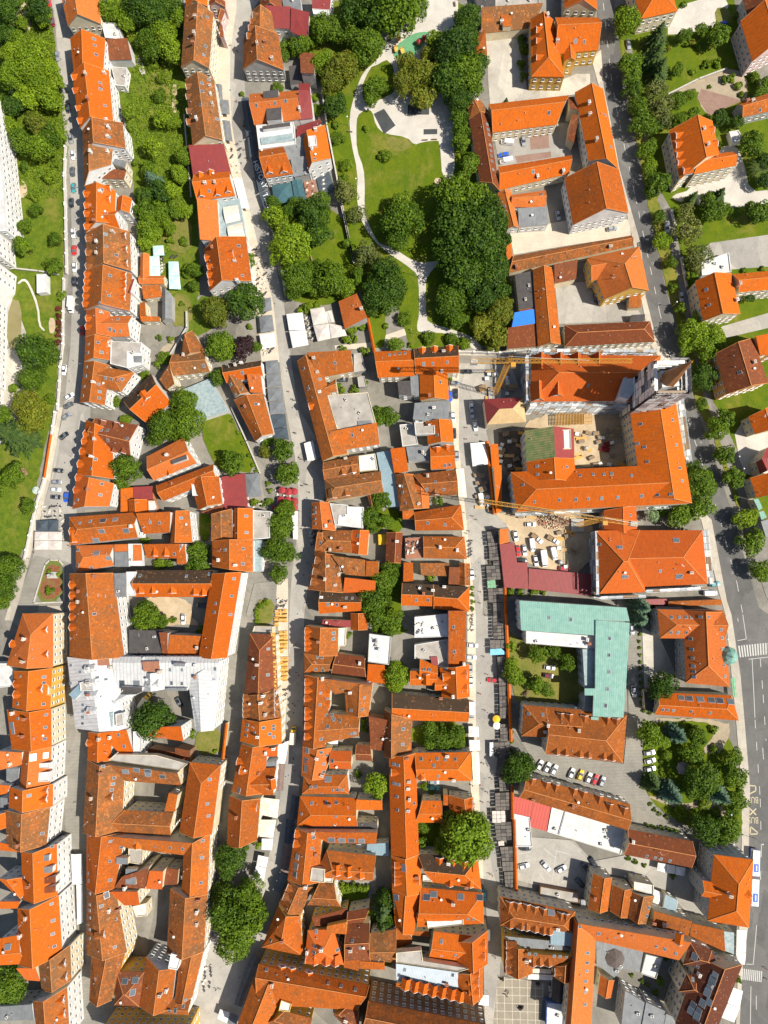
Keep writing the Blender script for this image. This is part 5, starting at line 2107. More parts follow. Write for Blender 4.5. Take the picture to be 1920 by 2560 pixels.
class Wing: pass
def solve_ridge(w, P, h, rise, rimg):
    m0, m1 = (P[0]+P[3])/2, (P[1]+P[2])/2
    pa, pb = Vector(proj(m0)), Vector(proj(m1)); best, bt = 1e9, .5
    for k in range(10, 91):
        t = k/100
        q = Vector(proj(m0.lerp(m1, t)+Vector((0, 0, rise)))); u = (q-pa).dot(pb-pa)/max(1e-6, (pb-pa).length_squared)
        if abs(u-rimg) < best: best, bt = abs(u-rimg), t
    return bt
def make_wing(typ, rk, pts, h, opt, idx):
    w = Wing(); w.typ, w.rk = typ, rk; w.mk = rk
    B0 = h; h = float(opt.get('h', h)) + .017*idx
    w.h = h; w.P = P = [W3(x, y, h) for x, y in pts]
    w.bot = B0 - .4 if typ == 'F' and 'h' in opt and h > B0+.5 else -.2
    w.roof = []; w.gables = []; w.ridge = []; w.parapet = False
    if typ == 'F' or len(P) != 4:
        w.roof = [list(P)]; w.parapet = rk in 'lc'; w.typ = 'F'
        return w
    A, B, C, D = P
    Wd = ((B-A).length+(C-D).length)/2; Ln = ((C-B).length+(D-A).length)/2
    pdeg = float(opt.get('p', 38))
    if typ == 'S':
        if 'p' not in opt: pdeg = 24
        Wd = ((D-A).length+(C-B).length)/2
        up = Vector((0, 0, Wd*math.tan(math.radians(min(pdeg, 30)))))
        C2, D2 = C+up, D+up
        w.roof = [[A, B, C2, D2]]; w.gables = [[B, C, C2], [D, A, D2], [C, D, D2, C2]]
        w.ridge = []
        w.top = up.z; return w
    rise = Wd/2*math.tan(math.radians(pdeg))
    rise = min(rise, 11)
    t = solve_ridge(w, P, h, rise, float(opt['r'])) if 'r' in opt else .5
    up = Vector((0, 0, rise))
    E = A.lerp(B, t)+up; F = D.lerp(C, t)+up
    q = float(opt.get('q', .5)); ax = (F-E); L = ax.length; ax.normalize()
    ins = min(q*Wd, L*.46)
    h1 = typ in 'HA'; h2 = typ in 'HZ'
    E2 = E+ax*ins if h1 else E; F2 = F-ax*ins if h2 else F
    w.roof = [[B, C, F2, E2], [D, A, E2, F2]]
    if h1: w.roof.append([A, B, E2])
    else: w.gables.append([A, B, E])
    if h2: w.roof.append([C, D, F2])
    else: w.gables.append([C, D, F])
    w.ridge = [(E2, F2)]
    if h1: w.ridge += [(A, E2), (B, E2)]
    if h2: w.ridge += [(C, F2), (D, F2)]
    return w

def face_uv(f):
    n = (f[1]-f[0]).cross(f[2]-f[0])
    if n.z < 0: n = -n
    n.normalize()
    u = Vector((0, 0, 1)).cross(n)
    if u.length < 1e-3: u = Vector((1, 0, 0)) if len(f) < 2 else (f[1]-f[0]).normalized()
    u.normalize(); v = n.cross(u)
    return [(p.dot(u), p.dot(v)) for p in f], n, u, v
def raycast(wings, x, y):
    o = CAM; d = ray(*PX(x, y)); best = None
    for w in wings:
        for i, f in enumerate(w.roof):
            for k in range(1, len(f)-1):
                a, b, c = f[0], f[k], f[k+1]
                e1, e2 = b-a, c-a; h = d.cross(e2); dt = e1.dot(h)
                if abs(dt) < 1e-9: continue
                s = o-a; u = s.dot(h)/dt
                if u < -.02 or u > 1.02: continue
                q = s.cross(e1); v = d.dot(q)/dt
                if v < -.02 or u+v > 1.02: continue
                t = e2.dot(q)/dt
                if best is None or t < best[0]: best = (t, o+d*t, f, w)
    return best
def inset(P, d):
    c = sum(P, Vector((0, 0, 0)))/len(P)
    return [c+(p-c)*max(.5, 1-d/max(.6, (p-c).length)) for p in P]

def build_building(B):
    wings = B['wings']; h = B['h']
    allp = [p for w in wings for p in w.P]
    c = sum(allp, Vector((0, 0, 0)))/len(allp)
    base = Vector((c.x, c.y, 0))
    root = thing(B['name'], B['label'], B['name'].replace('_', ' '), base, 0, B['group'])
    wm = WALL.get(B['wall'], WALL['white'])
    wallmb = MB(); wpar = MB()
    B['root'] = root; B['base'] = base; B['winspots'] = []
    for w in wings:
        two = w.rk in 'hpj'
        rmb = MB(); mk = w.rk
        if mk == 'o' and not B['extra'] and B['name'] not in ('school', 'monastery', 'villa', 'market_hall'): mk = B.setdefault('ov', random.Random(B['label']+'x').choice(['o', 'o', 'o', 'o2', 'o2', 'o2', 'o3', 'o3', 'o4', 'o4']))
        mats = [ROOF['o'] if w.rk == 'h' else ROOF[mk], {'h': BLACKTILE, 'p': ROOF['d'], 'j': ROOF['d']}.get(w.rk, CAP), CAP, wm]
        for i, f in enumerate(w.roof):
            uv, n, u, v = face_uv(f)
            # second colour of the two-tone roofs, picked by which way the slope faces
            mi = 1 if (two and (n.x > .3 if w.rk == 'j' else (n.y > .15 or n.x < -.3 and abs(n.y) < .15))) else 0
            up = Vector((0, 0, .0))
            rmb.face([p-base for p in f], mi, uv)
            rmb.face([p-base-Vector((0, 0, .16)) for p in f][::-1], mi, uv[::-1])
            m = len(f)
            for k in range(m):
                a, b = f[k]-base, f[(k+1) % m]-base
                rmb.face([a, b, b-Vector((0, 0, .16)), a-Vector((0, 0, .16))], mi)
        if w.rk in 'orhmnbx':
            for a, b in w.ridge: rmb.bar(a-base, b-base, .13, 2, 4)
            for g in w.gables:
                if len(g) == 3 and w.typ != 'S':
                    for a, b in ((g[0], g[2]), (g[1], g[2])): rmb.bar(a-base, b-base, .12, 2, 4)
        I = inset(w.P, .3 if w.typ != 'F' else .04)
        if w.parapet:
            J = inset(w.P, .3); n = len(I)
            for k in range(n):
                a, b, c2, d = w.P[k]-base, w.P[(k+1) % n]-base, J[(k+1) % n]-base, J[k]-base
                z = Vector((0, 0, .38))
                wpar.face([a+z, b+z, c2+z, d+z]); wpar.face([a, b, b+z, a+z]); wpar.face([d, c2, c2+z, d+z])
        n = len(I)
        zt = Vector((0, 0, -.14 if w.typ != 'F' else -.17))
        for k in range(n):
            a, b = I[k]-base, I[(k+1) % n]-base
            wallmb.face([Vector((a.x, a.y, w.bot)), Vector((b.x, b.y, w.bot)), b+zt, a+zt])
        cen = sum(w.P, Vector((0, 0, 0)))/n
        for g in w.gables:
            gg = []
            for p in g:
                q = Vector((p.x, p.y, 0)); ce = Vector((cen.x, cen.y, 0)); dd = (q-ce).length
                s = max(.5, 1-.3/max(.6, dd))
                q2 = ce+(q-ce)*s; gg.append(Vector((q2.x, q2.y, p.z-.16 if p.z > w.h+.1 else p.z-.14))-base)
            wallmb.face(gg)
        ro = ob('roof', rmb.mesh('roof', mats), root); w.obj = ro
        if w.bot < 0: FOOT.append(([(p.x, p.y) for p in w.P], w.h, B))
    wo = ob('wall', wallmb.mesh('wall', [wm]), root); B['wallobj'] = wo
    if wpar.v: ob('parapet', wpar.mesh('parapet', [wm]), root)
    # roof furniture placed where the ray through it meets this building's roof
    rn = random.Random(B['label'])
    for kind, x, y, ln in B['feat']:
        if kind == 'D':
            p = W3(x, y, 12); mb = MB(); r = ln
            mb.lathe((0, 0, 0), [(r*.92, -p.z), (r*.92, -1.2), (r*1.05, -1), (r*1.05, -.6), (r*.95, .4), (r*.6, 2.0), (r*.2, 2.9), (.12, 3.3), (.05, 5)], 8)
            ob('domed_bay', mb.mesh('domed_bay', [ROOF['v']]), root, p-base); continue
        hit = raycast(wings, x, y)
        if not hit: print('MISS', kind, x, y, B['label']); continue
        t, p, f, w = hit
        uv, n, u, v = face_uv(f)
        if kind == 'c':
            k = rn.choice([0, 0, 2, 2, 1]); m = CHM[k*2+rn.randrange(2)]
            a = math.atan2(u.y, u.x)
            ob('chimney', m, w.obj, p-base, a+rn.choice([0, 1.5708]))
        elif kind in 'kK':
            M = Matrix((u, v, n)).transposed()
            s = rn.uniform(.9, 1.15)
            ob('roof_window', SKY if kind == 'k' else SKYB, w.obj, p-base+n*.02, M.to_quaternion(), (s, s, 1))
        elif kind == 'd':
            out = Vector((n.x, n.y, 0))
            if out.length < .05: continue
            out.normalize(); a = math.atan2(out.x, -out.y)     # front (-y) faces downslope
            sl = math.hypot(n.x, n.y)/max(.2, n.z)
            q = p+out*.9-Vector((0, 0, .9*sl))
            do = ob('dormer', dormer_mesh(w.rk if w.rk in 'orhmnbxw' else 'o'), w.obj, q-base, a, (rn.uniform(.95, 1.15), 1, rn.uniform(.9, 1.05)))
            ob('window', DWIN, w.obj, q-base+out*.01, a)
        B['nfeat'] = B.get('nfeat', 0)+1

def vent_mesh():
    mb = MB(); mb.lathe((0, 0, -.4), [(.12, 0), (.12, .9), (.22, .95), (.05, 1.15)], 7); return mb.mesh('vent_pipe', [STEEL])
def unit_mesh():
    mb = MB(); mb.box((0, 0, .45), (1.1, .8, .8)); mb.lathe((0, 0, .85), [(.33, 0), (.33, .05)], 10, 1); mb.box((0, 0, .03), (1.2, .9, .1), 0, 1); return mb.mesh('air_conditioner', [CHIM[2], DARK])
def dish_mesh():
    mb = MB(); mb.bar((0, 0, -.6), (0, 0, .9), .04); mb.lathe((0, -.1, .75), [(.1, 0), (.35, .1), (.5, .3)], 10, 1); return mb.mesh('satellite_dish', [STEEL, CHIM[2]])
def aerial_mesh():
    mb = MB(); mb.bar((0, 0, -.6), (0, 0, 3), .045)
    for k in range(4): mb.bar((-.7+.1*k, 0, 2.9-.3*k), (.7-.1*k, 0, 2.9-.3*k), .035)
    return mb.mesh('aerial', [STEEL])
CLUT = [vent_mesh(), unit_mesh(), dish_mesh(), aerial_mesh()]
def clutter(B):
    rn = random.Random(B['label']+'c'); k = 0
    for w in B['wings']:
        A = (w.P[1]-w.P[0]).cross(w.P[2]-w.P[1]).length
        if w.typ == 'F' and w.rk in 'lckgi' and A > 40:
            todo = [1]*min(5, 1+int(A/90))+[0]*min(4, int(A/60))
        elif w.typ != 'F' and A > 30: todo = [0]*min(3, int(A/90)+rn.randrange(2))+([2] if rn.random() < .35 else [])+([3] if rn.random() < .3 else [])
        else: continue
        for t in todo:
            f = rn.choice(w.roof[:2])
            if len(f) == 4: u, v = rn.uniform(.12, .88), rn.uniform(.15, .85); p = f[0].lerp(f[1], u).lerp(f[3].lerp(f[2], u), v)
            else: p = sum(f, Vector((0, 0, 0)))/len(f)*.5+rn.choice(f)*.5
            blocked = any(o is not w and o.h > p.z and inpoly(p.x, p.y, o.P) for o in B['wings'])
            if blocked: continue
            m = CLUT[t]; ob(m.name.split('.')[0], m, w.obj, p-B['base']+Vector((0, 0, .02)), rn.uniform(0, 3))
NADW = unp(NAD[0], NAD[1], 0)
def add_windows(B):
    """windows on the walls that show: those that face the point under the camera and are not party walls"""
    spots = []
    for w in B['wings']:
        I = inset(w.P, .3 if w.typ != 'F' else .04); n = len(I); cen = sum(I, Vector((0, 0, 0)))/n
        if w.h < 2.8 or w.bot > 0 or B['name'] in ('shed', 'carport', 'kiosk', 'garage', 'pavilion'): continue
        top = w.h
        for k in range(n):
            a, b = I[k], I[(k+1) % n]; d = b-a; L = d.length
            if L < 2.6: continue
            d.normalize(); nr = Vector((d.y, -d.x, 0))
            mid = (a+b)/2
            if (mid-cen).dot(nr) < 0: nr = -nr
            to = NADW-mid; to.z = 0
            lean = to.dot(nr)*w.h/(HC-w.h)      # how far the top leans out over the base, metres on the ground
            if lean < 1.1: continue
            nc = max(1, int(L/2.7)); fl = max(1, int((w.h-.6)/3.0)); fh = (w.h-.3)/fl
            for i in range(nc):
                s = L*(i+.5)/nc
                for j in range(fl):
                    z = fh*j+fh*.56
                    p = a+d*s; t1 = p+nr*.7; t2 = p+nr*2.2; bad = False
                    for P, hh, bb in FOOT:
                        if hh > z-.6 and (inpoly(t1.x, t1.y, P) or inpoly(t2.x, t2.y, P)): bad = True; break
                    if bad: continue
                    spots.append((lean, Vector((p.x, p.y, z))+nr*.03, math.atan2(nr.x, -nr.y), fh, j))
    spots.sort(key=lambda s: -s[0])
    for lean, p, a, fh, j in spots[:96]:
        ob('window', WIN, B['wallobj'], p-B['base'], a, (1, 1, .95 if fh > 2.7 else .75))
    B['nwin'] = len(spots[:96])

def tower(B, x, y, tip, top, hw):
    p = W3(x, y, tip); base = B['base']; c = Vector((p.x, p.y, 0))-base
    mb = MB(); mb.box((c.x, c.y, top/2), (hw*2, hw*2, top), .1)
    to = ob('tower', mb.mesh('tower', [WALL['white']]), B['root'])
    mb = MB(); n = 8
    rg = [[c+Vector((r*math.cos(6.283*(k+.5)/n), r*math.sin(6.283*(k+.5)/n), z)) for k in range(n)] for r, z in ((hw*1.12, top-1), (hw*1.0, top+1), (.12, tip))]
    for a, b in zip(rg, rg[1:]):
        for k in range(n): mb.face([a[k], a[(k+1) % n], b[(k+1) % n], b[k]])
    COP = simple('brown_copper', (.40, .17, .05), (.26, .12, .05), .6, .6)
    sp = ob('spire', mb.mesh('spire', [COP]), B['root'])
    mb = MB(); mb.lathe((c.x, c.y, tip-.4), [(.12, 0), (.4, .4), (.12, .8), (.04, 2.2)], 8); ob('finial', mb.mesh('finial', [YELLOW]), sp)
    mb = MB(); s = hw+2.3
    rn = random.Random(3)
    for k in range(0, 22):
        z = 1.5+k*2.0
        if z > top+3: break
        for (ax, ay, bx, by) in ((-s, -s, s, -s), (s, -s, s, s), (s, s, -s, s), (-s, s, -s, -s)):
            a = c+Vector((ax, ay, z)); b = c+Vector((bx, by, z))
            mb.bar(a, b, .09, 0)
            mid = (a+b)/2; mb.box(mid, (abs(bx-ax)+1.1 if ax != bx else 1.1, abs(by-ay)+1.1 if ay != by else 1.1, .08), 0, rn.choice((1, 2, 2, 3, 3)))
    for i in range(9):
        t = -s+2*s*i/8
        for x2, y2 in ((t, -s), (t, s), (-s, t), (s, t)):
            mb.bar(c+Vector((x2*1.1, y2*1.1, 0)), c+Vector((x2*1.1, y2*1.1, top+3+rn.uniform(-2, 1))), .08, 0)
    for k in range(60):   # loose protective sheets hung on the scaffold
        sd = rn.choice((0, 1, 2, 3)); z = rn.uniform(4, top); t = rn.uniform(-s, s-2)
        q = [Vector((t, -s*1.17, z)), Vector((t+rn.uniform(2, 4), -s*1.17, z)), Vector((t+rn.uniform(2, 4), -s*1.2, z-rn.uniform(2, 5))), Vector((t, -s*1.2, z-3))]
        R = Matrix.Rotation(sd*1.5708, 3, 'Z'); mb.face([c+R @ v for v in q], rn.choice((1, 3, 3)))
    for sd in range(4):      # white debris netting, hung in lifts with gaps between
        R = Matrix.Rotation(sd*1.5708, 3, 'Z'); z = 2.0
        while z < top+1:
            for i in range(4):
                if rn.random() < .22: continue
                x0 = -s*1.1+2.2*s*i/4; x1 = x0+2.2*s/4*.96; y = -s*1.19-rn.uniform(0, .15)
                mb.face([c+R @ Vector(v) for v in ((x0, y, z), (x1, y, z), (x1, y-.05, z+3.3), (x0, y, z+3.3))], rn.choice((2, 3, 3)))
            z += 3.6
    ob('scaffold', mb.mesh('scaffold', [STEEL, WOOD, GREYM, CLOTH['white']]), to)

def scaffold(B, x0, y0, x1, y1):
    h = B['h']; a, b = W3(x0, y0, h), W3(x1, y1, h); base = B['base']
    d = b-a; L = d.length; d.normalize(); nr = Vector((d.y, -d.x, 0)); mid = (a+b)/2
    if (mid-base).dot(nr) < 0: nr = -nr
    a = a+nr*.35-base; rn = random.Random(L); mb = MB(); n = max(2, int(L/2.5)); rz = math.atan2(d.y, d.x)
    for j in range(int(h/2.1)+1):
        z = h+.35-j*2.1
        if z < .5: break
        for k in range(n):
            m = a+d*(L*(k+.5)/n)+nr*.55; mb.box((m.x, m.y, z), (L/n*.97, 1.0, .07), rz, rn.choice((1, 1, 2, 3)))
        for zz in (.5, 1.0):
            if j == 0 or zz == 1.0:
                p, q = a+nr*1.08, a+d*L+nr*1.08; mb.bar((p.x, p.y, z+zz), (q.x, q.y, z+zz), .05)
    for k in range(n+1):
        for o in (.08, 1.08):
            p = a+d*(L*k/n)+nr*o; mb.bar((p.x, p.y, 0), (p.x, p.y, h+1.5), .06)
    ob('scaffold', mb.mesh('scaffold', [STEEL, GREYM, CLOTH['white'], WOOD]), B['root'])

BUILD = []
def load_buildings(txt):
    group = None; B = None
    for ln in txt.strip().splitlines():
        a = ln.split()
        if not a: continue
        if a[0] == 'T': setT(a[1:]); tl = (TL.ox, TL.oy, TL.s)
        elif a[0] == 'N': group = ln[2:]
        elif a[0] == 'B':
            hd, name, label = ln[2:].split('|'); h, wall = hd.split()
            B = dict(h=float(h), wall=wall, name=name, label=label.strip(), group=group, wings=[], feat=[], tl=tl, extra=[])
            BUILD.append(B)
        elif a[0] in 'GHAZSF' and len(a[0]) == 1:
            opt = dict(t.split('=') for t in a if '=' in t); num = [t for t in a[2:] if '=' not in t]
            h = B['h']
            if a[0] == 'F' and 'h' not in opt and B['wings']: h = h
            B['wings'].append(make_wing(a[0], a[1], pairs(num), h, opt, len(B['wings'])))
        elif a[0] in ('c', 'k', 'K', 'd'):
            for x, y in pairs(a[1:]): B['feat'].append((a[0], x, y, 0))
        elif a[0] == 'D': B['feat'].append(('D', float(a[1]), float(a[2]), float(a[3])))
        elif a[0] in ('Q', 'W'): B['extra'].append((a[0], [float(t) for t in a[1:]]))
        elif a[0] == 'V':
            q = [W3(x, y, B['h']+.3) for x, y in pairs(a[2:])]; B['extra'].append(('V', q))
    for B in BUILD:
        TL.ox, TL.oy, TL.s = B['tl']
        build_building(B)
        clutter(B)
        for k, e in B['extra']:
            if k == 'Q': tower(B, *e)
            elif k == 'W': scaffold(B, *e)
            else:       # barrel canopy on ribs
                mb = MB(); q = [p-B['base'] for p in e]; n = 8
                # pages run p1-p2 side to p4-p3 side, arching across
                pr = None
                for i in range(n+1):
                    t = i/n; z = Vector((0, 0, 1.1*math.sin(math.pi*t)))
                    r = (q[0].lerp(q[3], t)+z, q[1].lerp(q[2], t)+z)
                    if pr: mb.face([pr[0], pr[1], r[1], r[0]], 0)
                    if i % 4 == 0: mb.bar(r[0], r[1], .12, 1)
                    pr = r
                ob('barrel_canopy', mb.mesh('barrel_canopy', [CLOTH['cream'], GREYM]), B['root'])
    for B in BUILD: add_windows(B)
# ---------------------------------------------------------------- vegetation
def leaf_mat(name, c, c2):
    m, nt, b = new_mat(name)
    p = coords(nt, 'pos')
    col = mixc(nt, ramp(nt, noise(nt, p, .32, 5, .75), .38, .62), c, tuple(v*1.25 for v in c2))
    g = nt.nodes.new('ShaderNodeNewGeometry')
    col = mixc(nt, .8, col, mixc(nt, g.outputs['Random Per Island'], (.5, .55, .45), (1.5, 1.45, 1.25)), 'MULTIPLY')
    col = mixc(nt, 1, col, mixc(nt, objrand(nt), (.72, .78, .8), (1.2, 1.15, 1.0)), 'MULTIPLY')
    nt.links.new(col, b.inputs['Base Color']); b.inputs['Roughness'].default_value = .6
    b.inputs['Specular IOR Level'].default_value = .25
    tr = nt.nodes.new('ShaderNodeBsdfTranslucent'); nt.links.new(col, tr.inputs[0])
    ms = nt.nodes.new('ShaderNodeMixShader'); ms.inputs[0].default_value = .25
    nt.links.new(b.outputs[0], ms.inputs[1]); nt.links.new(tr.outputs[0], ms.inputs[2])
    nt.links.new(ms.outputs[0], nt.nodes['Material Output'].inputs[0])
    return m
LEAF = {'d': leaf_mat('leaf_mid_green', (.06, .12, .006), (.105, .165, .008)), 'k': leaf_mat('leaf_dark_green', (.030, .074, .007), (.058, .108, .008)),
 'y': leaf_mat('leaf_yellow_green', (.17, .17, .012), (.11, .145, .014)), 'l': leaf_mat('leaf_bright_green', (.12, .20, .008), (.15, .22, .01)),
 'c': leaf_mat('needle_green', (.035, .075, .016), (.06, .095, .02)), 'b': leaf_mat('needle_blue_green', (.06, .115, .085), (.085, .145, .105)),
 's': leaf_mat('leaf_shrub', (.09, .16, .008), (.14, .20, .012)), 'p': leaf_mat('leaf_purple', (.045, .018, .024), (.03, .016, .02)),
 'o': leaf_mat('leaf_olive', (.10, .13, .025), (.14, .15, .05)), 'r': leaf_mat('leaf_red', (.16, .025, .02), (.09, .03, .02)),
 'f': leaf_mat('blossom_pink', (.55, .2, .3), (.2, .2, .08)), 'e': leaf_mat('leaf_silver', (.22, .31, .19), (.16, .25, .13)), 'a': leaf_mat('palm_green', (.08, .13, .03), (.12, .15, .03))}
BARK = simple('bark', (.12, .085, .055), (.07, .05, .035), 2, .9)
LK = {'d': 'mid-green', 'k': 'dark-green', 'y': 'yellow-green', 'l': 'bright-green', 'c': 'conical conifer', 'b': 'blue spruce', 's': 'low green', 'p': 'purple leaved', 'o': 'sparse olive-green', 'r': 'red leaved', 'f': 'pink flowering', 'e': 'silvery leaved', 'a': 'star shaped palm'}
def crown_geo(seed, nclump, per, ls, flat=.85, low=-.35, gap=0.1):
    rn = random.Random(seed); mb = MB()
    lob = [(rn.uniform(0, 6.28), rn.uniform(.05, .17), k) for k in (2, 3, 5, 7)]
    def edge(a): return 1+sum(am*math.cos(k*a+ph) for ph, am, k in lob)
    cl = []
    ga = 2.39996
    for i in range(nclump):
        z = 1-(1-low)*(i+.5)/nclump; a = i*ga+rn.uniform(-.5, .5)
        r = math.sqrt(max(0, 1-z*z)); e = edge(a)
        cr = rn.uniform(.24, .42); k = rn.uniform(.52, .8)
        cl.append((Vector((math.cos(a)*r*e*k, math.sin(a)*r*e*k, z*k*flat)), cr))
    for c, cr in cl:
        if rn.random() < gap: continue
        for j in range(int(per*(cr/.33)**2)):
            d = Vector((rn.gauss(0, 1), rn.gauss(0, 1), rn.gauss(.25, 1))).normalized()
            if d.dot(c) < -.25*c.length: d = -d
            p = c+d*cr*rn.uniform(.78, 1.08)
            nn = (d+Vector((rn.gauss(0, .45), rn.gauss(0, .45), rn.gauss(.2, .45)))).normalized()
            t = nn.orthogonal().normalized(); t.rotate(Quaternion(nn, rn.uniform(0, 6.28))); b = nn.cross(t)
            s = ls*rn.uniform(.65, 1.35)
            mb.face([p-t*s-b*s*.55, p+t*s*.2-b*s*.8, p+t*s+b*s*.1, p-t*s*.1+b*s*.8])
    # inner mass so the crown is not hollow
    n = 12
    prev = None
    for i in range(7):
        v = -1+2*i/6; ring = []
        for k in range(n):
            a = 6.283*k/n; r = math.sqrt(max(0, 1-v*v))*.5*edge(a)*rn.uniform(.85, 1.1)
            ring.append(Vector((math.cos(a)*r, math.sin(a)*r, v*.5*flat-.05)))
        if prev:
            for k in range(n): mb.face([prev[k], prev[(k+1) % n], ring[(k+1) % n], ring[k]])
        prev = ring
    return mb
def conifer_geo(seed, lv=13, br=15):
    rn = random.Random(seed); mb = MB()
    for i in range(lv):
        t = i/(lv-1); z = -1.0+2.9*t; R = (1-t)**.85*rn.uniform(.9, 1.05)+.05
        m = max(5, int(br*(1-.55*t)))
        for k in range(m):
            a = 6.283*(k+rn.uniform(-.3, .3))/m+i*.7; r = R*rn.uniform(.72, 1.08); d = Vector((math.cos(a), math.sin(a), -.28)); sd = Vector((-math.sin(a), math.cos(a), 0))
            st = 6
            for s in range(st):
                u = (s+.6)/st
                p = Vector((0, 0, z))+d*r*u; w = r*.34*(1.1-u)*rn.uniform(.7, 1.2)+.035; l = r/st*.9
                for q in (-1, 1):
                    tip = p+sd*q*w+d*l*1.1+Vector((0, 0, rn.uniform(-.05, .04)))
                    mb.face([p-d*l*.3, p+sd*q*w*.45-d*l*.1, tip, p+d*l*.9])
    mb.bar((0, 0, -1), (0, 0, 1.85), .03, 0, 5)
    return mb
def palm_geo(seed):
    rn = random.Random(seed); mb = MB()
    for k in range(22):
        a = 6.283*k/22+rn.uniform(-.1, .1); d = Vector((math.cos(a), math.sin(a), 0)); sd = Vector((-d.y, d.x, 0)); L = rn.uniform(.75, 1.05)
        for s in range(10):
            u = s/10; p = d*L*u+Vector((0, 0, .35*u-.65*u*u)); w = .13*math.sin(math.pi*min(1, u+.12))+.01
            for q in (-1, 1): mb.face([p, p+d*.05, p+d*.14+sd*q*w-Vector((0, 0, .03)), p+d*.07+sd*q*w*.7])
    return mb
GEO = {}
def crown(kind, R, rn):
    if kind in 'cb': key = ('con', rn.randrange(3))
    elif kind == 'a': key = ('palm', 0)
    elif kind == 'o' or kind == 'e': key = ('thin', rn.randrange(2))
    elif R > 5.2: key = ('big', rn.randrange(4))
    elif R > 2.3: key = ('mid', rn.randrange(4))
    else: key = ('small', rn.randrange(3))
    if (key, kind) in GEO: return GEO[(key, kind)]
    if key not in GEO:
        k, i = key
        mb = {'con': lambda: conifer_geo(40+i), 'palm': lambda: palm_geo(3), 'thin': lambda: crown_geo(80+i, 30, 34, .062, .8, -.3, .15),
              'big': lambda: crown_geo(10+i, 58, 62, .05), 'mid': lambda: crown_geo(20+i, 34, 56, .07), 'small': lambda: crown_geo(30+i, 14, 42, .125, .75, -.2)}[k]()
        GEO[key] = mb.mesh('crown', [LEAF['d']])
    m = GEO[key].copy(); m.materials[0] = LEAF[kind]; m.name = 'crown'; GEO[(key, kind)] = m
    return m
def trunk_mesh():
    mb = MB(); mb.lathe((0, 0, 0), [(.09, 0), (.06, .12), (.045, .6), (.03, 1.0)], 7)
    for k in range(5):
        a = k*1.26; mb.bar((0, 0, .62+.05*k), (math.cos(a)*.45, math.sin(a)*.45, 1.05+.06*k), .016, 0, 5)
    return mb.mesh('trunk', [BARK])
TRUNK = trunk_mesh()
NTREE = [0]
def tree(kind, x, y, r, phrase):
    rn = random.Random(int(x*7+y*13)+int(r)); pc = PX(x, y)
    sc_ = (unp(pc[0]+r/TL.s, pc[1], 3)-unp(pc[0], pc[1], 3)).length
    shrub = kind in 'srf' and sc_ < 3.2
    R = sc_/1.0
    zc = .5*R if shrub else (1.05*R+1.2)
    if kind in 'cb': zc = 1.0*R+.6
    p = unp(pc[0], pc[1], zc); z0 = gz(p)
    noun = 'shrub' if shrub or R < 1.3 else 'tree'
    name = {'shrub': 'shrub', 'tree': {'c': 'conifer_tree', 'b': 'spruce_tree', 'a': 'palm_tree'}.get(kind, 'broadleaf_tree')}[noun]
    o = ob(name, None, None, (p.x, p.y, z0)); o.empty_display_size = .5
    size = 'small' if R < 2.4 else ('large' if R > 4.6 else '')
    later(o, (size+' '+LK[kind]).strip(), noun, phrase, pc, noun, noun+'s '+phrase)
    zs = rn.uniform(.85, 1.1)
    ob('crown', crown(kind, R, rn), o, (0, 0, zc-z0), rn.uniform(0, 6.28), (R*rn.uniform(.95, 1.05), R*rn.uniform(.95, 1.05), R*zs))
    if not shrub: ob('trunk', TRUNK, o, (0, 0, 0), rn.uniform(0, 6), (R*.8+.8, R*.8+.8, zc))
    NTREE[0] += 1
def undergrowth(name, pts, dens, kind, hmax, seed):
    P = [W3(x, y) for x, y in pts]; rn = random.Random(seed); mb = MB()
    x0, x1 = min(p.x for p in P), max(p.x for p in P); y0, y1 = min(p.y for p in P), max(p.y for p in P)
    for i in range(int((x1-x0)*(y1-y0)*dens)):
        x, y = rn.uniform(x0, x1), rn.uniform(y0, y1)
        if not inpoly(x, y, P): continue
        R = rn.uniform(.35, 1.15); z0 = gz((x, y)); hh = rn.uniform(.2, hmax)
        for j in range(13):
            d = Vector((rn.gauss(0, 1), rn.gauss(0, 1), abs(rn.gauss(0, 1)))).normalized()
            p = Vector((x, y, z0))+Vector((d.x*R, d.y*R, d.z*hh)); nn = (d+Vector((0, 0, .5))).normalized()
            t = nn.orthogonal().normalized(); t.rotate(Quaternion(nn, rn.uniform(0, 6.28))); b = nn.cross(t); s = rn.uniform(.14, .34)
            mb.face([p-t*s-b*s*.5, p+t*s*.3-b*s*.8, p+t*s+b*s*.2, p+b*s*.8])
    o = ob(name, mb.mesh(name, [LEAF[kind]])); o['kind'] = 'stuff'
    tag(o, 'wild green undergrowth covering the slope', 'undergrowth')

# ---------------------------------------------------------------- vehicles
PAINT = {k: None for k in ()}
def paint(c):
    if c in PAINT: return PAINT[c]
    col = {'white': (.78, .78, .77), 'silver': (.42, .44, .46), 'black': (.02, .022, .026), 'grey': (.12, .125, .13), 'red': (.55, .02, .02), 'maroon': (.16, .015, .025),
           'blue': (.02, .10, .55), 'teal': (.05, .30, .32), 'yellow': (.80, .50, .02)}[c]
    m, nt, b = new_mat('car_paint_'+c)
    b.inputs['Base Color'].default_value = (*col, 1); b.inputs['Roughness'].default_value = .28; b.inputs['Coat Weight'].default_value = .5
    b.inputs['Metallic'].default_value = .45 if c in ('silver', 'grey') else 0
    PAINT[c] = m; return m
TYRE = simple('tyre_rubber', (.02, .02, .02), None, 1, .9, 0, 0)
LAMPM = simple('headlight_lens', (.75, .75, .72), None, 1, .2, 0, 0); LAMPR = simple('tail_light', (.4, .02, .02), None, 1, .3, 0, 0)
CARM = {}
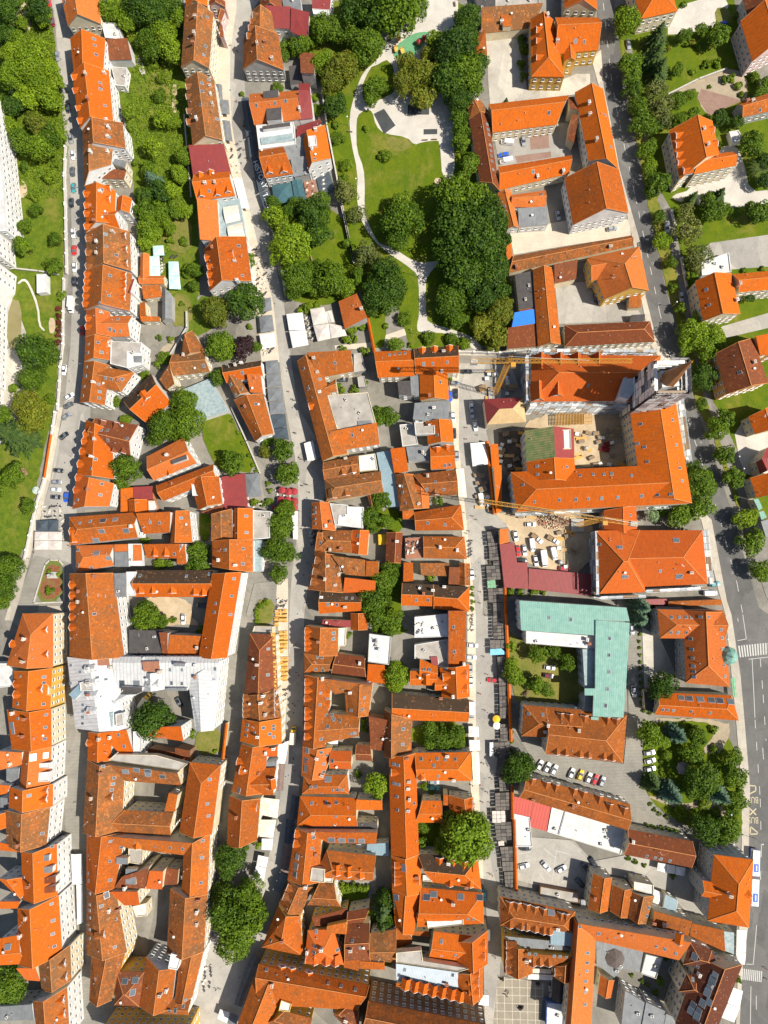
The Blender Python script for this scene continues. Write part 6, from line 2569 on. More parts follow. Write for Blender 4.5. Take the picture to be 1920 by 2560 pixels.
def section_loft(mb, secs, mi):
    """secs: list of (x, halfwidth_bottom, halfwidth_top, z0, z1)"""
    R = [[Vector((x, -wb, z0)), Vector((x, -wb*1.0, z0+(z1-z0)*.6)), Vector((x, -wt, z1)), Vector((x, 0, z1+.03)), Vector((x, wt, z1)), Vector((x, wb, z0+(z1-z0)*.6)), Vector((x, wb, z0))] for x, wb, wt, z0, z1 in secs]
    for a, b in zip(R, R[1:]):
        for k in range(6): mb.face([a[k], b[k], b[k+1], a[k+1]], mi)
        mb.face([a[6], b[6], b[0], a[0]], mi)
    mb.face(R[0][::-1], mi); mb.face(R[-1], mi)
def car_parts(typ, c):
    if (typ, c) in CARM: return CARM[(typ, c)]
    P = []
    body = MB(); gl = MB()
    pm = paint(c)
    if typ in ('car', 'pickup'):
        section_loft(body, [(-2.18, .70, .62, .35, .72), (-2.0, .84, .74, .25, .92), (-1.2, .9, .8, .22, .98), (.6, .9, .8, .22, .96), (1.4, .88, .76, .22, .9), (2.0, .80, .66, .26, .78), (2.2, .62, .5, .34, .64)], 0)
        if typ == 'car':
            body.face([(-1.35, -.58, 1.47), (.12, -.58, 1.47), (.12, .58, 1.47), (-1.35, .58, 1.47)]); body.face([(-1.35, -.58, 1.47), (-1.35, .58, 1.47), (-1.3, .6, 1.42), (-1.3, -.6, 1.42)])
            for s in (-1, 1):
                for xx in (-.55,): body.bar((xx, s*.77, .95), (xx, s*.585, 1.45), .05)
            section_loft(gl, [(-1.95, .76, .72, .9, .93), (-1.4, .76, .60, .9, 1.43), (.15, .76, .60, .9, 1.43), (1.0, .76, .72, .9, .93)], 0)
            for s in (-1, 1): body.box((.55, s*.98, .98), (.16, .2, .14))
        else:
            section_loft(gl, [(-.35, .76, .62, .9, 1.5), (.35, .76, .62, .9, 1.5), (1.0, .76, .72, .9, .95)], 0)
            body.face([(-.4, -.6, 1.56), (.35, -.6, 1.56), (.35, .6, 1.56), (-.4, .6, 1.56)])
            bed = MB(); bed.box((-1.75, 0, .98), (2.6, 1.9, .06)); 
            for s in (-1, 1): bed.box((-1.75, s*.93, 1.2), (2.6, .06, .4))
            bed.box((-3.03, 0, 1.2), (.06, 1.9, .4)); P.append(('cargo_bed', bed.mesh('cargo_bed', [WOOD])))
    elif typ == 'van':
        section_loft(body, [(-2.6, .95, .86, .3, 2.1), (-2.4, .98, .88, .25, 2.2), (1.2, .98, .88, .25, 2.2), (1.55, .98, .86, .25, 1.9), (2.2, .94, .8, .25, 1.15), (2.6, .8, .68, .3, .9)], 0)
        gl.face([(1.30, -.80, 2.19), (1.30, .80, 2.19), (2.10, .74, 1.29), (2.10, -.74, 1.29)])
        for s in (-1, 1): gl.face([(.5, s*.995, 1.25), (1.5, s*.995, 1.25), (1.25, s*.96, 1.8), (.5, s*.96, 1.8)])
    elif typ == 'truck':
        section_loft(body, [(1.3, .98, .9, .4, 2.2), (2.3, .98, .88, .35, 2.2), (2.75, .96, .86, .35, 1.5), (3.2, .86, .75, .4, 1.05)], 0)
        gl.face([(2.32, -.8, 2.22), (2.32, .8, 2.22), (2.80, .76, 1.52), (2.80, -.76, 1.52)])
        bx = MB(); bx.box((-1.1, 0, 1.75), (4.6, 2.2, 2.4)); bx.box((-1.1, 0, 2.98), (4.64, 2.24, .06)); bx.box((-1.1, 0, .5), (4.8, 1.2, .25))
        P.append(('cargo_box', bx.mesh('cargo_box', [CLOTH['cream'] if c == 'yellow' else CLOTH['white']])))
    P.append(('body', body.mesh('body', [pm], False)))
    if gl.v: P.append(('windows', gl.mesh('windows', [GLASS])))
    CARM[(typ, c)] = P; return P
wm_ = MB(); wm_.lathe((0, 0, -.11), [(.22, 0), (.33, .02), (.33, .2), (.22, .22)], 10); WHEEL = wm_.mesh('wheel', [TYRE])
hl_ = MB(); hl_.box((0, 0, 0), (.1, .34, .14)); HEADL = hl_.mesh('headlight', [LAMPM])
def vehicle(color, x, y, ang, typ, phrase):
    p = W3(x, y, .8); z = gz(p)
    rz = math.radians(-ang)
    noun = {'car': 'car', 'van': 'van', 'truck': 'box truck', 'pickup': 'pickup truck'}[typ]
    o = ob('parked_'+noun.replace(' ', '_'), None, None, (p.x, p.y, z), rz); o.empty_display_size = .5
    later(o, color, noun, phrase, PX(x, y), noun, 'vehicles '+phrase)
    for n, m in car_parts(typ, color): ob(n, m, o)
    wx = {'car': (-1.35, 1.38), 'van': (-1.6, 1.75), 'truck': (-2.1, 2.2), 'pickup': (-1.9, 1.4)}[typ]
    for a in wx:
        for s in (-1, 1): ob('wheel', WHEEL, o, (a, s*.82, .33), (1.5708, 0, 0))
    hx = {'car': 2.1, 'van': 2.5, 'truck': 3.1, 'pickup': 2.1}[typ]
    for s in (-1, 1): ob('headlight', HEADL, o, (hx, s*.5, .66 if typ != 'truck' else .9), s*-.25)
def bus(x0, y0, x1, y1):
    a, b = W3(x0, y0, 2.9), W3(x1, y1, 2.9); a.z = b.z = 0; d = (b-a); L = d.length; rz = math.atan2(d.y, d.x); mid = (a+b)/2
    o = thing('articulated_bus', 'long white and blue articulated bus stopped on the main road', 'bus', (mid.x, mid.y, gz(mid)), rz)
    PB = paint('blue'); PW = paint('white')
    for nm, c0, c1 in (('front_section', .02*L, L/2), ('rear_section', -L/2, -.04*L)):
        mb = MB(); m = (c0+c1)/2; l = c1-c0
        mb.box((m, 0, 1.7), (l, 2.55, 2.5), 0, 0); mb.box((m, 0, 2.98), (l-.3, 2.3, .1), 0, 0)
        mb.box((m, 0, .75), (l+.02, 2.6, .55), 0, 1)
        mb.box((m+l*.18, 0, 3.08), (l*.32, 1.7, .22), 0, 1); mb.box((m-l*.3, 0, 3.06), (.9, .8, .12), 0, 2)
        mb.box((m+l*.18, 0, 3.22), (l*.2, .35, .06), 0, 0); mb.box((m+l*.44, 0, 3.06), (.8, .8, .12), 0, 2)
        se = ob(nm, mb.mesh(nm, [PW, PB, GREYM]), o)
        gm = MB()
        for s in (-1, 1): gm.box((m, s*1.28, 2.1), (l-.8, .05, 1.0))
        if nm == 'front_section': gm.box((c1+.01, 0, 1.95), (.05, 2.2, 1.5))
        ob('windows', gm.mesh('windows', [GLASS]), se)
        for wxx in (m-l*.3, m+l*.28):
            for s in (-1, 1): ob('wheel', WHEEL, se, (wxx, s*1.12, .48), (1.5708, 0, 0), (1.45, 1.45, 1.3))
    mb = MB(); mb.box((-.01*L, 0, 1.7), (.065*L, 2.3, 2.35)); ob('bellows', mb.mesh('bellows', [BLACK]), o)

# ---------------------------------------------------------------- street things
def zone(px):
    x, y = px[0]*.8641, px[1]*.8641
    if x < 140 and y > 900: return 'beside the hillside lawn'
    if x < 260: return 'along the lower square street' if y > 1200 else 'on the hillside house terrace'
    if x < 420 and y < 800: return 'on the garden restaurant terrace'
    if x < 760:
        if y < 200: return 'on the upper cafe street'
        if y < 480: return 'near the dark lettered awnings'
        if y < 700: return 'on the shady cafe street'
        if y < 960: return 'by the orange corner house'
        if y < 1200: return 'near the red parasols'
        if y < 1700: return 'beside the island houses'
        if y < 2000: return 'on the lower cafe street'
        return 'at the bottom end of the cafe street'
    if 960 < x < 1125 and y > 760:
        if y < 1100: return 'on the market street by the site wall'
        if y < 1500: return 'on the market street near the copper roofs'
        return 'on the lower market street'
    if x > 1340 and y > 1900: return 'by the road crossing'
    if x > 1100 and y > 1900: return 'in the lower courtyards'
    if x > 1000 and y < 400: return 'in the walled van yard'
    return 'in a courtyard between the house rows'
CN = {'pale': 'beige', 'turq': 'turquoise', 'taupe': 'brown', 'slate': 'dark slate', 'stall': 'dark boarded'}
def canopy(col, h, pts):
    q = [W3(x, y, h) for x, y in pts]
    c = sum(q, Vector((0, 0, 0)))/4; z = gz(c)
    e1, e2 = (q[1]-q[0]).length, (q[2]-q[1]).length; asp = max(e1, e2)/min(e1, e2)
    sq = asp < 1.7
    nm = 'parasol' if sq else 'awning'
    px = proj(c)
    o = ob(nm, None, None, (c.x, c.y, z)); o.empty_display_size = .5
    later(o, CN.get(col, col)+(' square' if sq else ' long'), nm, zone(px), px, nm, nm+'s '+zone(px))
    mb = MB(); L = [Vector((p.x-c.x, p.y-c.y, h-z)) for p in q]
    if sq:
        top = Vector((0, 0, h-z+min(e1, e2)*.17))
        for k in range(4):
            a, b = L[k], L[(k+1) % 4]; m = (a+b)/2+Vector((0, 0, .04))
            mb.face([a, m, top]); mb.face([m, b, top])
        dn = Vector((0, 0, -.22))
    else:
        i = 0 if e1 > e2 else 1                      # pitched slightly across its width
        up = Vector((0, 0, min(e1, e2)*.10))
        A = [L[k] for k in range(4)]
        hi = (0, 1) if (L[0]+L[1]).x*1 < 0 or e1 < e2 and False else (2, 3)
        if e1 > e2: M0, M1 = (A[1]+A[2])/2+up, (A[0]+A[3])/2+up; fs = [[A[0], A[1], M0, M1], [M1, M0, A[2], A[3]]]
        else: M0, M1 = (A[0]+A[1])/2+up, (A[2]+A[3])/2+up; fs = [[A[0], M0, M1, A[3]], [M0, A[1], A[2], M1]]
        for f in fs:      # seams every two metres or so: fabric panels sag a little
            a, b, cc, d = f; n = max(1, int(max((b-a).length, (cc-b).length)/2.2))
            for k in range(n):
                t0, t1 = k/n, (k+1)/n
                if (b-a).length > (cc-b).length: p = [a.lerp(b, t0), a.lerp(b, t1), d.lerp(cc, t1), d.lerp(cc, t0)]
                else: p = [a.lerp(d, t0), b.lerp(cc, t0), b.lerp(cc, t1), a.lerp(d, t1)]
                m = sum(p, Vector((0, 0, 0)))/4-Vector((0, 0, .14))
                for j in range(4): mb.face([p[j], p[(j+1) % 4], m])
        dn = Vector((0, 0, -.18))
    for k in range(4): mb.face([L[k], L[(k+1) % 4], L[(k+1) % 4]+dn, L[k]+dn])
    cv = ob('canopy', mb.mesh('canopy', [CLOTH[col]]), o)
    pb = MB()
    if sq: 
        pb.bar((0, 0, 0), (0, 0, h-z+min(e1, e2)*.17), .05, 0, 6); pb.box((0, 0, .05), (.8, .8, .1)); ob('pole', pb.mesh('pole', [GREYM]), o)
    else:
        for k in range(4):
            p = L[k]*.94; pb = MB(); pb.bar((p.x, p.y, 0), (p.x, p.y, h-z-.05), .05); ob('post', pb.mesh('post', [GREYM]), o)
    return o, q
def round_parasol(col, x, y):
    h = 2.5; p = W3(x, y, h); z = gz(p); px = PX(x, y); R = 1.5
    o = ob('parasol', None, None, (p.x, p.y, z)); o.empty_display_size = .5
    later(o, col+' round', 'parasol', zone(px), px, 'parasol', 'round parasols '+zone(px))
    mb = MB(); n = 10
    for k in range(n):
        a, b = 6.283*k/n, 6.283*(k+1)/n; A = Vector((R*math.cos(a), R*math.sin(a), h-z)); Bq = Vector((R*math.cos(b), R*math.sin(b), h-z))
        mb.face([A, Bq, Vector((0, 0, h-z+.6))]); mb.face([A, Bq, Bq*.99-Vector((0, 0, .2)), A*.99-Vector((0, 0, .2))])
    ob('canopy', mb.mesh('canopy', [CLOTH[col]]), o)
    pb = MB(); pb.bar((0, 0, 0), (0, 0, h-z+.55), .04, 0, 6); ob('pole', pb.mesh('pole', [GREYM]), o)
def stall(col, pts):
    h = 2.6; q = [W3(x, y, h) for x, y in pts]; c = sum(q, Vector((0, 0, 0)))/len(q); z = gz(c); px = proj(c)
    o = ob('market_stall', None, None, (c.x, c.y, z)); o.empty_display_size = .5
    later(o, {'stall': 'dark boarded', 'green': 'pale green topped', 'blue': 'light blue topped', 'pale': 'pale grey topped'}[col], 'market stall', 'beside the market street', px, 'market stall', 'market stalls in a row')
    L = [Vector((p.x-c.x, p.y-c.y, 0)) for p in q]; rn = random.Random(c.x)
    mb = MB(); d = L[1]-L[0]; n = max(2, int((L[3]-L[0]).length/1.3)); m = 3 if len(L) == 4 else 1
    if len(L) == 4:
        for i in range(n):
            for j in range(m):
                f = lambda u, v: L[0].lerp(L[1], u).lerp(L[3].lerp(L[2], u), v)
                u0, u1, v0, v1 = j/m+.012, (j+1)/m-.012, i/n+.012, (i+1)/n-.012; zz = h-z+rn.uniform(-.06, .1)
                mb.prism([f(u0, v0), f(u1, v0), f(u1, v1), f(u0, v1)], zz, zz+.09, rn.choice((0, 0, 1, 2)) if col == 'stall' else 0)
    else: mb.prism(L, h-z, h-z+.1, 0)
    M = [CLOTH[col], simple('aged_boards', (.19, .165, .14), (.10, .09, .08), 1, .9), simple('tar_boards', (.05, .046, .045), (.10, .09, .08), 1, .9)] if col == 'stall' else [CLOTH[col]]
    if col == 'stall':
        global STM
        try: M = STM
        except NameError: STM = M
    ob('roof', mb.mesh('roof', M), o)
    cb = MB(); Q = [p*.82 for p in L]; cb.prism(Q, 0, 1.0, 0); ob('counter', cb.mesh('counter', [WOOD]), o)
    for p in (L[0], L[1], L[2], L[-1]):
        pb = MB(); p = p*.95; pb.bar((p.x, p.y, 0), (p.x, p.y, h-z), .05); ob('post', pb.mesh('post', [WOOD]), o)
def table_mesh(m, square):
    mb = MB()
    if square: mb.box((0, 0, .73), (.8, .8, .05))
    else: mb.lathe((0, 0, .7), [(.42, 0), (.42, .05)], 10)
    mb.bar((0, 0, 0), (0, 0, .72), .05, 0, 6); mb.lathe((0, 0, 0), [(.28, 0), (.2, .05)], 8); return mb.mesh('cafe_table', [m])
def chair_mesh(m):
    mb = MB(); mb.box((0, 0, .45), (.5, .5, .07)); mb.box((-.24, 0, .7), (.06, .5, .5))
    for a in (-.2, .2):
        for b in (-.2, .2): mb.bar((a, b, 0), (a, b, .45), .025)
    for b in (-.25, .25): mb.box((0, b, .64), (.46, .05, .04))
    return mb.mesh('cafe_chair', [m])
FURN = [(simple('pale_furniture', (.66, .62, .54), None, 1, .7, 0, 0), 'pale'), (simple('dark_furniture', (.06, .055, .06), None, 1, .7, 0, 0), 'dark')]
TABM = [table_mesh(f, i % 2 == 0) for i, (f, n) in enumerate(FURN)]; CHRM = [chair_mesh(f) for f, n in FURN]
OTAB = table_mesh(OWOOD, True)
bn = MB(); bn.box((0, 0, .42), (1.9, .38, .07)); bn.box((0, -.22, .68), (1.9, .06, .42))
for s in (-.75, .75): bn.box((s, 0, .2), (.08, .36, .4))
OBENCH = bn.mesh('bench_seat', [OWOOD]); PBENCH = bn.mesh('park_bench', [WOOD])
NC = [0, 0]
def cafe(x, y, w, h, n, orange=False):
    rn = random.Random(int(x+y)); n = max(1, int(n*(1 if orange else .72))); nx = max(1, round(math.sqrt(n*w/h))); ny = max(1, math.ceil(n/nx)); i = 0
    for jy in range(ny):
        for jx in range(nx):
            if i >= n: break
            i += 1
            px = (x-w/2+w*(jx+.5)/nx+rn.uniform(-5, 5), y-h/2+h*(jy+.5)/ny+rn.uniform(-5, 5)); p = W3(*px); z = gz(p); zz = zone(PX(*px))
            if any(inpoly(p.x, p.y, P) for P, hh, bb in FOOT if hh > 3): z = max([hh for P, hh, bb in FOOT if inpoly(p.x, p.y, P)])+.03
            a = rn.uniform(0, 1.57) if not orange else rn.choice((0, .05))
            if orange:
                t = ob('wooden_table', OTAB, None, (p.x, p.y, z), a, (2, 1, 1)); tag(t, 'orange wooden table '+zz, 'table', 'orange tables '+zz)
                for s in (-1, 1):
                    b = ob('wooden_bench', OBENCH, None, (p.x, p.y+s*.75, z), a+(0 if s < 0 else math.pi)); tag(b, 'orange wooden bench at a table '+zz, 'bench', 'orange benches '+zz)
            else:
                k = rn.randrange(2); NC[0] += 1
                t = ob('cafe_table', TABM[k], None, (p.x, p.y, z), a); tag(t, FURN[k][1]+' cafe table '+zz, 'table', FURN[k][1]+' cafe tables '+zz)
                for s in range(2 if NC[1] < 296 else 0):
                    b = a+s*math.pi+rn.uniform(-.3, .3); NC[1] += 1; k2 = k if rn.random() < .6 else 0
                    cobj = ob('cafe_chair', CHRM[k2], None, (p.x+.75*math.cos(b), p.y+.75*math.sin(b), z), b+math.pi); tag(cobj, FURN[k2][1]+' cafe chair '+zz, 'chair', FURN[k2][1]+' cafe chairs '+zz)
SKIN = simple('skin', (.55, .32, .22), None, 1, .6, 0, 0); HAIR = simple('brown_hair', (.05, .03, .02), None, 1, .7, 0, 0)
def person_mesh(shirt, trousers, seed):
    rn = random.Random(seed); st = .22
    V = [(0, 0, .95), (0, 0, 1.2), (0, 0, 1.42), (0, 0, 1.53), (.02, 0, 1.66), (.03, 0, 1.76),
         (0, .1, .9), (st, .11, .5), (st*1.1, .11, .08), (st*1.1+.14, .11, .04), (0, -.1, .9), (-st*.6, -.11, .5), (-st*1.7, -.11, .1), (-st*1.7+.14, -.11, .05),
         (0, .2, 1.4), (-.1, .25, 1.14), (.04, .26, .9), (.1, .26, .82), (0, -.2, 1.4), (.1, -.25, 1.14), (.22, -.25, .94), (.28, -.24, .88)]
    E = [(0, 1), (1, 2), (2, 3), (3, 4), (4, 5), (0, 6), (6, 7), (7, 8), (8, 9), (0, 10), (10, 11), (11, 12), (12, 13), (2, 14), (14, 15), (15, 16), (16, 17), (2, 18), (18, 19), (19, 20), (20, 21)]
    rad = [.15, .14, .15, .06, .1, .085, .1, .07, .05, .045, .1, .07, .05, .045, .065, .05, .038, .035, .065, .05, .038, .035]
    me = bpy.data.meshes.new('person'); me.from_pydata(V, E, []); o = bpy.data.objects.new('tmp', me); COL.objects.link(o)
    o.modifiers.new('s', 'SKIN'); sv = me.skin_vertices[0].data
    for i, r in enumerate(rad): sv[i].radius = (r, r*(1.25 if i < 3 else 1))
    sv[0].use_root = True
    ss = o.modifiers.new('u', 'SUBSURF'); ss.levels = ss.render_levels = 1
    dg = bpy.context.evaluated_depsgraph_get(); m2 = bpy.data.meshes.new_from_object(o.evaluated_get(dg)); bpy.data.objects.remove(o)
    m2.name = 'person'
    for m in (shirt, trousers, SKIN, HAIR, BLACK): m2.materials.append(m)
    for f in m2.polygons:
        c = f.center
        f.material_index = 4 if c.z < .1 else 1 if c.z < .98 and abs(c.y) < .22 else 3 if c.z > 1.7 or (c.z > 1.58 and c.x < 0) else 2 if c.z > 1.5 or (c.z < .98) else 0
        f.use_smooth = True
    return m2
PPL = []
def person(x, y, k):
    if not PPL:
        for i, (s, t, d) in enumerate((((.75, .75, .72), (.03, .035, .06), 'in white top'), ((.03, .03, .035), (.05, .05, .06), 'in black clothes'), ((.05, .09, .25), (.25, .2, .13), 'in blue top'), ((.5, .03, .04), (.03, .03, .04), 'in red top'))):
            PPL.append((person_mesh(simple('shirt_%s' % d.split()[1], s, None, 1, .9, 0, 0), simple('trousers_%s' % d.split()[1], t, None, 1, .9, 0, 0), i), d))
    m, d = PPL[k % 4]; p = W3(x, y, .9); px = PX(x, y)
    o = ob('person', m, None, (p.x, p.y, gz(p)), random.uniform(0, 6.28)); later(o, 'person', d, zone(px), px, 'person', 'people walking in the streets')
def lamp(x, y, h=6.0):
    p = W3(x, y, h); z = gz(p); px = PX(x, y); o = ob('street_lamp', None, None, (p.x, p.y, z))
    later(o, 'slim grey', 'street lamp', 'beside the main road' if px[0] > 1500 else 'beside the park path', px, 'street lamp', 'street lamps')
    mb = MB(); mb.lathe((0, 0, 0), [(.14, 0), (.09, .4), (.05, h-z)], 7); ob('pole', mb.mesh('pole', [GREYM]), o)
    mb = MB(); mb.lathe((0, 0, h-z-.1), [(.1, 0), (.28, .25), (.3, .45), (.12, .6)], 8); ob('lamp_head', mb.mesh('lamp_head', [FRAME]), o)
def walls(mat, h, pts):
    P = [W3(x, y, h) for x, y in pts]; c = sum(P, Vector((0, 0, 0)))/len(P); mb = MB()
    hgt = 1.2 if mat == 'hill' else h
    for a, b in zip(P, P[1:]):
        d = b-a; L = d.length; m = (a+b)/2; rz = math.atan2(d.y, d.x); w = .45 if mat != 'tile' else .4
        mb.box((m.x-c.x, m.y-c.y, h/2-.1), (L+.2, w, h+.2), rz, 0)
        if mat == 'tile':
            dd = d.normalized(); nr = Vector((-dd.y, dd.x, 0)); A, Bq = a-Vector((c.x, c.y, 0)), b-Vector((c.x, c.y, 0))
            up = Vector((0, 0, .5)); n1 = nr*.62
            for s in (-1, 1): mb.face([A+n1*s, Bq+n1*s, Bq+up, A+up], 1, [(0, 0), (L, 0), (L, .8), (0, .8)])
        else: mb.box((m.x-c.x, m.y-c.y, h+.06), (L+.3, w+.16, .14), rz, 2)
        if mat == 'white':
            for k in range(int(L/6)+1):
                q = a+d.normalized()*min(L, k*6); mb.box((q.x-c.x, q.y-c.y, h/2+.2), (.8, .8, h+.4), rz, 0)
    M = {'white': WALL['white'], 'stone': simple('rubble_stone', (.42, .38, .31), (.26, .235, .2), 1.2, .9), 'tile': WALL['cream'], 'hill': WALL['grey']}[mat]
    px = proj(c); nm = 'garden_wall'
    o = ob(nm, mb.mesh(nm, [M, ROOF['o'], simple('coping_'+mat, (.55, .51, .44), (.4, .37, .32), .8, .9)]), None, (c.x, c.y, 0))
    later(o, {'white': 'white piered', 'stone': 'old stone', 'tile': 'orange tile capped', 'hill': 'grey stone'}[mat], 'wall', 'running '+zone2(px), px, 'wall', 'walls')
def zone2(px):
    x, y = px[0]*.8641, px[1]*.8641
    if x < 180: return 'along the hillside street'
    if x < 430: return 'through the terraced gardens'
    if x < 560: return 'beside the cafe street garden'
    if x < 850: return 'between the park and cafe street'
    if x < 1140: return 'behind the market street stalls' if y > 800 else 'at the park edge'
    if x < 1350: return 'above the church site'
    return 'in the villa gardens'
def text(s, x, y, rot, size, where):
    cu = bpy.data.curves.new('lettering', 'FONT'); cu.body = s; cu.align_x = 'CENTER'; cu.align_y = 'CENTER'
    road = where == 'road'
    cu.size = size/3.456/6.2*1.35; cu.extrude = .004
    cu.materials.append(MARKY if road else FRAME)
    z = 3.5 if not road else 0
    p = W3(x, y, z)
    if road: z = gz(p)+.02
    tmp = bpy.data.objects.new('tmp', cu); COL.objects.link(tmp); me = bpy.data.meshes.new_from_object(tmp.evaluated_get(bpy.context.evaluated_depsgraph_get())); bpy.data.objects.remove(tmp)
    o = ob('lettering' if not road else 'road_marking', me, None, (p.x, p.y, z), math.radians(rot))
    if road: o['kind'] = 'structure'; o.scale = (1.0, 1.5, 1)
    return o

def site_things():
    # tower cranes
    for base, head, jl, jr, zt, lab in (((1392-0, 0), None, 0, 0, 0, ''),):
        pass
    def crane(tile, hx, hy, z, end_j, end_c, label):
        setT(tile); c = W3(hx, hy, z); o = thing('tower_crane', label, 'crane', (c.x, c.y, gz(c)), 0, 'yellow tower cranes on the building site')
        def lattice(name, a, b, w, parent, n, tri=False):
            mb = MB(); d = (b-a); L = d.length; q = d.to_track_quat('Z', 'Y')
            cs = [q @ Vector(v) for v in (((-w, -w, 0), (w, -w, 0), (w, w, 0), (-w, w, 0)) if not tri else ((-w, 0, 0), (w, 0, 0), (0, w*1.8, 0)))]
            for k in range(len(cs)):
                mb.bar(a+cs[k], b+cs[k], .085)
                for i in range(n):
                    p, r = a+d*(i/n), a+d*((i+1)/n); k2 = (k+1) % len(cs)
                    mb.bar(p+cs[k], r+cs[k2], .045); mb.bar(p+cs[k], p+cs[k2], .04)
            return ob(name, mb.mesh(name, [YELLOW]), parent)
        org = Vector((c.x, c.y, 0))
        lattice('mast', Vector((0, 0, 0)), Vector((0, 0, z)), .8, o, int(z/2))
        mb = MB(); mb.box((0, 0, .5), (5, 5, 1)); ob('ballast_base', mb.mesh('ballast_base', [WALL['concrete']]), o)
        J = W3(*end_j, z)-org; K = W3(*end_c, z)-org
        jb = lattice('jib', Vector((0, 0, z)), J, .6, o, int(J.length/2.2), False)
        cj = lattice('counter_jib', Vector((0, 0, z)), K, .7, o, int((K-Vector((0, 0, z))).length/2), False)
        mb = MB(); e = K*.9+Vector((0, 0, z*.1)); mb.box(e-Vector((0, 0, 1.0)), (2.4, 1.8, 2.6), math.atan2(K.y, K.x)); ob('counterweight', mb.mesh('counterweight', [WALL['concrete']]), cj)
        mb = MB(); mb.box((1.4, -1.4, z-.6), (1.6, 1.5, 2.0)); cab = ob('cab', mb.mesh('cab', [YELLOW]), o)
        mb = MB(); mb.box((1.4, -2.17, z-.4), (1.3, .05, 1.2)); ob('window', mb.mesh('window', [GLASS]), cab)
        tp = lattice('tower_head', Vector((0, 0, z)), Vector((0, 0, z+5)), .5, o, 3)
        mb = MB(); mb.bar((0, 0, z+5), (Vector((0, 0, z))*.35+J*.65)+Vector((0, 0, .6)), .05); mb.bar((0, 0, z+5), K*.95+Vector((0, 0, z*.05+.6)), .05); ob('tie_bar', mb.mesh('tie_bar', [STEEL]), tp)
    crane((960, 512), 1080, 1350, 48, (2144, 1350), (745, 1350), 'tall yellow crane whose jib stretches over the church roof')
    crane((1440, 1024), 215, 945, 38, (-845, 785), (530, 990), 'yellow crane between monastery and school with concrete counterweight')
    # formwork frames in the monastery yard
    setT((960, 1024))
    q = [W3(x, y, 3.4) for x, y in ((1480, 28), (1800, 15), (1800, 125), (1485, 140))]; c = sum(q, Vector((0, 0, 0)))/4
    o = thing('formwork', 'yellow formwork deck of closely spaced beams in the monastery yard', 'formwork', (c.x, c.y, gz(c)))
    mb = MB(); L = [p-Vector((c.x, c.y, 0)) for p in q]
    for i in range(24):
        t = (i+.5)/24; a, b = L[0].lerp(L[1], t), L[3].lerp(L[2], t); mb.bar(a, b, .13)
    for t in (.2, .5, .8): mb.bar(L[0].lerp(L[3], t)-Vector((0, 0, .25)), L[1].lerp(L[2], t)-Vector((0, 0, .25)), .12)
    ob('beams', mb.mesh('beams', [YELLOW]), o)
    mb = MB()
    for i in range(6):
        for t in (.1, .9):
            p = L[0].lerp(L[1], (i+.5)/6).lerp(L[3].lerp(L[2], (i+.5)/6), t); mb.bar((p.x, p.y, 0), (p.x, p.y, 3.2), .06)
    ob('props', mb.mesh('props', [STEEL]), o)
    # building material stacks and machines, each on its own
    rn = random.Random(11)
    spots = [(1670, 215, 'timber'), (1700, 250, 'timber'), (1760, 205, 'box'), (1740, 340, 'mixer'), (1825, 210, 'box'), (1680, 390, 'timber'), (1790, 420, 'box'), (1900, 250, 'box'), (1935, 300, 'red'), (1960, 400, 'box'), (1905, 345, 'red'), (1990, 230, 'box'),
             (1050, 215, 'box'), (1120, 270, 'box'), (1080, 400, 'timber'), (1140, 430, 'box'), (1090, 500, 'box'), (1000, 340, 'white'), (1005, 400, 'white'), (1008, 450, 'white'), (840, 570, 'box'), (860, 640, 'box'), (850, 690, 'teal'), (900, 740, 'box'), (905, 800, 'box'), (910, 850, 'box'),
             (1500, 300, 'box'), (1530, 240, 'box'), (1570, 330, 'teal'), (1180, 925, 'box'), (1270, 930, 'timber'), (1570, 1210, 'timber'), (1600, 1090, 'timber'), (1520, 1320, 'mixer'),
             (905, -300, 'blue'), (960, -300, 'blue'), (1055, -270, 'blue'), (1060, -240, 'blue'), (1100, -170, 'box'), (850, -180, 'yellow'), (1060, -130, 'blue'), (1000, -70, 'box')]
    NM = {'timber': ('timber_stack', 'stack of sawn yellow timber', WOOD), 'box': ('material_crate', 'grey crate of building material', GREYM), 'mixer': ('concrete_mixer', 'grey drum concrete mixer', STEEL), 'red': ('skip_container', 'red open skip', CLOTH['red']), 'white': ('material_sack', 'white pallet sack', CLOTH['white']), 'teal': ('tool_container', 'teal tool container', CLOTH['turq']), 'blue': ('portable_toilet', 'white and blue site cabin box', CLOTH['blue']), 'yellow': ('tool_container', 'yellow tool container', YELLOW)}
    for i in range(70):    # scattered materials in the yard and along the fences
        zx, zy, zw, zh = rn.choice(((1640, 170, 470, 310), (1640, 170, 470, 310), (1000, 200, 200, 320), (800, 540, 120, 330), (1500, 1050, 140, 320), (880, -330, 240, 260), (1240, 900, 300, 80)))
        spots.append((rn.uniform(zx, zx+zw), rn.uniform(zy, zy+zh), rn.choice(('box', 'timber', 'box', 'white', 'timber'))))
        setT((960, 1024))
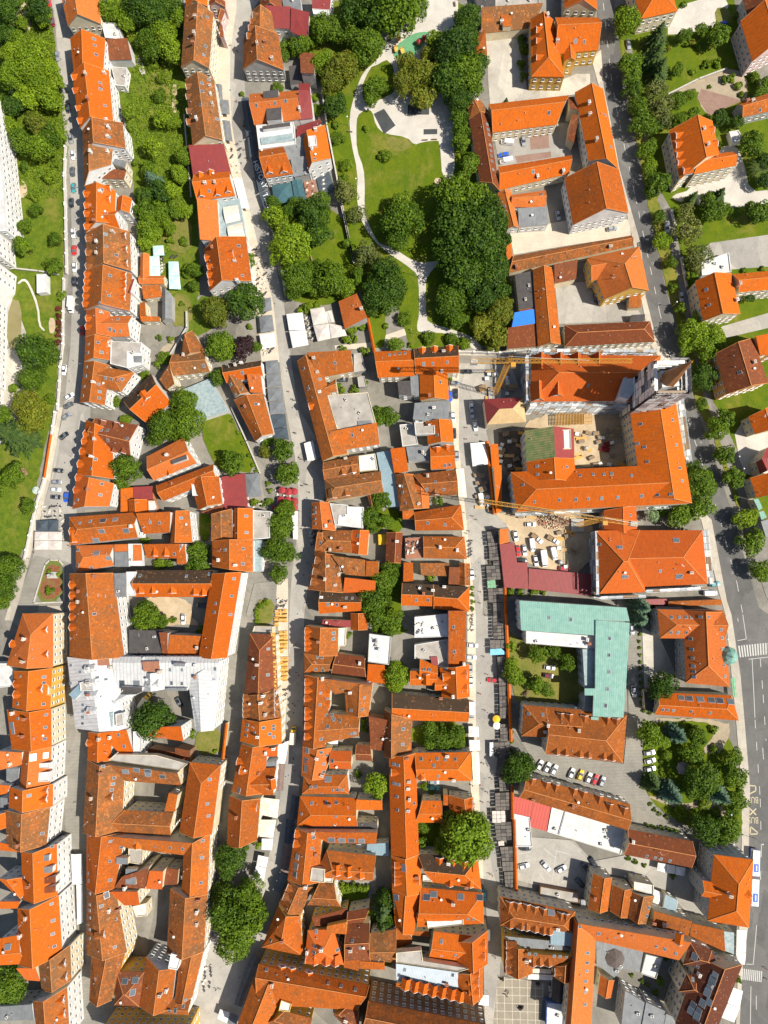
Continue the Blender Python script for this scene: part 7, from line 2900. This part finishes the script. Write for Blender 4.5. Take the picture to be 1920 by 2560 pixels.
    for x, y, k in spots:
        p = W3(x, y); z = gz(p); nm, lb, mt = NM[k]; px = PX(x, y); a = rn.uniform(-.4, .4); mb = MB()
        if k == 'timber':
            for i in range(4):
                for j in range(3): mb.box((rn.uniform(-.1, .1), -.5+i*.32, .12+j*.2), (4, .28, .16), 0, 0)
            mt = OWOOD if rn.random() < .5 else simple('fresh_timber', (.62, .42, .18), (.5, .32, .13), 1, .8)
        elif k == 'mixer':
            mb.lathe((0, 0, .6), [(.3, 0), (.9, .5), (.9, 1.1), (.4, 1.7)], 10); 
            for s in (-.6, .6): mb.box((s, 0, .4), (.15, 1.6, .8))
        elif k == 'red':
            mb.box((0, 0, .1), (3.4, 1.9, .2))
            for s in (-1, 1): mb.box((0, s*.92, .7), (3.4, .08, 1.1)); mb.box((s*1.66, 0, .7), (.08, 1.9, 1.1))
        else:
            w, d, h = (2.4, 1.4, 1.3) if k == 'box' else (1.5, 1.3, 1.5) if k in ('white', 'blue') else (3, 2, 2)
            mb.box((0, 0, h/2), (w, d, h)); mb.box((0, 0, h+.05), (w*.92, d*.92, .1), 0, 1)
            for i in range(3): mb.box((-w/3+i*w/3, 0, h/2), (.08, d+.08, h*.96), 0, 1)
        o = ob(nm, mb.mesh(nm, [mt, CLOTH['white'] if k in ('blue', 'white') else WOOD]), None, (p.x, p.y, z), a)
        later(o, lb, '', 'on the church building site', px, nm.split('_')[-1], nm.replace('_', ' ')+'s on the building site')
    # spoil heap
    mb = MB(); rn = random.Random(5); p0 = W3(1460, 955)
    for i in range(420):
        a = rn.uniform(0, 6.28); r = rn.random()**.6; x, y = math.cos(a)*r*7, math.sin(a)*r*3.6
        s = rn.uniform(.2, .8); mb.box((x, y, (1-r)*1.6+s*.2), (s, s*rn.uniform(.5, 1), s*.6), rn.uniform(0, 3), rn.choice((0, 0, 1, 2)), .7)
    o = ob('rubble', mb.mesh('rubble', [WALL['brick'], simple('spoil', (.5, .38, .25), (.38, .27, .17), 1, .95), WALL['cream']]), None, (p0.x, p0.y, gz(p0))); o['kind'] = 'stuff'
    tag(o, 'pale heap of rubble and soil beside the builders car park', 'rubble')
    # playground
    setT((960, 0))
    for k, (x, y, col, lab) in enumerate(((300, 350, 'red', 'climbing frame with two red roofs on the green playground'), (350, 320, 'red2', 'small red topped play house on the green playground'))):
        p = W3(x, y, 2.5); o = thing('play_house', lab, 'play house', (p.x, p.y, gz(p)))
        mb = MB(); mb.lathe((0, 0, 2.2), [(1.3, 0), (.05, 1.1)], 4+k*2); ob('roof', mb.mesh('roof', [CLOTH['red']]), o)
        for i in range(4):
            mb = MB(); mb.bar((.8*(-1)**i, .8*(1 if i < 2 else -1), 0), (.8*(-1)**i, .8*(1 if i < 2 else -1), 2.3), .07); ob('post', mb.mesh('post', [BLACK]), o)
        mb = MB(); mb.box((0, 0, 1.1), (1.8, 1.8, .1)); ob('platform', mb.mesh('platform', [OWOOD]), o)
    for k, (x, y) in enumerate(((130, 335), (105, 425), (160, 440))):
        p = W3(x, y, 1.5); o = thing('play_tower', 'yellow boarded play tower, %s of three beside the green playground' % ('topmost', 'lower left', 'lower right')[k], 'play tower', (p.x, p.y, gz(p)), .1*k, 'yellow play towers')
        mb = MB(); mb.box((0, 0, 1.5), (1.5, 2.2, .1)); mb.box((0, 1.0, 1.9), (1.5, .08, .8)); ob('platform', mb.mesh('platform', [simple('play_yellow', (.8, .45, .08), None, 1, .6, 0, 0)]), o)
        for sx in (-.65, .65):
            for sy in (-.95, .95):
                mb = MB(); mb.bar((sx, sy, 0), (sx, sy, 2.3), .06); ob('post', mb.mesh('post', [BLACK]), o)
    # manholes along the streets
    mh = MB(); mh.lathe((0, 0, 0), [(.42, 0), (.42, .012)], 12); mh.lathe((0, 0, .012), [(.3, 0), (.3, .006)], 10, 1); MH = mh.mesh('manhole_cover', [GREYM, simple('cast_iron', (.07, .065, .06), None, 1, .7, .3, 0)])
    setT((0, 0, .8641)); rn = random.Random(21)
    for path in (((130, 40), (165, 330), (172, 700), (150, 900), (120, 1100)), ((490, 60), (520, 330), (600, 640), (640, 900), (660, 1100), (640, 1500), (610, 1850)), ((1020, 860), (1040, 1200), (1050, 1700), (1070, 2000)), ((1320, 100), (1440, 700), (1580, 1250)), ((175, 1450), (185, 1800), (200, 2150))):
        for a, b in zip(path, path[1:]):
            n = int(math.hypot(b[0]-a[0], b[1]-a[1])/75)
            for i in range(n):
                t = (i+rn.random())/n; p = W3(a[0]+(b[0]-a[0])*t+rn.uniform(-10, 10), a[1]+(b[1]-a[1])*t)
                o = ob('manhole_cover', MH, None, (p.x, p.y, gz(p)+.003)); tag(o, 'round grey manhole cover set in the street', 'manhole cover', 'manhole covers in the streets')
    for path in (((505, 60), (525, 330), (600, 640), (645, 900), (665, 1100), (650, 1500), (620, 1850), (560, 2050), (480, 2150)), ((1010, 900), (1040, 1200), (1045, 1700), (1070, 2050)), ((905, 150), (930, 280)), ((795, 420), (900, 590)), ((1340, 900), (1420, 1700))):
        for a, b in zip(path, path[1:]):
            for i in range(max(1, int(math.hypot(b[0]-a[0], b[1]-a[1])/55))):
                t = rn.random(); person(a[0]+(b[0]-a[0])*t+rn.uniform(-12, 12), a[1]+(b[1]-a[1])*t, rn.randrange(4))
    # monument in the flower bed
    setT((0, 1024)); p = W3(440, 1430, 2)
    o = thing('monument', 'grey stone monument standing in the red flower bed', 'monument', (p.x, p.y, gz(p)))
    mb = MB(); mb.box((0, 0, .3), (4.4, 2.6, .6)); mb.box((0, 0, .8), (3.2, 1.8, .5), 0, 0, .9); ob('plinth', mb.mesh('plinth', [WALL['concrete']]), o)
    mb = MB(); mb.box((-.6, 0, 1.9), (1.3, 1.0, 1.8), .2, 0, .75); mb.lathe((.7, .1, 1.0), [(.5, 0), (.4, 1), (.25, 1.6), (.3, 1.9), (.05, 2.2)], 8); ob('stone_figure', mb.mesh('stone_figure', [WALL['grey']]), o)
    p = W3(300, 695, 1.5); o = thing('fountain', 'pale green round fountain on the stone belvedere', 'fountain', (p.x, p.y, gz(p)))
    mb = MB(); mb.lathe((0, 0, 0), [(1.6, 0), (1.6, .5), (1.3, .5), (1.3, .3), (.3, .3), (.25, 1.2), (.7, 1.4), (.1, 1.5)], 12); ob('basin', mb.mesh('basin', [simple('pale_verdigris', (.42, .55, .5), (.5, .5, .44), 1, .7)]), o)
def gazebo(x, y):
    h = 3.0; p = W3(x, y, h); z = gz(p); lower = PX(x, y)[1] > 2200
    o = thing('gazebo', 'dark octagonal pavilion roof on the boarded restaurant courtyard' if lower else 'grey octagonal garden pavilion among the trees', 'gazebo', (p.x, p.y, z))
    R = 3.6 if lower else 2.6; b = (4.2 if lower else 2.4)
    mb = MB(); mb.lathe((0, 0, b), [(R, 0), (R*.5, .9), (.2, 1.6)], 8); ob('roof', mb.mesh('roof', [simple('slate_shingles', (.12, .095, .085) if lower else (.33, .29, .26), None, 1, .9)]), o)
    for k in range(8):
        a = 6.283*k/8; mb = MB(); mb.bar((R*.85*math.cos(a), R*.85*math.sin(a), 0), (R*.85*math.cos(a), R*.85*math.sin(a), b+.1), .08); ob('post', mb.mesh('post', [WOOD]), o)
def sculpture(x, y, k):
    p = W3(x, y, 1); o = thing('sculpture', ('curved', 'forked', 'crouching', 'arched')[k]+' dark bronze sculpture on the small paved square'+(', upper left', ', upper right', ', lower middle', '')[k], 'sculpture', (p.x, p.y, gz(p)), 0, 'bronze sculptures on the paved square')
    BR = simple('dark_bronze', (.045, .035, .03), None, 1, .45, .4, 0)
    mb = MB(); mb.box((0, 0, .12), (1.6, 1.0, .24)); ob('base', mb.mesh('base', [BR]), o)
    mb = MB(); pts = [Vector((-.7+.28*i, .3*math.sin(i*1.3+k), .3+.9*math.sin(.5*i+.3)+.2*math.cos(i*k))) for i in range(6)]
    for a, b in zip(pts, pts[1:]): mb.bar(a, b, .16, 0, 7)
    mb.bar(pts[2], pts[2]+Vector((.2, .6, .8)), .11, 0, 6); ob('figure', mb.mesh('figure', [BR]), o)

def load_things(txt):
    ph = 'in the gardens'; cph = 'in the street'; last = None; npers = 0; ns = 0
    for ln in txt.strip().splitlines():
        a = ln.split()
        if not a: continue
        k = a[0]
        if k == 'T': setT(a[1:])
        elif k == 'Y': ph = ln[2:]
        elif k == 'C': cph = ln[2:]
        elif k == 't':
            v = [float(t) for t in a[2:]]
            for i in range(0, len(v)-2, 3): tree(a[1], v[i], v[i+1], v[i+2], ph)
        elif k == 'v': vehicle(a[1], float(a[2]), float(a[3]), float(a[4]), a[5] if len(a) > 5 else 'car', cph)
        elif k == 'L': walls(a[1], float(a[2]), pairs(a[3:]))
        elif k == 'U': last = canopy(a[1], float(a[2]), pairs(a[3:]))
        elif k == 'X':
            road = a[-1] == 'road'; o = text(a[1], float(a[2]), float(a[3]), float(a[4]), float(a[5]), 'road' if road else 'awning')
            if not road: LET.append(o)
        elif k == 'O':
            for x, y in pairs(a[2:]): round_parasol(a[1], x, y)
        elif k == 'S': stall(a[1], pairs(a[2:]))
        elif k in 'Ka' and len(k) == 1: cafe(*[float(t) for t in a[1:6]], orange=(k == 'a'))
        elif k == 'P':
            for x, y in pairs(a[1:]): person(x, y, npers); npers += 1
        elif k == 'i':
            for x, y in pairs(a[1:]): lamp(x, y)
        elif k == 'n':
            v = [float(t) for t in a[1:]]
            for i in range(0, len(v)-2, 3):
                p = W3(v[i], v[i+1]); o = ob('park_bench', PBENCH, None, (p.x, p.y, gz(p)), math.radians(-v[i+2]), (1.2, 1.2, 1)); later(o, 'brown wooden', 'bench', 'beside the park path', PX(v[i], v[i+1]), 'bench', 'park benches')
        elif k == 'f':
            q = [W3(x, y, .25) for x, y in pairs(a[2:])]; c = sum(q, Vector((0, 0, 0)))/4; mb = MB(); mb.prism([p-Vector((c.x, c.y, 0)) for p in q], 0, .6, 0)
            o = ob('terrace_deck', mb.mesh('terrace_deck', [ROOF['t'] if a[1] == 'timber' else CLOTH['slate']]), None, (c.x, c.y, 0)); later(o, {'timber': 'red brown timber', 'slate': 'dark slate'}[a[1]], 'terrace deck', 'behind the large awnings', proj(c), 'terrace deck', 'terrace decks')
        elif k == 'g': gazebo(float(a[1]), float(a[2]))
        elif k == 'b': bus(*[float(t) for t in a[1:5]])
        elif k == 'H':
            for x, y in pairs(a[1:]): sculpture(x, y, ns % 4); ns += 1
LET = []

# ---------------------------------------------------------------- assemble
def main():
    load_ground(GROUND)
    load_buildings(BLD)
    load_things(THINGS)
    site_things()
    # lettering belongs to the awning under it
    bpy.context.view_layer.update()
    aw = [o for o in COL.objects if o.name.startswith(('awning', 'parasol')) and o.type == 'EMPTY']
    for t in LET:
        b = min(aw, key=lambda o: (o.location-t.location).xy.length)
        l = t.location-b.location; t.parent = b; t.location = (l.x, l.y, 3.62-b.location.z)
    setT((0, 0))
    undergrowth('undergrowth', [(0, 0), (430, 0), (470, 400), (560, 950), (590, 1250), (540, 1700), (230, 1720), (60, 1250), (0, 900)], .85, 's', 1.2, 1)
    undergrowth('undergrowth', [(880, 0), (1590, 0), (1550, 600), (1640, 1300), (1659, 1760), (1240, 1750), (1200, 1400), (1080, 1000), (1160, 600), (1000, 200)], .8, 's', 1.2, 2)
    finish_labels()
    # camera, sky, sun
    cd = bpy.data.cameras.new('camera'); cam = bpy.data.objects.new('camera', cd); COL.objects.link(cam)
    cd.sensor_fit = 'VERTICAL'; cd.sensor_height = 24; cd.lens = F_PX/2560*24; cd.clip_start = 1; cd.clip_end = 2000
    cam.location = CAM; cam.rotation_mode = 'QUATERNION'; cam.rotation_quaternion = ROT
    sc.camera = cam
    el = math.radians(52); az = math.atan2(-.27, .96)
    s = Vector((math.cos(el)*math.cos(az), math.cos(el)*math.sin(az), math.sin(el)))
    ld = bpy.data.lights.new('sun', 'SUN'); ld.energy = 4.8; ld.angle = math.radians(.5); ld.color = (1, .94, .84)
    lo = bpy.data.objects.new('sun', ld); COL.objects.link(lo); lo.rotation_mode = 'QUATERNION'; lo.rotation_quaternion = s.to_track_quat('Z', 'Y'); lo.location = (60, -20, 200)
    w = bpy.data.worlds.new('World'); sc.world = w; w.use_nodes = True; nt = w.node_tree
    bg = nt.nodes['Background']; sk = nt.nodes.new('ShaderNodeTexSky'); sk.sky_type = 'NISHITA'; sk.sun_disc = False
    sk.sun_elevation = el; sk.sun_rotation = math.atan2(s.x, s.y); sk.air_density = 1.0; sk.dust_density = 1.2
    nt.links.new(sk.outputs[0], bg.inputs[0]); bg.inputs[1].default_value = .075
    sc.view_settings.view_transform = 'Standard'; sc.view_settings.look = 'None'; sc.view_settings.exposure = .55; sc.view_settings.gamma = 1
    sc.cycles.max_bounces = 4; sc.cycles.diffuse_bounces = 2; sc.cycles.transparent_max_bounces = 4
    print('objects', len(sc.objects), 'trees', NTREE[0], 'buildings', len(BUILD), 'chairs', NC, 'windows', sum(b.get('nwin', 0) for b in BUILD))
main()
